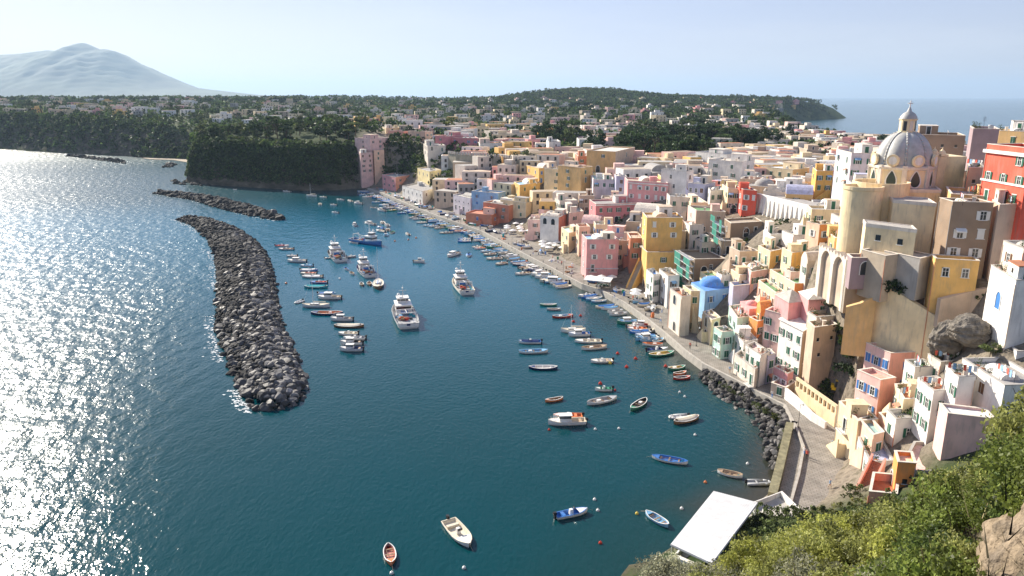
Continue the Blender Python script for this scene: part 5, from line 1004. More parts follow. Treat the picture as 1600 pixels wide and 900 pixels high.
def tree_kind(kind, lk, v):
    key = (kind, lk, v)
    if key not in TK:
        if kind == 'broad': q = crown_np(620, 3.4, 3.4, 2.7, .34, 26, 10 + v, 5.0); tr = trunk_mesh(5, .28, 1.8, v)
        elif kind == 'pine': q = crown_np(520, 4.2, 4.2, 1.6, .32, 30, 40 + v, 7.6, True); tr = trunk_mesh(7.8, .3, 2.6, v)
        elif kind == 'cypress': q = crown_np(420, 1.0, 1.0, 4.2, .26, 26, 60 + v, 4.6); tr = trunk_mesh(4, .2, .3, v)
        else: q = crown_np(420, 2.6, 2.6, 1.5, .26, 22, 80 + v, 1.3); tr = trunk_mesh(1.4, .14, .9, v)
        TK[key] = (np_mesh('crown', q[0], q[1], LM[lk], q[2]), tr)
    return TK[key]
treeused = {}; ntree = 0
def tree(x, y, kind, lk, v, s, pool, group, z=None, name=None):
    global ntree; ntree += 1
    dn = dict(dark='dark green', mid='green', olive='olive green', yellow='yellow green', grey='grey green', brown='brownish')[lk]; nm = dict(broad='broad_crowned_tree', pine='umbrella_pine', cypress='cypress_tree', bush='bush')[kind]
    lb = label_near(('small ' if s < .85 else 'large ' if s > 1.25 else '') + dn + ' ' + dict(broad='round tree', pine='umbrella pine', cypress='slender cypress', bush='bush')[kind], x, y, pool, treeused)
    e = empty(nm, (x, y, (T1(x, y) if z is None else z) - .2), lb, 'bush' if kind == 'bush' else 'tree', group, fr.uniform(0, 6.28)); e.scale = (s, s, s * fr.uniform(.88, 1.12))
    c, t = tree_kind(kind, lk, v); link('crown', c, e); link('trunk', t, e); return e
TLAND = [dict(noun='headland', x=-150, y=560), dict(noun='bay cliffs', x=-420, y=900), dict(noun='wooded hill', x=190, y=2000), dict(noun='pink headland tower', x=-95, y=505), dict(noun='ochre garden block', x=55, y=385)] + [q for q in SPEC if q['noun'] in ('wide white house', 'white arches house', 'white modern block', 'fort wall', 'long deep pink house', 'cream arched house', 'white balcony tower')]
# walled wood in the middle of the town
k = 0
while k < 118:
    a, b, sx, sy = fr.choice(WOODS); x, y = a + fr.uniform(-sx, sx), b + fr.uniform(-sy, sy)
    if not in_wood(x, y): continue
    k += 1; tree(x, y, fr.choice(['broad', 'broad', 'broad', 'pine']), fr.choice(['dark', 'dark', 'mid', 'olive', 'brown' if k % 6 == 0 else 'dark']), fr.randint(0, 3), fr.uniform(1.15, 2.0), TLAND, 'trees of the walled wood in the town')
# headland top
k = 0
while k < 74:
    px, py = fr.uniform(296, 580), fr.uniform(184, 214); p = at_h(px, py, 3, 500); 
    if p[1] > 720 or sdist(p[:1], p[1:2])[0][0] < 5 or (px > 556 and p[1] < 590): continue
    k += 1; tree(p[0], p[1], fr.choice(['broad', 'broad', 'bush', 'bush', 'pine']), fr.choice(['dark', 'dark', 'mid', 'olive']), fr.randint(0, 3), fr.uniform(.8, 1.5), TLAND, 'trees growing on the headland')
# single trees between the town houses
for px, py, kind, lk, s, h in ((742, 247, 'broad', 'dark', 1, 3), (756, 248, 'bush', 'mid', 1.3, 2), (772, 249, 'broad', 'dark', .9, 3), (790, 252, 'bush', 'dark', 1.5, 2), (806, 255, 'broad', 'dark', 1.1, 3), (824, 250, 'broad', 'olive', 1, 3), (838, 246, 'bush', 'mid', 1.4, 2), (870, 262, 'bush', 'mid', 1, 2), (1126, 268, 'bush', 'dark', .9, 2), (1140, 282, 'bush', 'olive', .8, 2), (1195, 262, 'bush', 'mid', 1, 2),
    (1208, 208, 'broad', 'mid', 1.2, 4), (1236, 204, 'broad', 'dark', 1.2, 4), (1160, 215, 'broad', 'dark', 1.3, 4), (1175, 222, 'broad', 'mid', 1.2, 4), (1130, 222, 'pine', 'mid', 1.2, 5), (1372, 226, 'broad', 'dark', 1.2, 4), (1380, 222, 'broad', 'dark', 1.2, 4), (1195, 275, 'bush', 'dark', .9, 2), (640, 205, 'broad', 'dark', 1, 4), (655, 206, 'bush', 'mid', 1, 3), (700, 196, 'broad', 'yellow', 1.4, 4), (690, 197, 'broad', 'dark', 1.3, 4), (712, 196, 'broad', 'dark', 1.2, 4)):
    p = at_h(px, py, h); tree(p[0], p[1], kind, lk, fr.randint(0, 3), s, SPEC, 'trees between the town houses')
for px, py, Y, s, lk in ((1400, 446, 119, .85, 'dark'), (1412, 440, 121, .7, 'mid'), (1385, 440, 121, .6, 'dark'), (1448, 420, 120, .7, 'dark'), (1450, 446, 119, .6, 'olive'), (1262, 620, 121, .8, 'dark'), (1290, 600, 124, .8, 'mid'), (1285, 618, 120, .7, 'olive'), (1325, 590, 128, .9, 'dark'), (1330, 560, 131, .9, 'dark'), (1310, 520, 128, .6, 'mid'), (1265, 486, 139, .5, 'mid'), (1300, 480, 138, .55, 'dark'), (1317, 530, 127, .5, 'yellow'),
    (1340, 512, 126, .5, 'yellow'), (1415, 502, 124, .5, 'yellow'), (1317, 695, 108, .6, 'mid'), (1430, 640, 97, .5, 'mid'), (1470, 492, 116, .5, 'dark'), (1490, 548, 108, .45, 'mid'), (1548, 540, 106, .5, 'olive'), (1530, 470, 113, .4, 'mid'), (1455, 520, 116, .5, 'dark')):
    hi_ = Y in (119, 121, 120) and 1380 < px < 1455
    p = at_y(px, py + 10, 126.5) if hi_ else at_h(px, py + 8, .3, Y - 7); tree(p[0], p[1], 'bush', lk, fr.randint(0, 3), s * 1.15, SPEC, 'garden bushes among the lower houses', z=p[2] if hi_ else None)
# rest of the individuals: the tree line of the plateau; everything farther is one wood
for px, py in [(fr.uniform(-10, 560), fr.uniform(158, 178)) for _ in range(2000)]:
    if ntree >= 290: break
    p = at_h(px, py, 4, 560)
    if p[1] > 1400 or p[1] < 600: continue
    tree(p[0], p[1], fr.choice(['broad', 'pine', 'broad', 'cypress']), fr.choice(['dark', 'mid', 'olive', 'dark']), fr.randint(0, 3), fr.uniform(.9, 1.6), TLAND, 'trees on the far plateau')
def forest(name, pts, leaf, n, label, z0=0, flatz=1.0, lk='mid'):
    VV, CC = [], []; bases = [crown_np(n, 1, 1, .85, leaf, 9, 200 + s, .7) for s in range(6)]
    for i, (x, y, z, s) in enumerate(pts):
        V, F_, c = bases[i % 6]; a = (i * 2.399) % 6.28; ca, sa = cos(a), sin(a); V = V * s; VV.append(np.stack([V[:, 0] * ca - V[:, 1] * sa + x, V[:, 0] * sa + V[:, 1] * ca + y, V[:, 2] * flatz + z], 1)); tt = .42 + ((i * 7919) % 100) / 100 * 1.0; CC.append(c * np.array([tt * (1.25 if i % 7 == 0 else 1), tt, tt * .9, 1]))
    V = np.concatenate(VV); tag(link(name, np_mesh(name, V, np.arange(len(V)).reshape(-1, 4), LM[lk], np.concatenate(CC))), label, 'wood', kind='stuff')
pts = []
hx = np.array([q['x'] for q in HOUSES] + [f[0] for f in far]); hy = np.array([q['y'] for q in HOUSES] + [f[1] for f in far])
N_ = 26000; PX = rng.uniform(-60, 1300, N_); PYf = 150 + rng.uniform(0, 1, N_) ** 1.4 * 66
for i in range(N_):
    if len(pts) > 11000: break
    Yr = None; d_ = ray(PX[i], PYf[i]); 
    if i % 2 == 0:   # sample evenly over the ground as well
        y = rng.uniform(560, 2900); x = (PX[i] - 800) / FPX * y * 1.0
    else:
        t = (27 + 18 * min(1, 1) - HC) / d_[2] if d_[2] < -.002 else 1500 / d_[1]; x, y = d_[0] * t, d_[1] * t
        if y > 2900 or y < 560: continue
    pts.append((x, y))
pts = np.array(pts); dd, _, _ = sdist(pts[:, 0], pts[:, 1]); zz = T(pts[:, 0], pts[:, 1]); out = []
for (x, y), d_, z in zip(pts, dd, zz):
    if d_ < 3: continue
    j = np.hypot(hx - x, hy - y)
    if j.min() < 7.5 or (x > -95 and y < 600): continue
    k_ = np.argmin(j)
    if (hy[k_] > y) and j.min() < 13: continue
    out.append((x, y, z - .4, fr.uniform(2.6, 5.8) * (1 if y < 1500 else 1.3)))
xx = rng.uniform(-150, 950, 9000); yv = rng.uniform(1650, 2450, 9000); dd, _, _ = sdist(xx, yv); zz = T(xx, yv)
for x, y, d_, z in zip(xx, yv, dd, zz):
    if d_ > 2 and len(out) < 15000 and Zp(x, y) > 46 and np.hypot(hx - x, hy - y).min() > 9: out.append((x, y, z - .5, fr.uniform(2.8, 5)))
xx = rng.uniform(-90, 330, 20000); yv = rng.uniform(130, 760, 20000); dd, _, qq = sdist(xx, yv); zz = T(xx, yv); kk = 0
for x, y, d_, z, q in zip(xx, yv, dd, zz, qq):
    if d_ < q + 9 or kk > 1900: continue
    j = np.hypot(hx - x, hy - y)
    if j.min() < (6.2 if y > 330 else 5.2): continue
    kk += 1; out.append((x, y, z - .3, fr.uniform(2.0, 4.6) if y > 400 else fr.uniform(1.2, 2.8) if y > 330 else fr.uniform(.6, 1.3)))
forest('woodland', out, .22, 60, 'dense green woodland and gardens covering the far island plateau and hill', lk='mid')
print('woodland', len(out), 'trees', ntree)
# scrub hanging on the cliffs and slopes
out = []; n_ = 60000; xx = rng.uniform(-640, -60, n_); yv = rng.uniform(470, 1000, n_); dd, ww, _ = sdist(xx, yv); zz = T(xx, yv)
for x, y, d_, z, q in zip(xx, yv, dd, zz, ww):
    if not (1.5 < d_ < q * 1.2 + 4): continue
    if x > -105 and y < 520: continue
    lowp = .95 if y < 640 else .35
    if nz(x * 2, y * 2 + z) + nz(z * 4, x) > .85 and z < 16: continue
    if fr.random() > lowp: continue
    out.append((x, y, z - .6, fr.uniform(1.1, 2.6) * (1 if y < 620 else 1.5)))
xx = rng.uniform(-245, -92, 60000); yv = rng.uniform(484, 640, 60000); dd, ww, _ = sdist(xx, yv); m_ = (dd > .6) & (dd < 10) & (ww < 16); xx, yv, dd = xx[m_], yv[m_], dd[m_]; zz = T(xx, yv); ex = []
for x, y, d_, z in zip(xx, yv, dd, zz):
    if x > -105 and y < 520: continue
    if nz(x * 1.5, z * 6) > .45 + .5 * fr.random() and z < 22: continue
    ex.append((x, y, z - .5, fr.uniform(.9, 2.0)))
out = ex[:4200] + out
forest('cliff_scrub', out[:12500], .24, 42, 'dark green scrub clinging to the headland and bay cliffs'); print('scrub', len(out))
out = []; n_ = 1500; xx = rng.uniform(-95, -30, n_); yv = rng.uniform(440, 520, n_); dd, ww, _ = sdist(xx, yv); zz = T(xx, yv)
for x, y, d_, z in zip(xx, yv, dd, zz):
    px, py, _ = proj(x, y, z)
    if d_ < 12 or not (590 < px < 665 and 222 < py < 275) or (px - 590) * .7 + py > 330: pass
    if 585 < px < 668 and 225 < py < 272 and d_ > 12: out.append((x, y, z - .3, fr.uniform(1, 2)))
if out: forest('slope_scrub', out[:400], .24, 50, 'shaded green scrub on the steep slope below the headland houses')
# tufts along the promenade bank
out = []
for k in range(70):
    t = fr.random(); P0 = [(1110, 590), (1150, 613), (1190, 637), (1218, 655), (1228, 690), (1222, 730), (1216, 760)]; j = int(t * 6); u_ = t * 6 - j; p = at_z(P0[j][0] * (1 - u_) + P0[j + 1][0] * u_, P0[j][1] * (1 - u_) + P0[j + 1][1] * u_, 1.4); out.append((p[0] + fr.uniform(-.6, .4), p[1], 1.0, fr.uniform(.25, .7)))
forest('bank_weeds', out, .16, 60, 'yellow green weeds growing along the promenade bank and sea wall', lk='olive')

out = []
for k in range(9000):
    x, y = fr.uniform(28, 92), fr.uniform(56, 104)
    if len(out) > 750: break
    if min(hypot(q['x'] - x, q['y'] - y) - q['r'] for q in HOUSES) < -.5: continue
    z = T1(x, y)
    if z < 2.6 or sdist(np.array([x]), np.array([y]))[0][0] < 4: continue
    px, py, _ = proj(x, y, z)
    if px < 1322 and py < 778: continue
    out.append((x, y, z - .3, fr.uniform(.5, 1.3)))
forest('slope_shrubs', out, .13, 110, 'low scrub covering the bare slope between the orange houses and the viewpoint', lk='olive')
# ---------------- the bank below the viewpoint, with its shrubs ----------------
cols = [(930, 985, 26), (1030, 930, 26), (1140, 925, 25), (1250, 868, 24), (1340, 852, 23), (1430, 822, 21), (1500, 794, 19.5), (1560, 758, 18), (1620, 716, 16.5), (1760, 640, 14.5), (2100, 560, 12)]
g = []
for px, py, Y in cols:
    p = at_y(px, py, Y); n1 = at_y(px, py + 120, Y * .74); n2 = at_y(px, py + 330, Y * .46); g.append([(n2[0] * .5, n2[1] * .3 - 2, 57.5), tuple(n2), tuple(n1), tuple(p), (p[0] * 1.1, p[1] * 1.12, p[2] - 6), (p[0] * 1.35, p[1] * 1.45, p[2] - 20), (p[0] * 1.6, p[1] * 1.8, 8)])
G = np.array(g); NI, NJ = 56, 48; from_i = np.linspace(0, len(cols) - 1, NI); from_j = np.linspace(0, 6, NJ); rows = []
for a in from_i:
    i0 = min(int(a), len(cols) - 2); fa = a - i0; r = []
    for b_ in from_j:
        j0 = min(int(b_), 5); fb_ = b_ - j0; p = (G[i0, j0] * (1 - fa) + G[i0 + 1, j0] * fa) * (1 - fb_) + (G[i0, j0 + 1] * (1 - fa) + G[i0 + 1, j0 + 1] * fa) * fb_
        p = p + np.array([0, 0, .35 * nz(p[0] * 9, p[1] * 9)]); r.append(tuple(p))
    rows.append(r)
hm_ = mat('hillside_earth', (.1, .085, .055), .95, .4, 2, .8); hb = MB(); hb.loft(rows); tag(hb.build('hillside', hm_, smooth=True), kind='structure')
HG = np.array(rows)
def lump(name, base, size, seed, m, label, cat, amp=.35, n=5, strata=0.0, rz=0):
    """weathered rock: a finely divided ball pushed about by layered noise"""
    V, F_ = np.array(ico), np.array(icf)
    for _ in range(n): V, F_ = subdiv(list(V), [tuple(f) for f in F_])
    g_ = np.random.default_rng(seed); o = g_.uniform(0, 50, 3); k = V * 1.0
    def fn(p, s): return np.sin(p[:, 0] * s + o[0]) * np.sin(p[:, 1] * s * 1.1 + o[1]) * np.sin(p[:, 2] * s * .9 + o[2])
    d_ = 1 + amp * fn(V + .3 * np.stack([fn(V, 3), fn(V, 2.6), fn(V, 3.4)], 1), 2.6) + amp * .5 * fn(V + .2, 6) + amp * .15 * fn(V, 13) + amp * .06 * fn(V, 29)
    if strata: d_ = d_ * (1 + strata * np.sign(np.sin(V[:, 2] * 17 + 2 * fn(V, 2))) * np.abs(np.sin(V[:, 2] * 17 + 2 * fn(V, 2))) ** .4)
    rg = 1 - np.abs(fn(V + .4, 5)) * .12 - np.abs(fn(V + 1.1, 12)) * .05 - np.abs(fn(V + 2.3, 31)) * .02; d_ = d_ * rg
    V = V * d_[:, None] * np.array(size)
    o_ = link(name, np_mesh(name, V, F_, m, k=3, smooth=False), None, base, rz); return tag(o_, label, cat)
tuff = mat('yellow_tuff', (.24, .185, .125), .95, .5, 2.5, .9, stain=.3)
p = at_y(1672, 905, 11.5); lump('rock_outcrop', tuple(p), (1.3, 1.9, 1.5), 5, tuff, 'pale layered tuff rock jutting out beside the shrubs', 'rock', .2, 5, .035)
gt = mat('grey_tuff', (.17, .15, .125), .95, .5, .9, .9, stain=.4)
p = at_y(1515, 516, 110); lump('rock_outcrop', tuple(p), (3.1, 2.8, 2.6), 8, gt, 'rugged grey rock outcrop under the house with the blue arched door', 'rock', .13, 6, .03)
p = at_y(1478, 530, 114); lump('rock_outcrop', tuple(p), (2.6, 2.4, 3.2), 12, gt, 'smaller fissured rock below the rugged outcrop', 'rock', .14, 5, .03)
# shrubs
SK = {}
def shrub_mesh(lk, v):
    if (lk, v) not in SK:
        n_ = 6500; q = crown_np(n_, 1.15, 1.15, .95, .038, 60, 300 + v, .75); b = MB(); g_ = random.Random(v)
        for k in range(16):
            a = k * 2.4; r_ = g_.uniform(.5, 1.05); b.bar((0, 0, -.5), (r_ * .5 * cos(a), r_ * .5 * sin(a), .5), .03, 5, r2=.02); b.bar((r_ * .5 * cos(a), r_ * .5 * sin(a), .5), (r_ * cos(a + .3), r_ * sin(a + .3), g_.uniform(.7, 1.6)), .018, 4, r2=.006)
        SK[lk, v] = (np_mesh('leaves', q[0], q[1], LS[lk], q[2]), b.mesh('stem', M['bark']))
    return SK[lk, v]
sf = random.Random(21); spots = []; used_s = {}
for k in range(4000):
    if len(spots) > 150: break
    i, j = sf.randint(0, NI - 1), sf.randint(0, NJ - 1); p = HG[i, j]
    if p[1] < 5.5 or p[2] < 30: continue
    px, py, d_ = proj(*p)
    if d_ < 6 or px < 985 or px > 1680 or py > 1010: continue
    if any(np.linalg.norm(p - q[0]) < .85 for q in spots): continue
    if px > 1500 and py > 800: continue
    spots.append((p, px, py))
spots.sort(key=lambda q: q[1])
for k, (p, px, py) in enumerate(spots):
    if py > 920 and px < 1400: lk = sf.choice(['grey', 'grey', 'olive', 'yellow'])
    elif px < 1260: lk = sf.choice(['yellow', 'yellow', 'mid', 'olive', 'yellow'])
    elif px < 1420: lk = sf.choice(['yellow', 'olive', 'olive', 'grey', 'mid', 'yellow'])
    else: lk = sf.choice(['olive', 'mid', 'mid', 'dark', 'olive'])
    s = sf.uniform(.6, 1.05); e = empty('shrub', (p[0], p[1], p[2] - .25), None, 'shrub', 'shrubs on the bank below the viewpoint', sf.uniform(0, 6.28)); e.scale = (s, s, s * sf.uniform(.8, 1.25))
    dn = dict(dark='dark green', mid='green', olive='olive green', yellow='yellow green', grey='grey green')[lk]; used_s[dn] = used_s.get(dn, 0) + 1
    e['label'] = '%s leafy shrub, %s of its colour along the bank starting from the white roof' % (dn, ordw(used_s[dn]))
    c, t = shrub_mesh(lk, k % 5); link('leaves', c, e); link('stem', t, e)
# dry stalks and blades between the shrubs
gb = MB()
for k in range(2600):
    i, j = sf.randint(0, NI - 1), sf.randint(6, NJ - 18); p = HG[i, j] + np.array([sf.uniform(-.6, .6), sf.uniform(-.6, .6), -.15])
    a = sf.uniform(0, 6.28); h_ = sf.uniform(.3, .9); w_ = .02; l_ = sf.uniform(.1, .5)
    gb.add([(p[0] - w_ * sin(a), p[1] + w_ * cos(a), p[2]), (p[0] + w_ * sin(a), p[1] - w_ * cos(a), p[2]), (p[0] + l_ * cos(a), p[1] + l_ * sin(a), p[2] + h_)], [(0, 1, 2)], k % 2)
tag(gb.build('dry_grass', [mat('dry_grass', (.3, .25, .13), .9), LM['olive']]), 'dry grass and stalks between the shrubs of the bank', 'grass', kind='stuff')

# ---------------- boats ----------------
BC = dict(white=(.78, .76, .72), cream=(.7, .62, .48), blue=(.05, .18, .48), lightblue=(.2, .42, .62), navy=(.02, .04, .14), red=(.5, .05, .03), orange=(.65, .2, .07), green=(.05, .25, .15), teal=(.03, .35, .38), tan=(.45, .33, .22), grey=(.4, .4, .4), wood=(.28, .15, .07), yellow=(.7, .5, .08), black=(.03, .03, .035), pinkish=(.6, .25, .2))
def bm(c, r=.45): return mat('boat_paint_' + c, BC[c], r, .12, 3, .1, stain=.15)
BM_ = {}
def hull_rows(L, B, hs_, dr, kind, n=11):
    O, I_ = [], []
    for i in range(n):
        t = -1 + 2 * i / (n - 1)
        if kind == 'gozzo': f = max(.03, (1 - abs(t) ** 2.6)) ** .75; sz = hs_ * (1 + .45 * t * t)
        else: f = (1 - .14 * t * t) if t < 0 else max(.03, 1 - t ** 2.6) ** .75; sz = hs_ * (1 + .35 * max(t, 0) ** 2)
        b = B / 2 * f; x = L / 2 * (t + (.03 if i == n - 1 else 0)); th = min(.09 + .03 * (B > 2), b * .5)
        O.append([(x, -b, sz), (x, -b * .93, sz * .35), (x * .97, -b * .62, -dr * .5), (x * .94, 0, -dr), (x * .97, b * .62, -dr * .5), (x, b * .93, sz * .35), (x, b, sz)])
        bi = max(b - th, .005); fl = min(.1, sz * .3); xi = x * (1 - .1 / L * 2); I_.append([(xi, -bi, sz), (xi * .97, -bi * .82, fl), (xi * .97, bi * .82, fl), (xi, bi, sz)])
    return O, I_
def boat_meshes(kind, L, B, hc, ic, cover):
    key = (kind, round(L * 2) / 2, round(B * 3) / 3, hc, ic, cover)
    if key in BM_: return BM_[key]
    L, B = key[1], key[2]; parts = []; hk = 'gozzo' if kind in ('rowboat', 'sail', 'gozzo') else 'launch'; sh_ = .42 if kind == 'rowboat' else .5 if kind in ('launch', 'gozzo') else .75 if kind != 'trawler' else 1.5
    dr = .3 if kind != 'trawler' else 1.0
    if kind != 'dinghy':
        O, I_ = hull_rows(L, B, sh_, dr, hk); h = MB().loft(O)
        for r in (O[0],) if hk == 'launch' else (): h.add(r, [tuple(range(7))[::-1]])
        parts.append(('hull', h.mesh('hull', bm(hc)), None)); gw = MB().loft([[p[0] for p in O], [(p[0][0], p[0][1] - .03, p[0][2] + .05) for p in O], [(p[0][0], p[0][1], p[0][2] + .05) for p in I_], [p[0] for p in I_]])
        gw.loft([[p[-1] for p in O], [(p[-1][0], p[-1][1] + .03, p[-1][2] + .05) for p in O], [(p[-1][0], p[-1][1], p[-1][2] + .05) for p in I_], [p[-1] for p in I_]])
        if hk == 'launch': gw.box((-L / 2, 0, sh_ * 1.0), (.14, B * .86, .1))
        parts.append(('gunwale', gw.mesh('gunwale', bm('white' if hc != 'white' else ic if ic != 'white' else 'cream')), None))
        inn = MB().loft(I_)
        if kind in ('launch', 'cabin', 'cruiser', 'sail'): inn.add(I_[0], [(0, 1, 2, 3)])
        parts.append(('interior', inn.mesh('interior', bm(ic)), None))
    if kind in ('rowboat', 'gozzo'):
        for x in (-.25, .02, .27): parts.append(('thwart', MB().box((x * L, 0, sh_ * .72), (.24, B * (.86 if abs(x) < .2 else .74), .05)).mesh('thwart', M['wood'] if ic != 'white' else bm('white')), None))
        fd = MB(); O, I_ = hull_rows(L, B, sh_, .3, hk); fd.loft([[(q[0][0], q[0][1], q[0][2] + .02), (q[-1][0], q[-1][1], q[-1][2] + .02)] for q in O[-3:]]); parts.append(('foredeck', fd.mesh('foredeck', bm(hc if hc != 'white' else ic)), None))
        if kind == 'gozzo': parts.append(('engine_box', MB().box((-.1 * L, 0, sh_ * .8), (.8, .6, .5)).mesh('engine_box', bm('white')), None))
    if kind in ('launch', 'cabin', 'cruiser'):
        O, I_ = hull_rows(L, B, sh_, .3, hk); fd = MB(); k0 = -4 if kind == 'launch' else -6; fd.loft([[(q[0][0], q[0][1], q[0][2] + .02), (q[0][0], 0, q[0][2] + .1), (q[-1][0], q[-1][1], q[-1][2] + .02)] for q in O[k0:]]); parts.append(('foredeck', fd.mesh('foredeck', bm('white' if hc == 'white' else hc)), None))
        ob = MB().box((-L / 2 - .2, 0, .35), (.3, .32, .9), m=0).box((-L / 2 - .22, 0, .85), (.5, .38, .42), m=1); parts.append(('outboard_motor', ob.mesh('outboard_motor', [M['metal'], M['black']]), None))
        if kind == 'launch':
            cs = MB().box((-.02 * L, 0, .62), (.6, .6, .8), m=0, tap=.8).box((.08 * L, 0, 1.12), (.06, .7, .35), m=1); parts.append(('console', cs.mesh('console', [bm('white'), M['glass']]), None)); parts.append(('seat', MB().box((-.28 * L, 0, .4), (.5, B * .7, .3)).mesh('seat', bm(ic if ic != 'white' else 'tan')), None))
    if kind in ('cabin', 'cruiser'):
        ch = 1.0 if kind == 'cabin' else 1.25; c = MB().box((.06 * L, 0, sh_ + ch / 2 - .1), (L * .34, B * .62, ch), m=0, tap=.86); c.box((.06 * L, 0, sh_ + ch * .62), (L * .325, B * .6, ch * .28), m=1); c.box((.05 * L, 0, sh_ + ch - .06), (L * .36, B * .64, .09), m=0)
        parts.append(('cabin', c.mesh('cabin', [bm('white'), M['glass']]), None)); rr_ = MB()
        for s in (-1, 1):
            pts = [(L * .46, 0), (L * .36, s * B * .28), (L * .2, s * B * .4), (0, s * B * .45)]
            for a, c_ in zip(pts, pts[1:]): rr_.bar((a[0], a[1], sh_ + .75), (c_[0], c_[1], sh_ + .7), .02, 4); rr_.bar((c_[0], c_[1], sh_), (c_[0], c_[1], sh_ + .7), .015, 4)
        parts.append(('rail', rr_.mesh('rail', M['rail']), None)); parts.append(('seat', MB().box((-.36 * L, 0, .5), (.5, B * .7, .35)).mesh('seat', bm('tan')), None))
    if kind == 'sail':
        c = MB().box((.05 * L, 0, sh_ + .15), (L * .35, B * .5, .42), m=0, tap=.85).box((.05 * L, 0, sh_ + .22), (L * .33, B * .49, .14), m=1); parts.append(('cabin', c.mesh('cabin', [bm('white'), M['glass']]), None))
        O, _ = hull_rows(L, B, sh_, .3, hk); parts.append(('deck', MB().loft([[(q[0][0], q[0][1], q[0][2] - .03), (q[-1][0], q[-1][1], q[-1][2] - .03)] for q in O]).mesh('deck', bm('cream')), None))
        H_ = L * 1.15; m_ = MB().bar((.1 * L, 0, .5), (.1 * L, 0, H_), .07, 6, 0, .04); m_.bar((.1 * L, -B * .3, H_ * .6), (.1 * L, B * .3, H_ * .6), .025, 4); 
        for q in ((L / 2, 0), (-L / 2, 0), (.08 * L, -B * .45), (.08 * L, B * .45)): m_.bar((q[0], q[1], sh_), (.1 * L, 0, H_ * .97), .012, 3)
        parts.append(('mast', m_.mesh('mast', M['frame']), None)); parts.append(('boom', MB().bar((.1 * L, 0, 1.5), (-.38 * L, 0, 1.45), .05, 6).bar((.08 * L, 0, 1.62), (-.36 * L, 0, 1.58), .14, 7).mesh('boom', bm('blue' if hc != 'white' else 'cream')), None))
    if kind == 'dinghy':
        tb = MB(); pts = [(-L / 2, -B / 2 + .2), (L * .2, -B / 2 + .2), (L * .4, -B * .22), (L / 2 - .15, 0), (L * .4, B * .22), (L * .2, B / 2 - .2), (-L / 2, B / 2 - .2)]
        for a, c_ in zip(pts, pts[1:]): tb.bar((a[0], a[1], .22), (c_[0], c_[1], .22), .22, 10)
        parts.append(('tube', tb.mesh('tube', bm(hc), True), None)); parts.append(('floor', MB().box((-.04 * L, 0, .1), (L * .8, B - .5, .06)).mesh('floor', bm(ic)), None)); parts.append(('seat', MB().box((-.1 * L, 0, .32), (.25, B - .5, .05)).mesh('seat', bm('grey')), None)); parts.append(('outboard_motor', MB().box((-L / 2 - .1, 0, .45), (.35, .3, .6)).mesh('outboard_motor', M['black']), None))
    if kind in ('rowboat', 'gozzo') and not cover:
        for sgn in (-1, 1): parts.append(('oar', MB().bar((-.3 * L, sgn * .25 * B, sh_ * .85), (.2 * L, sgn * .12 * B, sh_ * .9), .03, 5).box((.25 * L, sgn * .11 * B, sh_ * .92), (.4, .13, .03)).mesh('oar', M['wood']), None))
        g_ = random.Random(int(L * 7)); nb = MB()
        for k in range(9): nb.box((-.36 * L + g_.gauss(0, .05), g_.gauss(0, .12), sh_ * .5), (g_.uniform(.2, .5), g_.uniform(.2, .4), .2), g_.uniform(0, 3))
        parts.append(('net_heap', nb.mesh('net_heap', bm(g_.choice(['grey', 'teal', 'red', 'black']), .95)), None))
    if L < 9: parts.append(('mooring_rope', MB().bar((L / 2, 0, sh_ * 1.1), (L / 2 + 1.1, .1, -.05), .018, 4).bar((L / 2 + 1.1, .1, -.05), (L / 2 + 1.9, .15, -.4), .018, 4).mesh('mooring_rope', bm('tan')), None))
    if cover:
        O, _ = hull_rows(L, B, sh_, .3, hk); rows_ = []
        for q in O[1:-1]: rows_.append([(q[0][0] * .97, q[0][1] * 1.03, q[0][2] - .04), (q[0][0] * .97, q[0][1] * .6, q[0][2] + .22), (q[0][0] * .97, 0, q[0][2] + .38), (q[0][0] * .97, q[-1][1] * .6, q[0][2] + .22), (q[0][0] * .97, q[-1][1] * 1.03, q[0][2] - .04)])
        parts.append(('canvas_cover', MB().loft(rows_).mesh('canvas_cover', bm(cover, .9)), None))
    if kind == 'trawler':
        O, I_ = hull_rows(L, B, sh_, 1., hk); parts.append(('deck', MB().loft([[(q[0][0], q[0][1] * .95, .75), (q[-1][0], q[-1][1] * .95, .75)] for q in O]).mesh('deck', bm('grey', .9)), None))
        parts.append(('rubbing_strake', MB().loft([[(q[0][0], q[0][1] - .05, q[0][2] * .75) for q in O], [(q[0][0], q[0][1] - .09, q[0][2] * .9) for q in O]]).loft([[(q[-1][0], q[-1][1] + .05, q[-1][2] * .75) for q in O], [(q[-1][0], q[-1][1] + .09, q[-1][2] * .9) for q in O]]).mesh('rubbing_strake', bm(ic)), None))
        w_ = MB().box((.16 * L, 0, 2.0), (L * .24, B * .62, 2.6), m=0).box((.16 * L, 0, 2.55), (L * .245, B * .63, .6), m=1).box((.15 * L, 0, 3.4), (L * .28, B * .7, .15), m=0).box((.19 * L, 0, 4.1), (L * .12, B * .46, 1.4), m=0).box((.19 * L, 0, 4.3), (L * .122, B * .47, .5), m=1).box((.19 * L, 0, 4.9), (L * .14, B * .52, .1), m=0); parts.append(('wheelhouse', w_.mesh('wheelhouse', [bm('white'), M['glass']]), None))
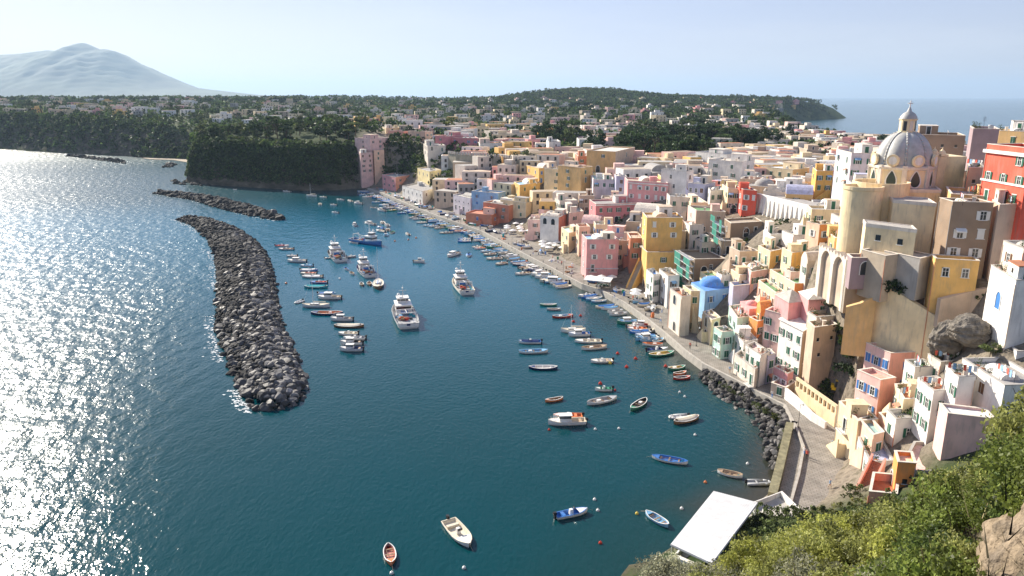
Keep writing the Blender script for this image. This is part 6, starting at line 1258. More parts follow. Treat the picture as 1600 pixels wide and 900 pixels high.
        m_ = MB().bar((.12 * L, 0, 4.8), (.12 * L, 0, 8.6), .13, 6, 0, .07).bar((.12 * L, -1.1, 7.2), (.12 * L, 1.1, 7.2), .06, 5).box((.12 * L, 0, 7.9), (.9, .35, .2)).bar((.12 * L, -.9, 3.4), (.12 * L, -.3, 6.4), .05, 5).bar((.12 * L, .9, 3.4), (.12 * L, .3, 6.4), .05, 5); m_.lathe([(.02, 5.5), (.5, 5.5), (.5, 5.7), (.02, 6.1)], 10, c=(.2 * L, 1.0)); parts.append(('mast', m_.mesh('mast', M['frame']), None))
        a_ = MB()
        for s in (-1, 1): a_.bar((-.34 * L, s * B * .4, .7), (-.36 * L, s * B * .34, 3.6), .13, 6); a_.bar((-.1 * L, s * B * .42, .7), (-.1 * L, s * B * .36, 3.0), .1, 6)
        a_.bar((-.36 * L, -B * .36, 3.6), (-.36 * L, B * .36, 3.6), .14, 6).bar((-.1 * L, -B * .38, 3.0), (-.1 * L, B * .38, 3.0), .1, 6).bar((-.1 * L, 0, 3.0), (-.36 * L, 0, 3.6), .08, 5); parts.append(('gantry', a_.mesh('gantry', bm('white')), None))
        parts.append(('winch', MB().lathe([(.02, -.9), (.75, -.9), (.75, -.8), (.35, -.78), (.35, .78), (.75, .8), (.75, .9), (.02, .9)], 12).mesh('winch', bm('blue')), ((-.02 * L, 0, 1.5), (pi / 2, 0, 0))))
        g_ = random.Random(int(L * 10)); nb = MB()
        for k in range(13): nb.box((-.22 * L + g_.gauss(0, .035 * L), g_.gauss(.6, B * .1), .95 + g_.uniform(0, .5)), (g_.uniform(.5, 1.3), g_.uniform(.4, 1.1), g_.uniform(.3, .6)), g_.uniform(0, 3), k % 2)
        parts.append(('fishing_net', nb.mesh('fishing_net', [bm('red', .95), bm('wood', .95)]), None))
        for k in range(14): parts.append(('crate', MB().box((g_.uniform(-.44, .02) * L, g_.choice([-1, 1]) * g_.uniform(.16, .38) * B, .98), (g_.uniform(.5, 1.2), g_.uniform(.4, .8), g_.uniform(.3, .8)), g_.uniform(0, 1.5)).mesh('crate', bm(['lightblue', 'grey', 'white', 'teal', 'black', 'wood'][k % 6])), None))
        parts.append(('stern_panel', MB().box((-L / 2 - .03, 0, sh_ * .8), (.06, .9, .5)).mesh('stern_panel', bm('navy')), None))
    BM_[key] = parts; return parts
BN = dict(rowboat='rowing boat', gozzo='open wooden boat', launch='motor launch', cabin='small cabin boat', cruiser='cabin cruiser', sail='sailing boat', trawler='fishing trawler', dinghy='inflatable dinghy')
bcount = {}; nboat = 0
CNB = dict(lightblue='light blue', pinkish='orange pink', wood='brown wooden')
def boat(px, py, lp, ang, kind, hc, ic, zone, cover=None, dist=None, world=None, z=0, bratio=None, label=None):
    global nboat; nboat += 1
    if world: x, y, rz, L = world
    else:
        a = R(ang); p0 = at_z(px - lp / 2 * cos(a), py + lp / 2 * sin(a), .3); p1 = at_z(px + lp / 2 * cos(a), py - lp / 2 * sin(a), .3); x, y = (p0[0] + p1[0]) / 2, (p0[1] + p1[1]) / 2; rz = atan2(p1[1] - p0[1], p1[0] - p0[0]); L = min(hypot(p1[0] - p0[0], p1[1] - p0[1]), 1.75 * lp * proj(x, y, 0)[2] / FPX)
    B = max(1.3, L * (bratio or dict(rowboat=.36, gozzo=.34, launch=.37, cabin=.36, cruiser=.36, sail=.29, trawler=.29, dinghy=.46)[kind]))
    d = CNB.get(hc, hc) + (' and ' + CNB.get(ic, ic) if ic != hc and not cover else '') + ' ' + BN[kind] + ((' with ' + CNB.get(cover, cover) + ' cover') if cover else '')
    key = (d, zone); bcount[key] = bcount.get(key, 0) + 1; k_ = bcount[key]
    lb = label or ('%s %s' % (d, zone) if k_ == 1 else '%s %s %s' % (ordw(k_), d, zone))
    e = empty(dict(rowboat='rowing_boat', gozzo='wooden_boat', launch='motor_launch', cabin='cabin_boat', cruiser='cabin_cruiser', sail='sailing_boat', trawler='fishing_trawler', dinghy='inflatable_dinghy')[kind], (x, y, z), lb, 'boat', {'in': 'boats riding at anchor'}.get(zone[:2], 'boats moored in the harbour'), rz)
    for nm, me_, tf in boat_meshes(kind, L, B, hc, ic, cover):
        o = link(nm, me_, e)
        if tf: o.location = tf[0]; o.rotation_euler = tf[1]
    return e
A1 = 'anchored in open water near the bottom edge of the bay'
for args in [
 (609, 866, 30, -80, 'rowboat', 'orange', 'pinkish', 'floating alone near the camera'), (717, 833, 52, -50, 'launch', 'white', 'cream', 'floating alone near the camera'), (893, 802, 48, 12, 'launch', 'white', 'blue', 'between the white launch and the white roof'),
 (1027, 811, 42, 148, 'rowboat', 'lightblue', 'lightblue', 'just off the white roof'), (1047, 718, 54, 170, 'rowboat', 'white', 'blue', 'alone off the boulder bank'), (1141, 740, 42, 168, 'rowboat', 'white', 'tan', 'close to the sea wall end'), (1186, 753, 37, 0, 'dinghy', 'grey', 'grey', 'beside the sea wall end'),
 (1072, 656, 40, 14, 'gozzo', 'wood', 'tan', 'off the boulder bank', 'cream'), (1060, 650, 30, 185, 'dinghy', 'white', 'grey', 'lashed to the tan covered boat'), (998, 632, 28, 215, 'gozzo', 'green', 'black', 'with dark inside, mid bay'), (940, 626, 45, 12, 'gozzo', 'white', 'grey', 'mid bay by the dark green boat'),
 (943, 608, 27, 180, 'launch', 'white', 'green', 'just beyond the long white boat'), (866, 624, 28, 190, 'rowboat', 'orange', 'wood', 'near the white cruiser'), (886, 660, 56, 182, 'cruiser', 'white', 'cream', 'rafted with a second one mid bay'), (887, 650, 46, 180, 'launch', 'white', 'orange', 'tied along the white cabin cruiser'),
 (849, 574, 43, 180, 'rowboat', 'navy', 'white', 'alone in mid harbour'), (833, 549, 45, 2, 'gozzo', 'white', 'lightblue', 'alone in mid harbour'), (828, 534, 34, 180, 'launch', 'white', 'blue', 'off the centre of the promenade', 'navy'),
 (857, 476, 26, 180, 'rowboat', 'green', 'white', 'off the pink quay house'), (865, 483, 21, 0, 'rowboat', 'grey', 'tan', 'off the pink quay house'), (879, 494, 33, 4, 'gozzo', 'red', 'lightblue', 'off the pink quay house'),
 (896, 517, 38, 180, 'sail', 'white', 'cream', 'in the cluster off the promenade'), (905, 523, 34, 182, 'cabin', 'white', 'blue', 'in the cluster off the promenade'), (919, 533, 39, 180, 'launch', 'white', 'cream', 'in the cluster off the promenade'), (928, 543, 40, 5, 'gozzo', 'white', 'tan', 'in the cluster off the promenade'), (940, 564, 34, 182, 'launch', 'white', 'white', 'off the cluster with a yellow buoy'),
 (1057, 575, 28, 8, 'gozzo', 'green', 'yellow', 'tied by the promenade wall'), (1062, 583, 22, 10, 'rowboat', 'orange', 'wood', 'tied by the promenade wall'), (1065, 590, 26, 5, 'rowboat', 'red', 'navy', 'tied by the promenade wall'),
 (655, 409, 17, 0, 'cabin', 'white', 'cream', 'alone between trawlers and quay'), (708, 398, 18, 200, 'cabin', 'white', 'grey', 'just beyond the smaller trawler'), (732, 399, 12, 250, 'launch', 'white', 'lightblue', 'just beyond the smaller trawler', 'blue'),
 (554, 352, 11, 250, 'cabin', 'white', 'black', 'beyond the blue trawler'), (578, 350, 15, 170, 'cabin', 'white', 'cream', 'beyond the blue trawler'), (598, 348, 12, 120, 'launch', 'white', 'white', 'in the small raft of launches'), (605, 352, 12, 130, 'launch', 'white', 'grey', 'in the small raft of launches'), (595, 356, 12, 160, 'launch', 'white', 'blue', 'in the small raft of launches'), (595, 361, 14, 170, 'launch', 'white', 'cream', 'in the small raft of launches'), (606, 359, 11, 100, 'launch', 'white', 'tan', 'in the small raft of launches'), (603, 367, 10, 90, 'launch', 'white', 'lightblue', 'in the small raft of launches'), (613, 363, 10, 30, 'rowboat', 'white', 'green', 'in the small raft of launches'),
 (637, 366, 9, 150, 'launch', 'white', 'white', 'alone past the raft of launches'), (553, 379, 14, 170, 'rowboat', 'white', 'grey', 'tied by the blue trawler'), (512, 403, 9, 0, 'dinghy', 'grey', 'black', 'tied to the far white trawler'), (549, 401, 14, 5, 'launch', 'grey', 'white', 'tied to the far white trawler'),
 (541, 420, 10, -40, 'rowboat', 'white', 'blue', 'between the two white trawlers'), (550, 427, 10, -40, 'rowboat', 'white', 'tan', 'between the two white trawlers'), (565, 444, 11, -80, 'rowboat', 'wood', 'cream', 'tied by the twin-tender sailing boat'), (577, 443, 12, -85, 'rowboat', 'wood', 'tan', 'tied by the twin-tender sailing boat'), (467, 471, 13, 200, 'dinghy', 'white', 'grey', 'between the breakwater and the moored line')]:
    boat(*args[:8], cover=args[8] if len(args) > 8 else None)
LN = 'lined up beside the breakwater'
for i, (px, py, lp, kd, hc, ic, cv) in enumerate([(441, 384, 20, 'launch', 'white', 'red', None), (447, 389, 24, 'launch', 'white', 'tan', None), (456, 400, 17, 'launch', 'grey', 'white', None), (464, 408, 30, 'cabin', 'white', 'white', None), (479, 415, 20, 'launch', 'white', 'lightblue', None), (483, 422, 27, 'launch', 'blue', 'white', 'white'), (482, 427, 25, 'launch', 'cream', 'orange', None), (488, 432, 32, 'launch', 'white', 'cream', 'white'), (498, 441, 25, 'launch', 'blue', 'red', None), (494, 448, 37, 'gozzo', 'teal', 'teal', 'teal'),
    (511, 459, 28, 'launch', 'lightblue', 'lightblue', 'blue'), (515, 465, 36, 'cruiser', 'white', 'cream', None), (494, 478, 42, 'sail', 'white', 'cream', None), (511, 489, 48, 'gozzo', 'navy', 'orange', None), (534, 499, 33, 'cabin', 'white', 'grey', None), (545, 509, 46, 'gozzo', 'wood', 'tan', 'cream'), (544, 521, 30, 'launch', 'white', 'cream', None), (554, 528, 35, 'launch', 'white', 'grey', None), (549, 536, 34, 'cabin', 'white', 'black', None), (549, 546, 36, 'cabin', 'white', 'navy', None)]):
    boat(px, py, lp, 180 if i % 5 else 0, kd, hc, ic, LN, cover=cv)
# trawlers (bow away from the viewer), sailing boats
def tw(px, py, rz, L): q = at_z(px, py, 0); return (q[0], q[1], R(rz), L)
boat(0, 0, 0, 0, 'trawler', 'white', 'grey', '', bratio=.3, label='large white fishing trawler with red nets, its stern toward the camera', world=tw(632, 496, 104, 22))
boat(0, 0, 0, 0, 'trawler', 'white', 'cream', '', world=tw(722, 450, 104, 18.5), bratio=.31, label='white fishing trawler with a teal and red deck, alone toward the promenade')
boat(0, 0, 0, 0, 'trawler', 'white', 'black', '', world=tw(526, 402, 112, 19.5), bratio=.31, label='cluttered white trawler farther out with two tenders tied astern')
boat(0, 0, 0, 0, 'trawler', 'white', 'navy', '', world=tw(571, 426, 112, 16.5), bratio=.33, label='white trawler with a dark wheelhouse beside the moored sailing boat')
boat(573, 379, 46, -8, 'trawler', 'blue', 'lightblue', '', bratio=.3, label='blue-hulled fishing boat lying broadside beyond the other trawlers')
boat(0, 0, 0, 0, 'sail', 'wood', 'tan', '', world=tw(591, 446, 98, 11), bratio=.33, label='brown sailing boat with tall mast beside the small wooden tenders')
for px, py, lp, a, kd, hc, ic in [(448, 295, 11, 175, 'launch', 'white', 'white'), (448, 299, 11, 175, 'launch', 'white', 'cream'), (487, 306, 16, 178, 'sail', 'white', 'cream'), (505, 308, 11, 178, 'launch', 'white', 'white'), (500, 319, 8, 100, 'launch', 'white', 'cream'), (532, 312, 11, 175, 'launch', 'white', 'grey'), (521, 320, 10, 178, 'launch', 'white', 'white'), (547, 314, 9, 160, 'launch', 'white', 'cream'), (560, 318, 13, 175, 'cabin', 'white', 'cream'), (524, 332, 10, 175, 'launch', 'white', 'grey'), (585, 325, 12, 175, 'gozzo', 'white', 'tan'), (596, 329, 11, 170, 'cabin', 'white', 'cream'), (515, 285, 8, 20, 'launch', 'white', 'white'), (398, 279, 5, 0, 'rowboat', 'white', 'white'), (428, 281, 5, 0, 'rowboat', 'white', 'white'), (367, 296, 6, 0, 'rowboat', 'white', 'white')]:
    boat(px, py, lp, a, kd, hc, ic, 'below the headland cliff')
# boats moored stern-on along the quay
bf = random.Random(5); QL = offset(pz([(1040, 531), (1000, 499), (975, 481), (940, 462), (910, 452), (880, 436), (862, 426), (837, 413), (800, 393), (755, 368), (720, 355), (690, 345), (650, 329), (600, 307), (575, 298)]), 0)
def along(L, s):
    for a, b in zip(L, L[1:]):
        d = hypot(b[0] - a[0], b[1] - a[1])
        if s <= d: u = ((b[0] - a[0]) / d, (b[1] - a[1]) / d); return (a[0] + u[0] * s, a[1] + u[1] * s), u
        s -= d
    return None, None
s = 1.0; cc = [('blue', 'white'), ('white', 'lightblue'), ('white', 'cream'), ('blue', 'lightblue'), ('white', 'grey'), ('lightblue', 'white'), ('white', 'orange'), ('cream', 'wood'), ('navy', 'white'), ('white', 'tan'), ('green', 'yellow')]
while True:
    p, u = along(QL, s)
    if p is None: break
    L = bf.uniform(4.6, 7.2); px = proj(p[0], p[1], 0)[0]; zone = 'moored below the blue dome' if px > 960 else 'moored by the pink quay house' if px > 860 else 'moored below the white loggia house' if px > 740 else 'moored below the white drum house' if px > 660 else 'moored at the far quay end'
    n = (-u[1], u[0]); n = (n[0], n[1]) if n[0] < 0 else (-n[0], -n[1]); hc, ic = bf.choice(cc); kd = bf.choice(['gozzo', 'launch', 'gozzo', 'launch', 'rowboat', 'cabin']); off = 1.6 + L / 2; gap = bf.random()
    skip = 905 < px < 925 or 1000 < px < 1001
    if not skip and gap > .07:
        boat(0, 0, 0, 0, kd, hc, ic, zone, cover=bf.choice([None] * 4 + ['blue', 'lightblue', 'white']), world=(p[0] + n[0] * off, p[1] + n[1] * off, atan2(n[1], n[0]) + bf.uniform(-.16, .16) + (pi if bf.random() < .4 else 0), L))
        if px < 860 and bf.random() < .38: L2 = bf.uniform(4.5, 6); boat(0, 0, 0, 0, 'launch', *bf.choice(cc), zone, world=(p[0] + n[0] * (off + L / 2 + L2 / 2 + 1), p[1] + n[1] * (off + L / 2 + L2 / 2 + 1), atan2(n[1], n[0]) + bf.uniform(-.3, .3), L2))
    s += bf.uniform(2.4, 3.3)
# second rank off the near promenade and cruisers by the pink quay house
for px, py, lp, a, kd, hc, ic in [(1003, 509, 30, 175, 'cabin', 'white', 'red'), (1006, 517, 34, 4, 'gozzo', 'white', 'cream'), (1008, 524, 30, 178, 'launch', 'white', 'blue'), (1014, 531, 28, 0, 'launch', 'lightblue', 'white'), (1020, 538, 32, 178, 'gozzo', 'white', 'orange'), (1027, 546, 34, 5, 'launch', 'white', 'navy'), (1033, 553, 40, 8, 'gozzo', 'green', 'yellow'), (1000, 503, 26, 0, 'rowboat', 'blue', 'white'), (1028, 532, 18, 20, 'rowboat', 'lightblue', 'white')]:
    boat(px, py, lp, a, kd, hc, ic, 'off the near promenade')
boat(853, 433, 34, 180, 'cruiser', 'white', 'cream', 'by the pink quay house'); boat(866, 440, 44, 178, 'cruiser', 'cream', 'wood', 'by the pink quay house'); boat(850, 425, 17, 178, 'launch', 'cream', 'yellow', 'by the pink quay house')
# boats hauled out on the stone quay
ZQ = 1.75
for k in range(46):
    s = bf.uniform(96, 290) if k < 38 else bf.uniform(20, 60); p, u = along(QL, s)
    if p is None: continue
    n = (u[1], -u[0]); n = n if n[0] > 0 else (-n[0], -n[1]); o = bf.uniform(2.0, 8.5) if k < 38 else bf.uniform(3, 4.5); L = bf.uniform(3.4, 5.2); px = proj(p[0], p[1], 2)[0]
    boat(0, 0, 0, 0, bf.choice(['rowboat', 'gozzo', 'launch']), *bf.choice(cc), 'hauled out ' + ('by the blue dome' if px > 960 else 'by the pink quay house' if px > 850 else 'by the white loggia house' if px > 770 else 'by the white drum house' if px > 690 else 'at the far quay end'), cover=bf.choice([None, None, 'blue', 'grey', 'white']), world=(p[0] + n[0] * o, p[1] + n[1] * o, bf.uniform(0, 6.28), L), z=ZQ + .3)
p = at_z(1055, 508, 2.05); boat(0, 0, 0, 0, 'rowboat', 'white', 'lightblue', 'alone on the promenade by the archway house', world=(p[0], p[1], R(-40), 3.6), z=2.05)
print('boats', nboat)
# mooring buoys
by = {c: MB().lathe([(.02, -.3), (.28, -.2), (.36, .05), (.28, .3), (.08, .4), (.08, .55), (.02, .55)], 10).mesh('buoy', bm(c)) for c in ('red', 'orange', 'white', 'yellow')}
for i, (px, py, c) in enumerate([(617, 377, 'orange'), (638, 375, 'black'), (650, 372, 'orange'), (531, 436, 'white'), (447, 443, 'black'), (907, 494, 'red'), (896, 503, 'red'), (965, 553, 'red'), (993, 561, 'red'), (979, 574, 'red'), (938, 600, 'red'), (961, 610, 'red'), (858, 672, 'red'), (1040, 573, 'red'), (930, 671, 'white'), (967, 670, 'white'), (1086, 680, 'white'), (1062, 613, 'white'), (1070, 620, 'white'), (929, 781, 'white'), (995, 803, 'yellow'), (938, 849, 'red'), (1102, 754, 'orange'), (953, 568, 'yellow'), (725, 888, 'white'), (612, 896, 'white'), (934, 798, 'white'), (1065, 795, 'white'), (1168, 725, 'white'), (1058, 870, 'white')]):
    c2 = c if c in by else 'orange'; p = at_z(px, py, 0); wh = 'beyond the trawlers' if py < 450 else 'off the near promenade' if py < 620 else 'in the inner bay' if py < 700 else 'near the white roof' if px > 900 else 'at the bottom of the bay'
    k_ = bcount[('b', c2, wh)] = bcount.get(('b', c2, wh), 0) + 1
    tag(link('buoy', by[c2], None, (p[0], p[1], 0), 0, .75 if py > 600 else 1.2), '%s%s mooring buoy floating %s' % ('' if k_ == 1 else ordw(k_) + ' ', c2, wh), 'buoy', 'mooring buoys')
# ---------------- white awning roof and its terrace at the water ----------------
za = 7.0; c1, c2, c3, c4 = [at_z(a, b, za) for a, b in ((1115, 767), (1184, 785), (1112, 880), (1048, 850))]
o = c1; e = empty('canopy', (o[0], o[1], 2), 'big white flat canopy roof on slim posts at the water edge', 'canopy'); q = [(p[0] - o[0], p[1] - o[1]) for p in (c1, c2, c3, c4)]
b = MB(); b.prism(q[::-1], za - 2.12, za - 2.0); b.build('roof_sheet', mat('white_roofing', (.72, .71, .69), .6, .12, .8, .2, stain=.18), e)
cdir = (q[1][0] - q[0][0], q[1][1] - q[0][1]); bb_ = MB()
for k in range(1, 22):
    t = k / 22; a_ = (q[0][0] + (q[1][0] - q[0][0]) * t, q[0][1] + (q[1][1] - q[0][1]) * t); c_ = (q[3][0] + (q[2][0] - q[3][0]) * t, q[3][1] + (q[2][1] - q[3][1]) * t); bb_.bar((a_[0], a_[1], za - 1.99), (c_[0], c_[1], za - 2.0), .018, 4)
bb_.build('seam', mat('white_roofing', (.8, .79, .76)), e)
for i0, i1 in ((0, 1), (1, 2), (2, 3), (3, 0)): MB().bar((q[i0][0], q[i0][1], za - 2.2), (q[i1][0], q[i1][1], za - 2.2), .09, 5).build('beam', M['steel'], e)
for p in q + [((q[0][0] + q[1][0]) / 2, (q[0][1] + q[1][1]) / 2), ((q[1][0] + q[2][0]) / 2, (q[1][1] + q[2][1]) / 2)]: MB().bar((p[0] * .97, p[1] * .97, -1.5), (p[0] * .97, p[1] * .97, za - 2.12), .07, 6).build('post', M['frame'], e)
tp = [tuple(at_z(a, b, 4.2)[:2]) for a, b in ((1052, 870), (1120, 900), (1200, 838), (1255, 800), (1222, 768), (1180, 784), (1116, 786))]
b = MB(); n_ = len(tp); x0, y0 = tp[0]; tq = [(p[0] - x0, p[1] - y0) for p in tp]; m_ = np.mean(tq, 0); ti = [tuple(m_ + (np.array(p) - m_) * .955) for p in tq]
e = empty('terrace', (x0, y0, 0), 'low waterside terrace with grey floor and rounded white parapet', 'terrace'); MB().prism(tq, -1.5, 3.5).build('wall', wallm('offwhite'), e); MB().prism(ti, 3.5, 3.52).build('floor', roofm('concrete'), e)
MB().loft([[(p[0], p[1], 3.4) for p in tq], [(p[0], p[1], 4.3) for p in tq], [(p[0], p[1], 4.3) for p in ti], [(p[0], p[1], 3.5) for p in ti]], close=True).build('parapet', wallm('white'), e)
def put(kind, px, py, z, label, cat, group=None, s=1, rz=0, Y=None):
    p = at_z(px, py, z) if Y is None else at_y(px, py, Y); return tag(link(kind, clut(kind), None, tuple(p), rz, s), label, cat, group)
put('table_set', 1180, 806, 3.52, 'white table with three chairs on the waterside terrace', 'table')
# ---------------- garden colonnade, white wall, mini excavator ----------------
A = at_z(1245, 589, 6.2); B = at_z(1309, 634, 6.2); L = hypot(B[0] - A[0], B[1] - A[1]); ang = frame_of(A, B)
e = empty('garden_screen', (A[0], A[1], 2.2), 'long cream wall pierced by regular tall slots beside the garden', 'wall', None, ang); b = MB(); b.box((L / 2, 0, 3.75), (L, .5, .5)).box((L / 2, 0, 1.0), (L, .5, 2.4)); b.build('wall', wallm('cream'), e)
nb = max(6, int(L / 1.35)); pm_ = MB().box((0, 0, 2.85), (.42, .42, 1.4)).mesh('pier', wallm('cream'))
for k in range(nb + 1): link('pier', pm_, e, (.21 + (L - .42) * k / nb, 0, 0))
wq = [tuple(at_z(a, b, 3.9)[:2]) for a, b in ((1225, 606), (1243, 620), (1268, 642), (1290, 654))]
wall('garden_wall', wq[::-1], .4, .5, [3.2, 3.6, 4.0, 4.1], wallm('white'), 'bright white plastered wall curving along the plaza below the cream screen')
p = at_h(1306, 612, .3, 105)
def excavator(p):
    e = empty('mini_excavator', tuple(p), 'small yellow excavator with bent arm working in the garden', 'excavator', None, R(-25)); ym = mat('machine_yellow', (.75, .5, .03), .4)
    for s in (-1, 1): MB().box((0, s * .75, .25), (2.0, .35, .5), tap=.85).build('track', M['black'], e)
    MB().box((0, 0, .8), (1.7, 1.4, .6)).box((-.7, 0, 1.2), (.6, 1.3, .6)).build('body', ym, e); c = MB().box((.2, -.3, 1.75), (.9, .8, 1.4), m=1, tap=.9).box((.2, -.3, 2.5), (1, .9, .1), m=0); c.build('cab', [ym, M['glass']], e)
    MB().bar((.8, .3, 1.0), (2.2, .3, 3.4), .16, 6, r2=.13).bar((2.2, .3, 3.4), (3.9, .3, 2.2), .13, 6, r2=.1).build('boom', ym, e); MB().box((3.95, .3, 1.8), (.5, .6, .6), tap=.7).build('bucket', M['metal'], e)
excavator(p)
# ---------------- scaffolding with green net ----------------
def scaffold(L, B, zt, zb, label):
    A = at_z(L[0], L[1], zt); Bq = at_z(B[0], B[1], zt); Ln = min(hypot(Bq[0] - A[0], Bq[1] - A[1]), 14); ang = frame_of(A, Bq); e = empty('scaffolding', (Bq[0] - Ln * cos(ang), Bq[1] - Ln * sin(ang), zb), label, 'scaffolding', None, ang); H = zt - zb; n_ = 5
    b = MB()
    for i in range(n_ + 1):
        for y in (-.2, -1.4): b.bar((Ln * i / n_, y, 0), (Ln * i / n_, y, H), .05, 4)
    for z in np.arange(1.8, H + .1, 1.9):
        for y in (-.2, -1.4): b.bar((0, y, z), (Ln, y, z), .04, 4)
        b.box((Ln / 2, -.8, z), (Ln, 1.1, .06))
    b.build('frame', M['steel'], e); g_ = MB(); net = mat('green_net', (.1, .4, .31), .8, .3, 2, trans=.4)
    for i in range(n_):
        for k, z in enumerate(np.arange(0, H, 1.9)):
            if (i * 3 + k * 5) % 7 in (0, 3, 5): continue
            MB().box((Ln * (i + .5) / n_, -1.5, z + .95), (Ln / n_ - .12, .03, 1.8)).build('net', net, e)
q = [k for k in HOUSES if k['e'] == hs['scf'][0]][0]; zt = q['z']; scaffold((1057, 387), (1086, 406), zt + 1.5, zt - 8, 'scaffolding hung with green net on the seaward side of the brown building')
q = [k for k in HOUSES if k['e'] == hs['unf'][0]][0]; zt = q['z']; scaffold((1118, 336), (1136, 347), zt + 2.2, zt - 5, 'green netted scaffolding beside the unfinished brown house')
# ---------------- parasols, tables, lamps, people on the quay ----------------
pr_m = MB(); pr_m.lathe([(1.75, 2.3), (1.0, 2.62), (.05, 3.0)], 8); pr_p = MB().bar((0, 0, 0), (0, 0, 2.95), .04, 6); pc, pp = pr_m.mesh('canopy', M['cloth']), pr_p.mesh('pole', M['wood'])
pcn = {}
def parasol(x, y, z, wh):
    pcn[wh] = pcn.get(wh, 0) + 1; e = empty('parasol', (x, y, z), '%s white parasol open over the quay %s' % (ordw(pcn[wh]), wh), 'parasol', 'white parasols on the quay', random.uniform(0, 3)); link('canopy', pc, e); link('pole', pp, e)
def clusterp(cx, cy, n, spx, spy, wh, z=1.75):
    pts = []; t = 0
    while len(pts) < n and t < 800:
        t += 1; p = at_z(cx + random.uniform(-spx, spx), cy + random.uniform(-spy, spy), z)
        if all(hypot(p[0] - q_[0], p[1] - q_[1]) > 2.9 for q_ in pts): pts.append(p)
    for p in pts: parasol(p[0], p[1], z, wh)
    return pts
cl = clusterp(868, 390, 11, 24, 7, 'by the loggia house') + clusterp(812, 362, 12, 22, 7, 'by the low rust house') + clusterp(938, 447, 6, 18, 4, 'before the pink quay house') + clusterp(1004, 468, 4, 14, 4, 'under the yellow terrace base')
tsm = clut('table_set')
for i, p in enumerate(cl[::2]): tag(link('table_set', tsm, None, (p[0] + .9, p[1] - .9, 1.75), i * 1.3), '%s white table set under the quay parasols' % ordw(i + 1), 'table', 'cafe tables on the quay')
# awning at the foot of the pink quay house
A = at_z(917, 432, 4.6); Bq = at_z(958, 436, 4.6); ang = frame_of(A, Bq); L = hypot(A[0] - Bq[0], A[1] - Bq[1]); e = empty('awning', (A[0], A[1], 1.75), 'wide white awning with a scalloped edge at the pink quay house', 'awning', None, ang)
MB().add([(0, 0, 3.2), (L, 0, 3.2), (L, -3.4, 2.5), (0, -3.4, 2.5), (0, 0, 3.28), (L, 0, 3.28), (L, -3.4, 2.58), (0, -3.4, 2.58)], [(0, 1, 2, 3), (7, 6, 5, 4), (0, 3, 7, 4), (1, 5, 6, 2), (2, 6, 7, 3)]).build('canvas', M['cloth'], e)
for x in (0.1, L / 2, L - .1): MB().bar((x, -3.3, 0), (x, -3.3, 2.5), .04, 5).build('post', M['metal'], e)
lamp = MB().lathe([(.14, 0), (.1, .3), (.05, .5), (.04, 4.6), (.02, 4.7)], 8).bar((0, 0, 4.6), (.5, 0, 4.8), .03, 5); lm_, lh = lamp.mesh('post', M['metal']), MB().lathe([(.05, 4.85), (.2, 4.7), (.16, 4.45), (.03, 4.4)], 8, c=(.5, 0)).mesh('lantern', M['frame'])
for i, (px, py, wh) in enumerate([(1169, 556, 'below the low promenade house'), (1016, 494, 'by the narrow white quay houses'), (1088, 540, 'by the cream arch house'), (1187, 600, 'above the boulder bank'), (940, 458, 'near the pink quay house'), (880, 428, 'on the quay by the loggia house'), (800, 388, 'by the rust red houses'), (720, 350, 'before the white drum house'), (1247, 668, 'at the plaza end of the promenade')]):
    p = at_z(px, py, 1.9); e = empty('street_lamp', (p[0], p[1], 1.75), 'dark street lamp ' + wh, 'street lamp', 'street lamps along the promenade'); link('post', lm_, e); link('lantern', lh, e)
def person_mesh(pose, shirt, trous):
    J = [(0, 0, .95), (0, 0, 1.2), (0, 0, 1.42), (0, 0, 1.55), (0, -.01, 1.68)]; Rr = [.14, .13, .1, .055, .1]; E_ = [(0, 1), (1, 2), (2, 3), (3, 4)]
    def ch(par, pts):
        k = par
        for x, y, z, r in pts: J.append((x, y, z)); Rr.append(r); E_.append((k, len(J) - 1)); k = len(J) - 1
        return k
    st = .22 if pose == 'walk' else .04
    for s in (-1, 1):
        ch(0, [(s * .1, 0, .88, .1), (s * .1, -s * st * .6, .5, .065), (s * .1, -s * st + .02, .1, .045), (s * .1, -s * st - .12, .04, .04)])
        h = ch(2, [(s * .2, 0, 1.4, .06), (s * .25, s * st * .5, 1.12, .042), (s * .25, s * st - .08, .88, .033), (s * .25, s * st - .1, .8, .036)])
        for f in range(5): ch(h, [(s * .25 + (f - 2) * .017, s * st - .12, .74 + .01 * abs(f - 2), .009), (s * .25 + (f - 2) * .02, s * st - .13, .70 + .012 * abs(f - 2), .008)])
    me = bpy.data.meshes.new('body'); me.from_pydata(J, E_, []); o = bpy.data.objects.new('tmp', me); C.objects.link(o); sk = o.modifiers.new('skin', 'SKIN'); sk.use_smooth_shade = True
    for i, r in enumerate(Rr): me.skin_vertices[0].data[i].radius = (r, r * (.75 if i < 3 else 1))
    me.skin_vertices[0].data[0].use_root = True; ss = o.modifiers.new('sub', 'SUBSURF'); ss.levels = 1; ss.render_levels = 1
    dg = bpy.context.evaluated_depsgraph_get(); m2 = bpy.data.meshes.new_from_object(o.evaluated_get(dg)); bpy.data.objects.remove(o); m2.name = 'person'
    for q_ in (M['skin'], wallm(shirt), wallm(trous), M['bark'], M['black']): m2.materials.append(q_)
    for f in m2.polygons:
        c = f.center; a = abs(c.x); f.material_index = 4 if c.z < .07 else 2 if c.z < .93 and a < .2 else 3 if c.z > 1.66 and c.y > -.04 or c.z > 1.74 else 1 if 1.47 > c.z and (a < .2 or c.z > 1.13) else 0
    return m2
PM = [person_mesh('walk', 'white', 'blue'), person_mesh('stand', 'red', 'dark'), person_mesh('walk', 'skyblue', 'tan')]; PD = ['person in white shirt and blue trousers', 'person in red top and dark trousers', 'person in light blue shirt and tan trousers']
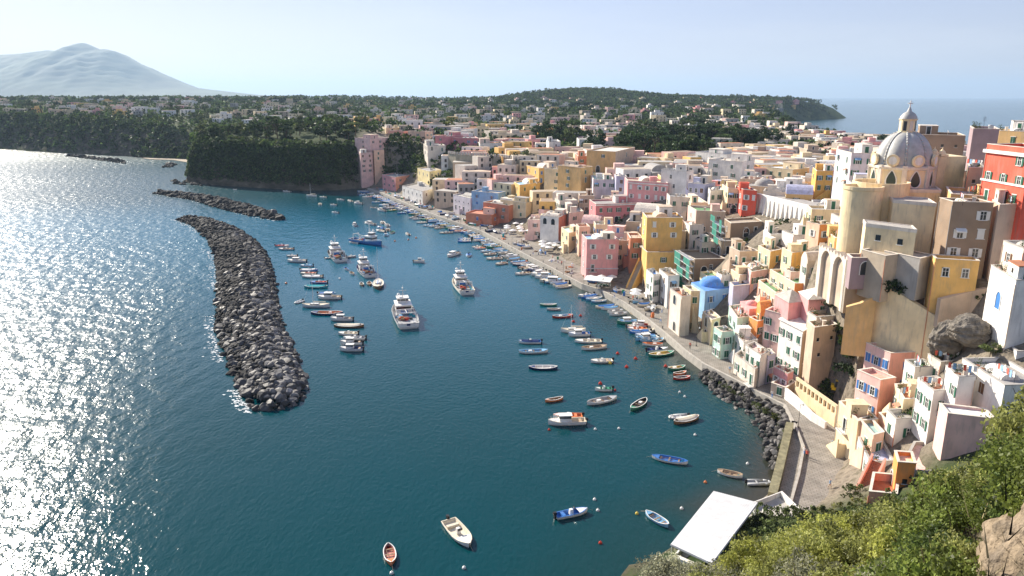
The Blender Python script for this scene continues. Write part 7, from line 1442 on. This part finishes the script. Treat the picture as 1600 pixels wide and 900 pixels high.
for i, (px, py, z, rz, wh) in enumerate([(1256, 712, 1.9, 1.9, 'walking on the plaza by the sea wall'), (1260, 717, 1.9, 2.2, 'on the plaza beside another person'), (1296, 764, 1.9, .5, 'near the plank terrace'), (1206, 622, 1.75, 2.4, 'on the promenade above the boulders'), (1078, 545, 1.75, 2.6, 'walking past the cream arch house'), (1140, 583, 1.75, -.6, 'on the promenade below the mint house'), (960, 466, 1.75, .3, 'before the pink quay house'), (1020, 496, 1.75, 2.7, 'near the blue terrace quay house'), (893, 420, 1.75, 1, 'by the peach stair tower'), (845, 398, 1.75, 2.8, 'on the quay by the loggia house'), (766, 362, 1.75, 2, 'by the low rust house'), (1300, 700, 1.9, 3.6, 'crossing the sunny side of the plaza')]):
    p = at_z(px, py, z); tag(link('person', PM[i % 3], None, (p[0], p[1], z), rz), PD[i % 3] + ' ' + wh, 'person', 'people on the waterfront')
# outside stairs beside the yellow terrace, stair of the orange house
def stair(px0, py0, px1, py1, z0, z1, wd, col, label):
    a = at_z(px0, py0, z0); b_ = at_z(px1, py1, z1); d_ = b_[:2] - a[:2]; L = np.linalg.norm(d_); ang = atan2(d_[1], d_[0]); n_ = max(4, int((z1 - z0) / .19)); e = empty('outside_stairs', (a[0], a[1], z0), label, 'stairs', None, ang); H = z1 - z0; m = MB()
    for k in range(n_): m.box((L * (k + .5) / n_, 0, H * (k + 1) / n_ / 2 - .5), (L / n_, wd, H * (k + 1) / n_ + 1))
    m.build('steps', wallm('terracotta' if col == 'salmon' else 'stone'), e)
    for s in (-1, 1): MB().add([(0, s * wd / 2, -1), (L, s * wd / 2, -1), (L, s * wd / 2, H + 1), (0, s * wd / 2, .9), (0, s * (wd / 2 + .3), -1), (L, s * (wd / 2 + .3), -1), (L, s * (wd / 2 + .3), H + 1), (0, s * (wd / 2 + .3), .9)], [(0, 1, 2, 3), (7, 6, 5, 4), (3, 2, 6, 7), (0, 3, 7, 4), (1, 5, 6, 2)]).build('balustrade', wallm(col), e)
stair(983, 452, 1003, 408, 1.75, 9.5, 1.8, 'yellow', 'steep yellow walled stairs beside the yellow terrace base')
stair(1347, 774, 1372, 722, 4, 8.2, 1.6, 'salmon', 'steep salmon walled stairs with red steps by the white plaza house')
stair(1092, 520, 1083, 482, 1.75, 8, 1.2, 'cream', 'cream walled stairs climbing from the promenade to the cream stair house')
stair(1322, 700, 1331, 668, 1.9, 5.5, 1.5, 'offwhite', 'arched off-white stairs beside the cream plaza house')

# fishing gear, bollards and more people along the working quay
gf = random.Random(77); gearm = {}
def gear(kind, c):
    if (kind, c) in gearm: return gearm[kind, c]
    b = MB()
    if kind == 'net_pile':
        for k in range(16): b.box((gf.gauss(0, .35), gf.gauss(0, .35), .12 + gf.uniform(0, .25)), (gf.uniform(.4, 1), gf.uniform(.4, .9), gf.uniform(.2, .4)), gf.uniform(0, 3), tap=.6)
    elif kind == 'crate_stack':
        for k in range(4): b.box((gf.uniform(-.04, .04), gf.uniform(-.04, .04), .14 + k * .27), (.62, .42, .25), gf.uniform(-.1, .1))
    elif kind == 'bollard': b.lathe([(.16, 0), (.12, .1), (.1, .45), (.19, .5), (.19, .6), (.02, .66)], 10)
    gearm[kind, c] = b.mesh(kind, bm(c, .8)); return gearm[kind, c]
gc = {}
def qpos(s, o):
    p, u = along(QL, s)
    if p is None: return None
    n = (u[1], -u[0]); n = n if n[0] > 0 else (-n[0], -n[1]); return p[0] + n[0] * o, p[1] + n[1] * o
def wh_(x, y):
    px = proj(x, y, 2)[0]; return 'near the cream arch house' if px > 1030 else 'by the white gable house' if px > 985 else 'by the pink quay house' if px > 880 else 'before the white loggia house' if px > 800 else 'by the rust red houses' if px > 745 else 'before the white drum house' if px > 690 else 'toward the far quay end'
for k in range(64):
    kind = gf.choice(['net_pile', 'crate_stack', 'net_pile', 'crate_stack']); c = gf.choice(['teal', 'orange', 'grey', 'blue', 'wood', 'white', 'green']); q_ = qpos(gf.uniform(4, 330), gf.uniform(1.6, 8))
    if q_ is None: continue
    w0 = '%s %s %s' % (CNB.get(c, c), {'net_pile': 'heap of fishing net', 'crate_stack': 'stack of fish crates'}[kind], wh_(*q_)); gc[w0] = gc.get(w0, 0) + 1
    tag(link(kind, gear(kind, c), None, (q_[0], q_[1], 1.75), gf.uniform(0, 6), gf.uniform(.8, 1.3)), w0 if gc[w0] == 1 else ordw(gc[w0]) + ' ' + w0, 'fishing gear', 'fishing gear lying on the quay')
for k in range(26):
    q_ = qpos(4 + k * 12, .75)
    if q_ is None: continue
    tag(link('bollard', gear('bollard', 'black'), None, (q_[0], q_[1], 1.75)), 'iron mooring bollard on the quay edge, %s from the near promenade' % ordw(k + 1), 'bollard', 'bollards along the quay edge')
for k in range(34):
    q_ = qpos(gf.uniform(2, 330), gf.uniform(2, 10))
    if q_ is None: continue
    w0 = '%s %s' % (PD[k % 3], wh_(*q_)); gc[w0] = gc.get(w0, 0) + 1
    tag(link('person', PM[k % 3], None, (q_[0], q_[1], 1.75), gf.uniform(0, 6)), w0 if gc[w0] == 1 else ordw(gc[w0]) + ' ' + w0, 'person', 'people on the waterfront')
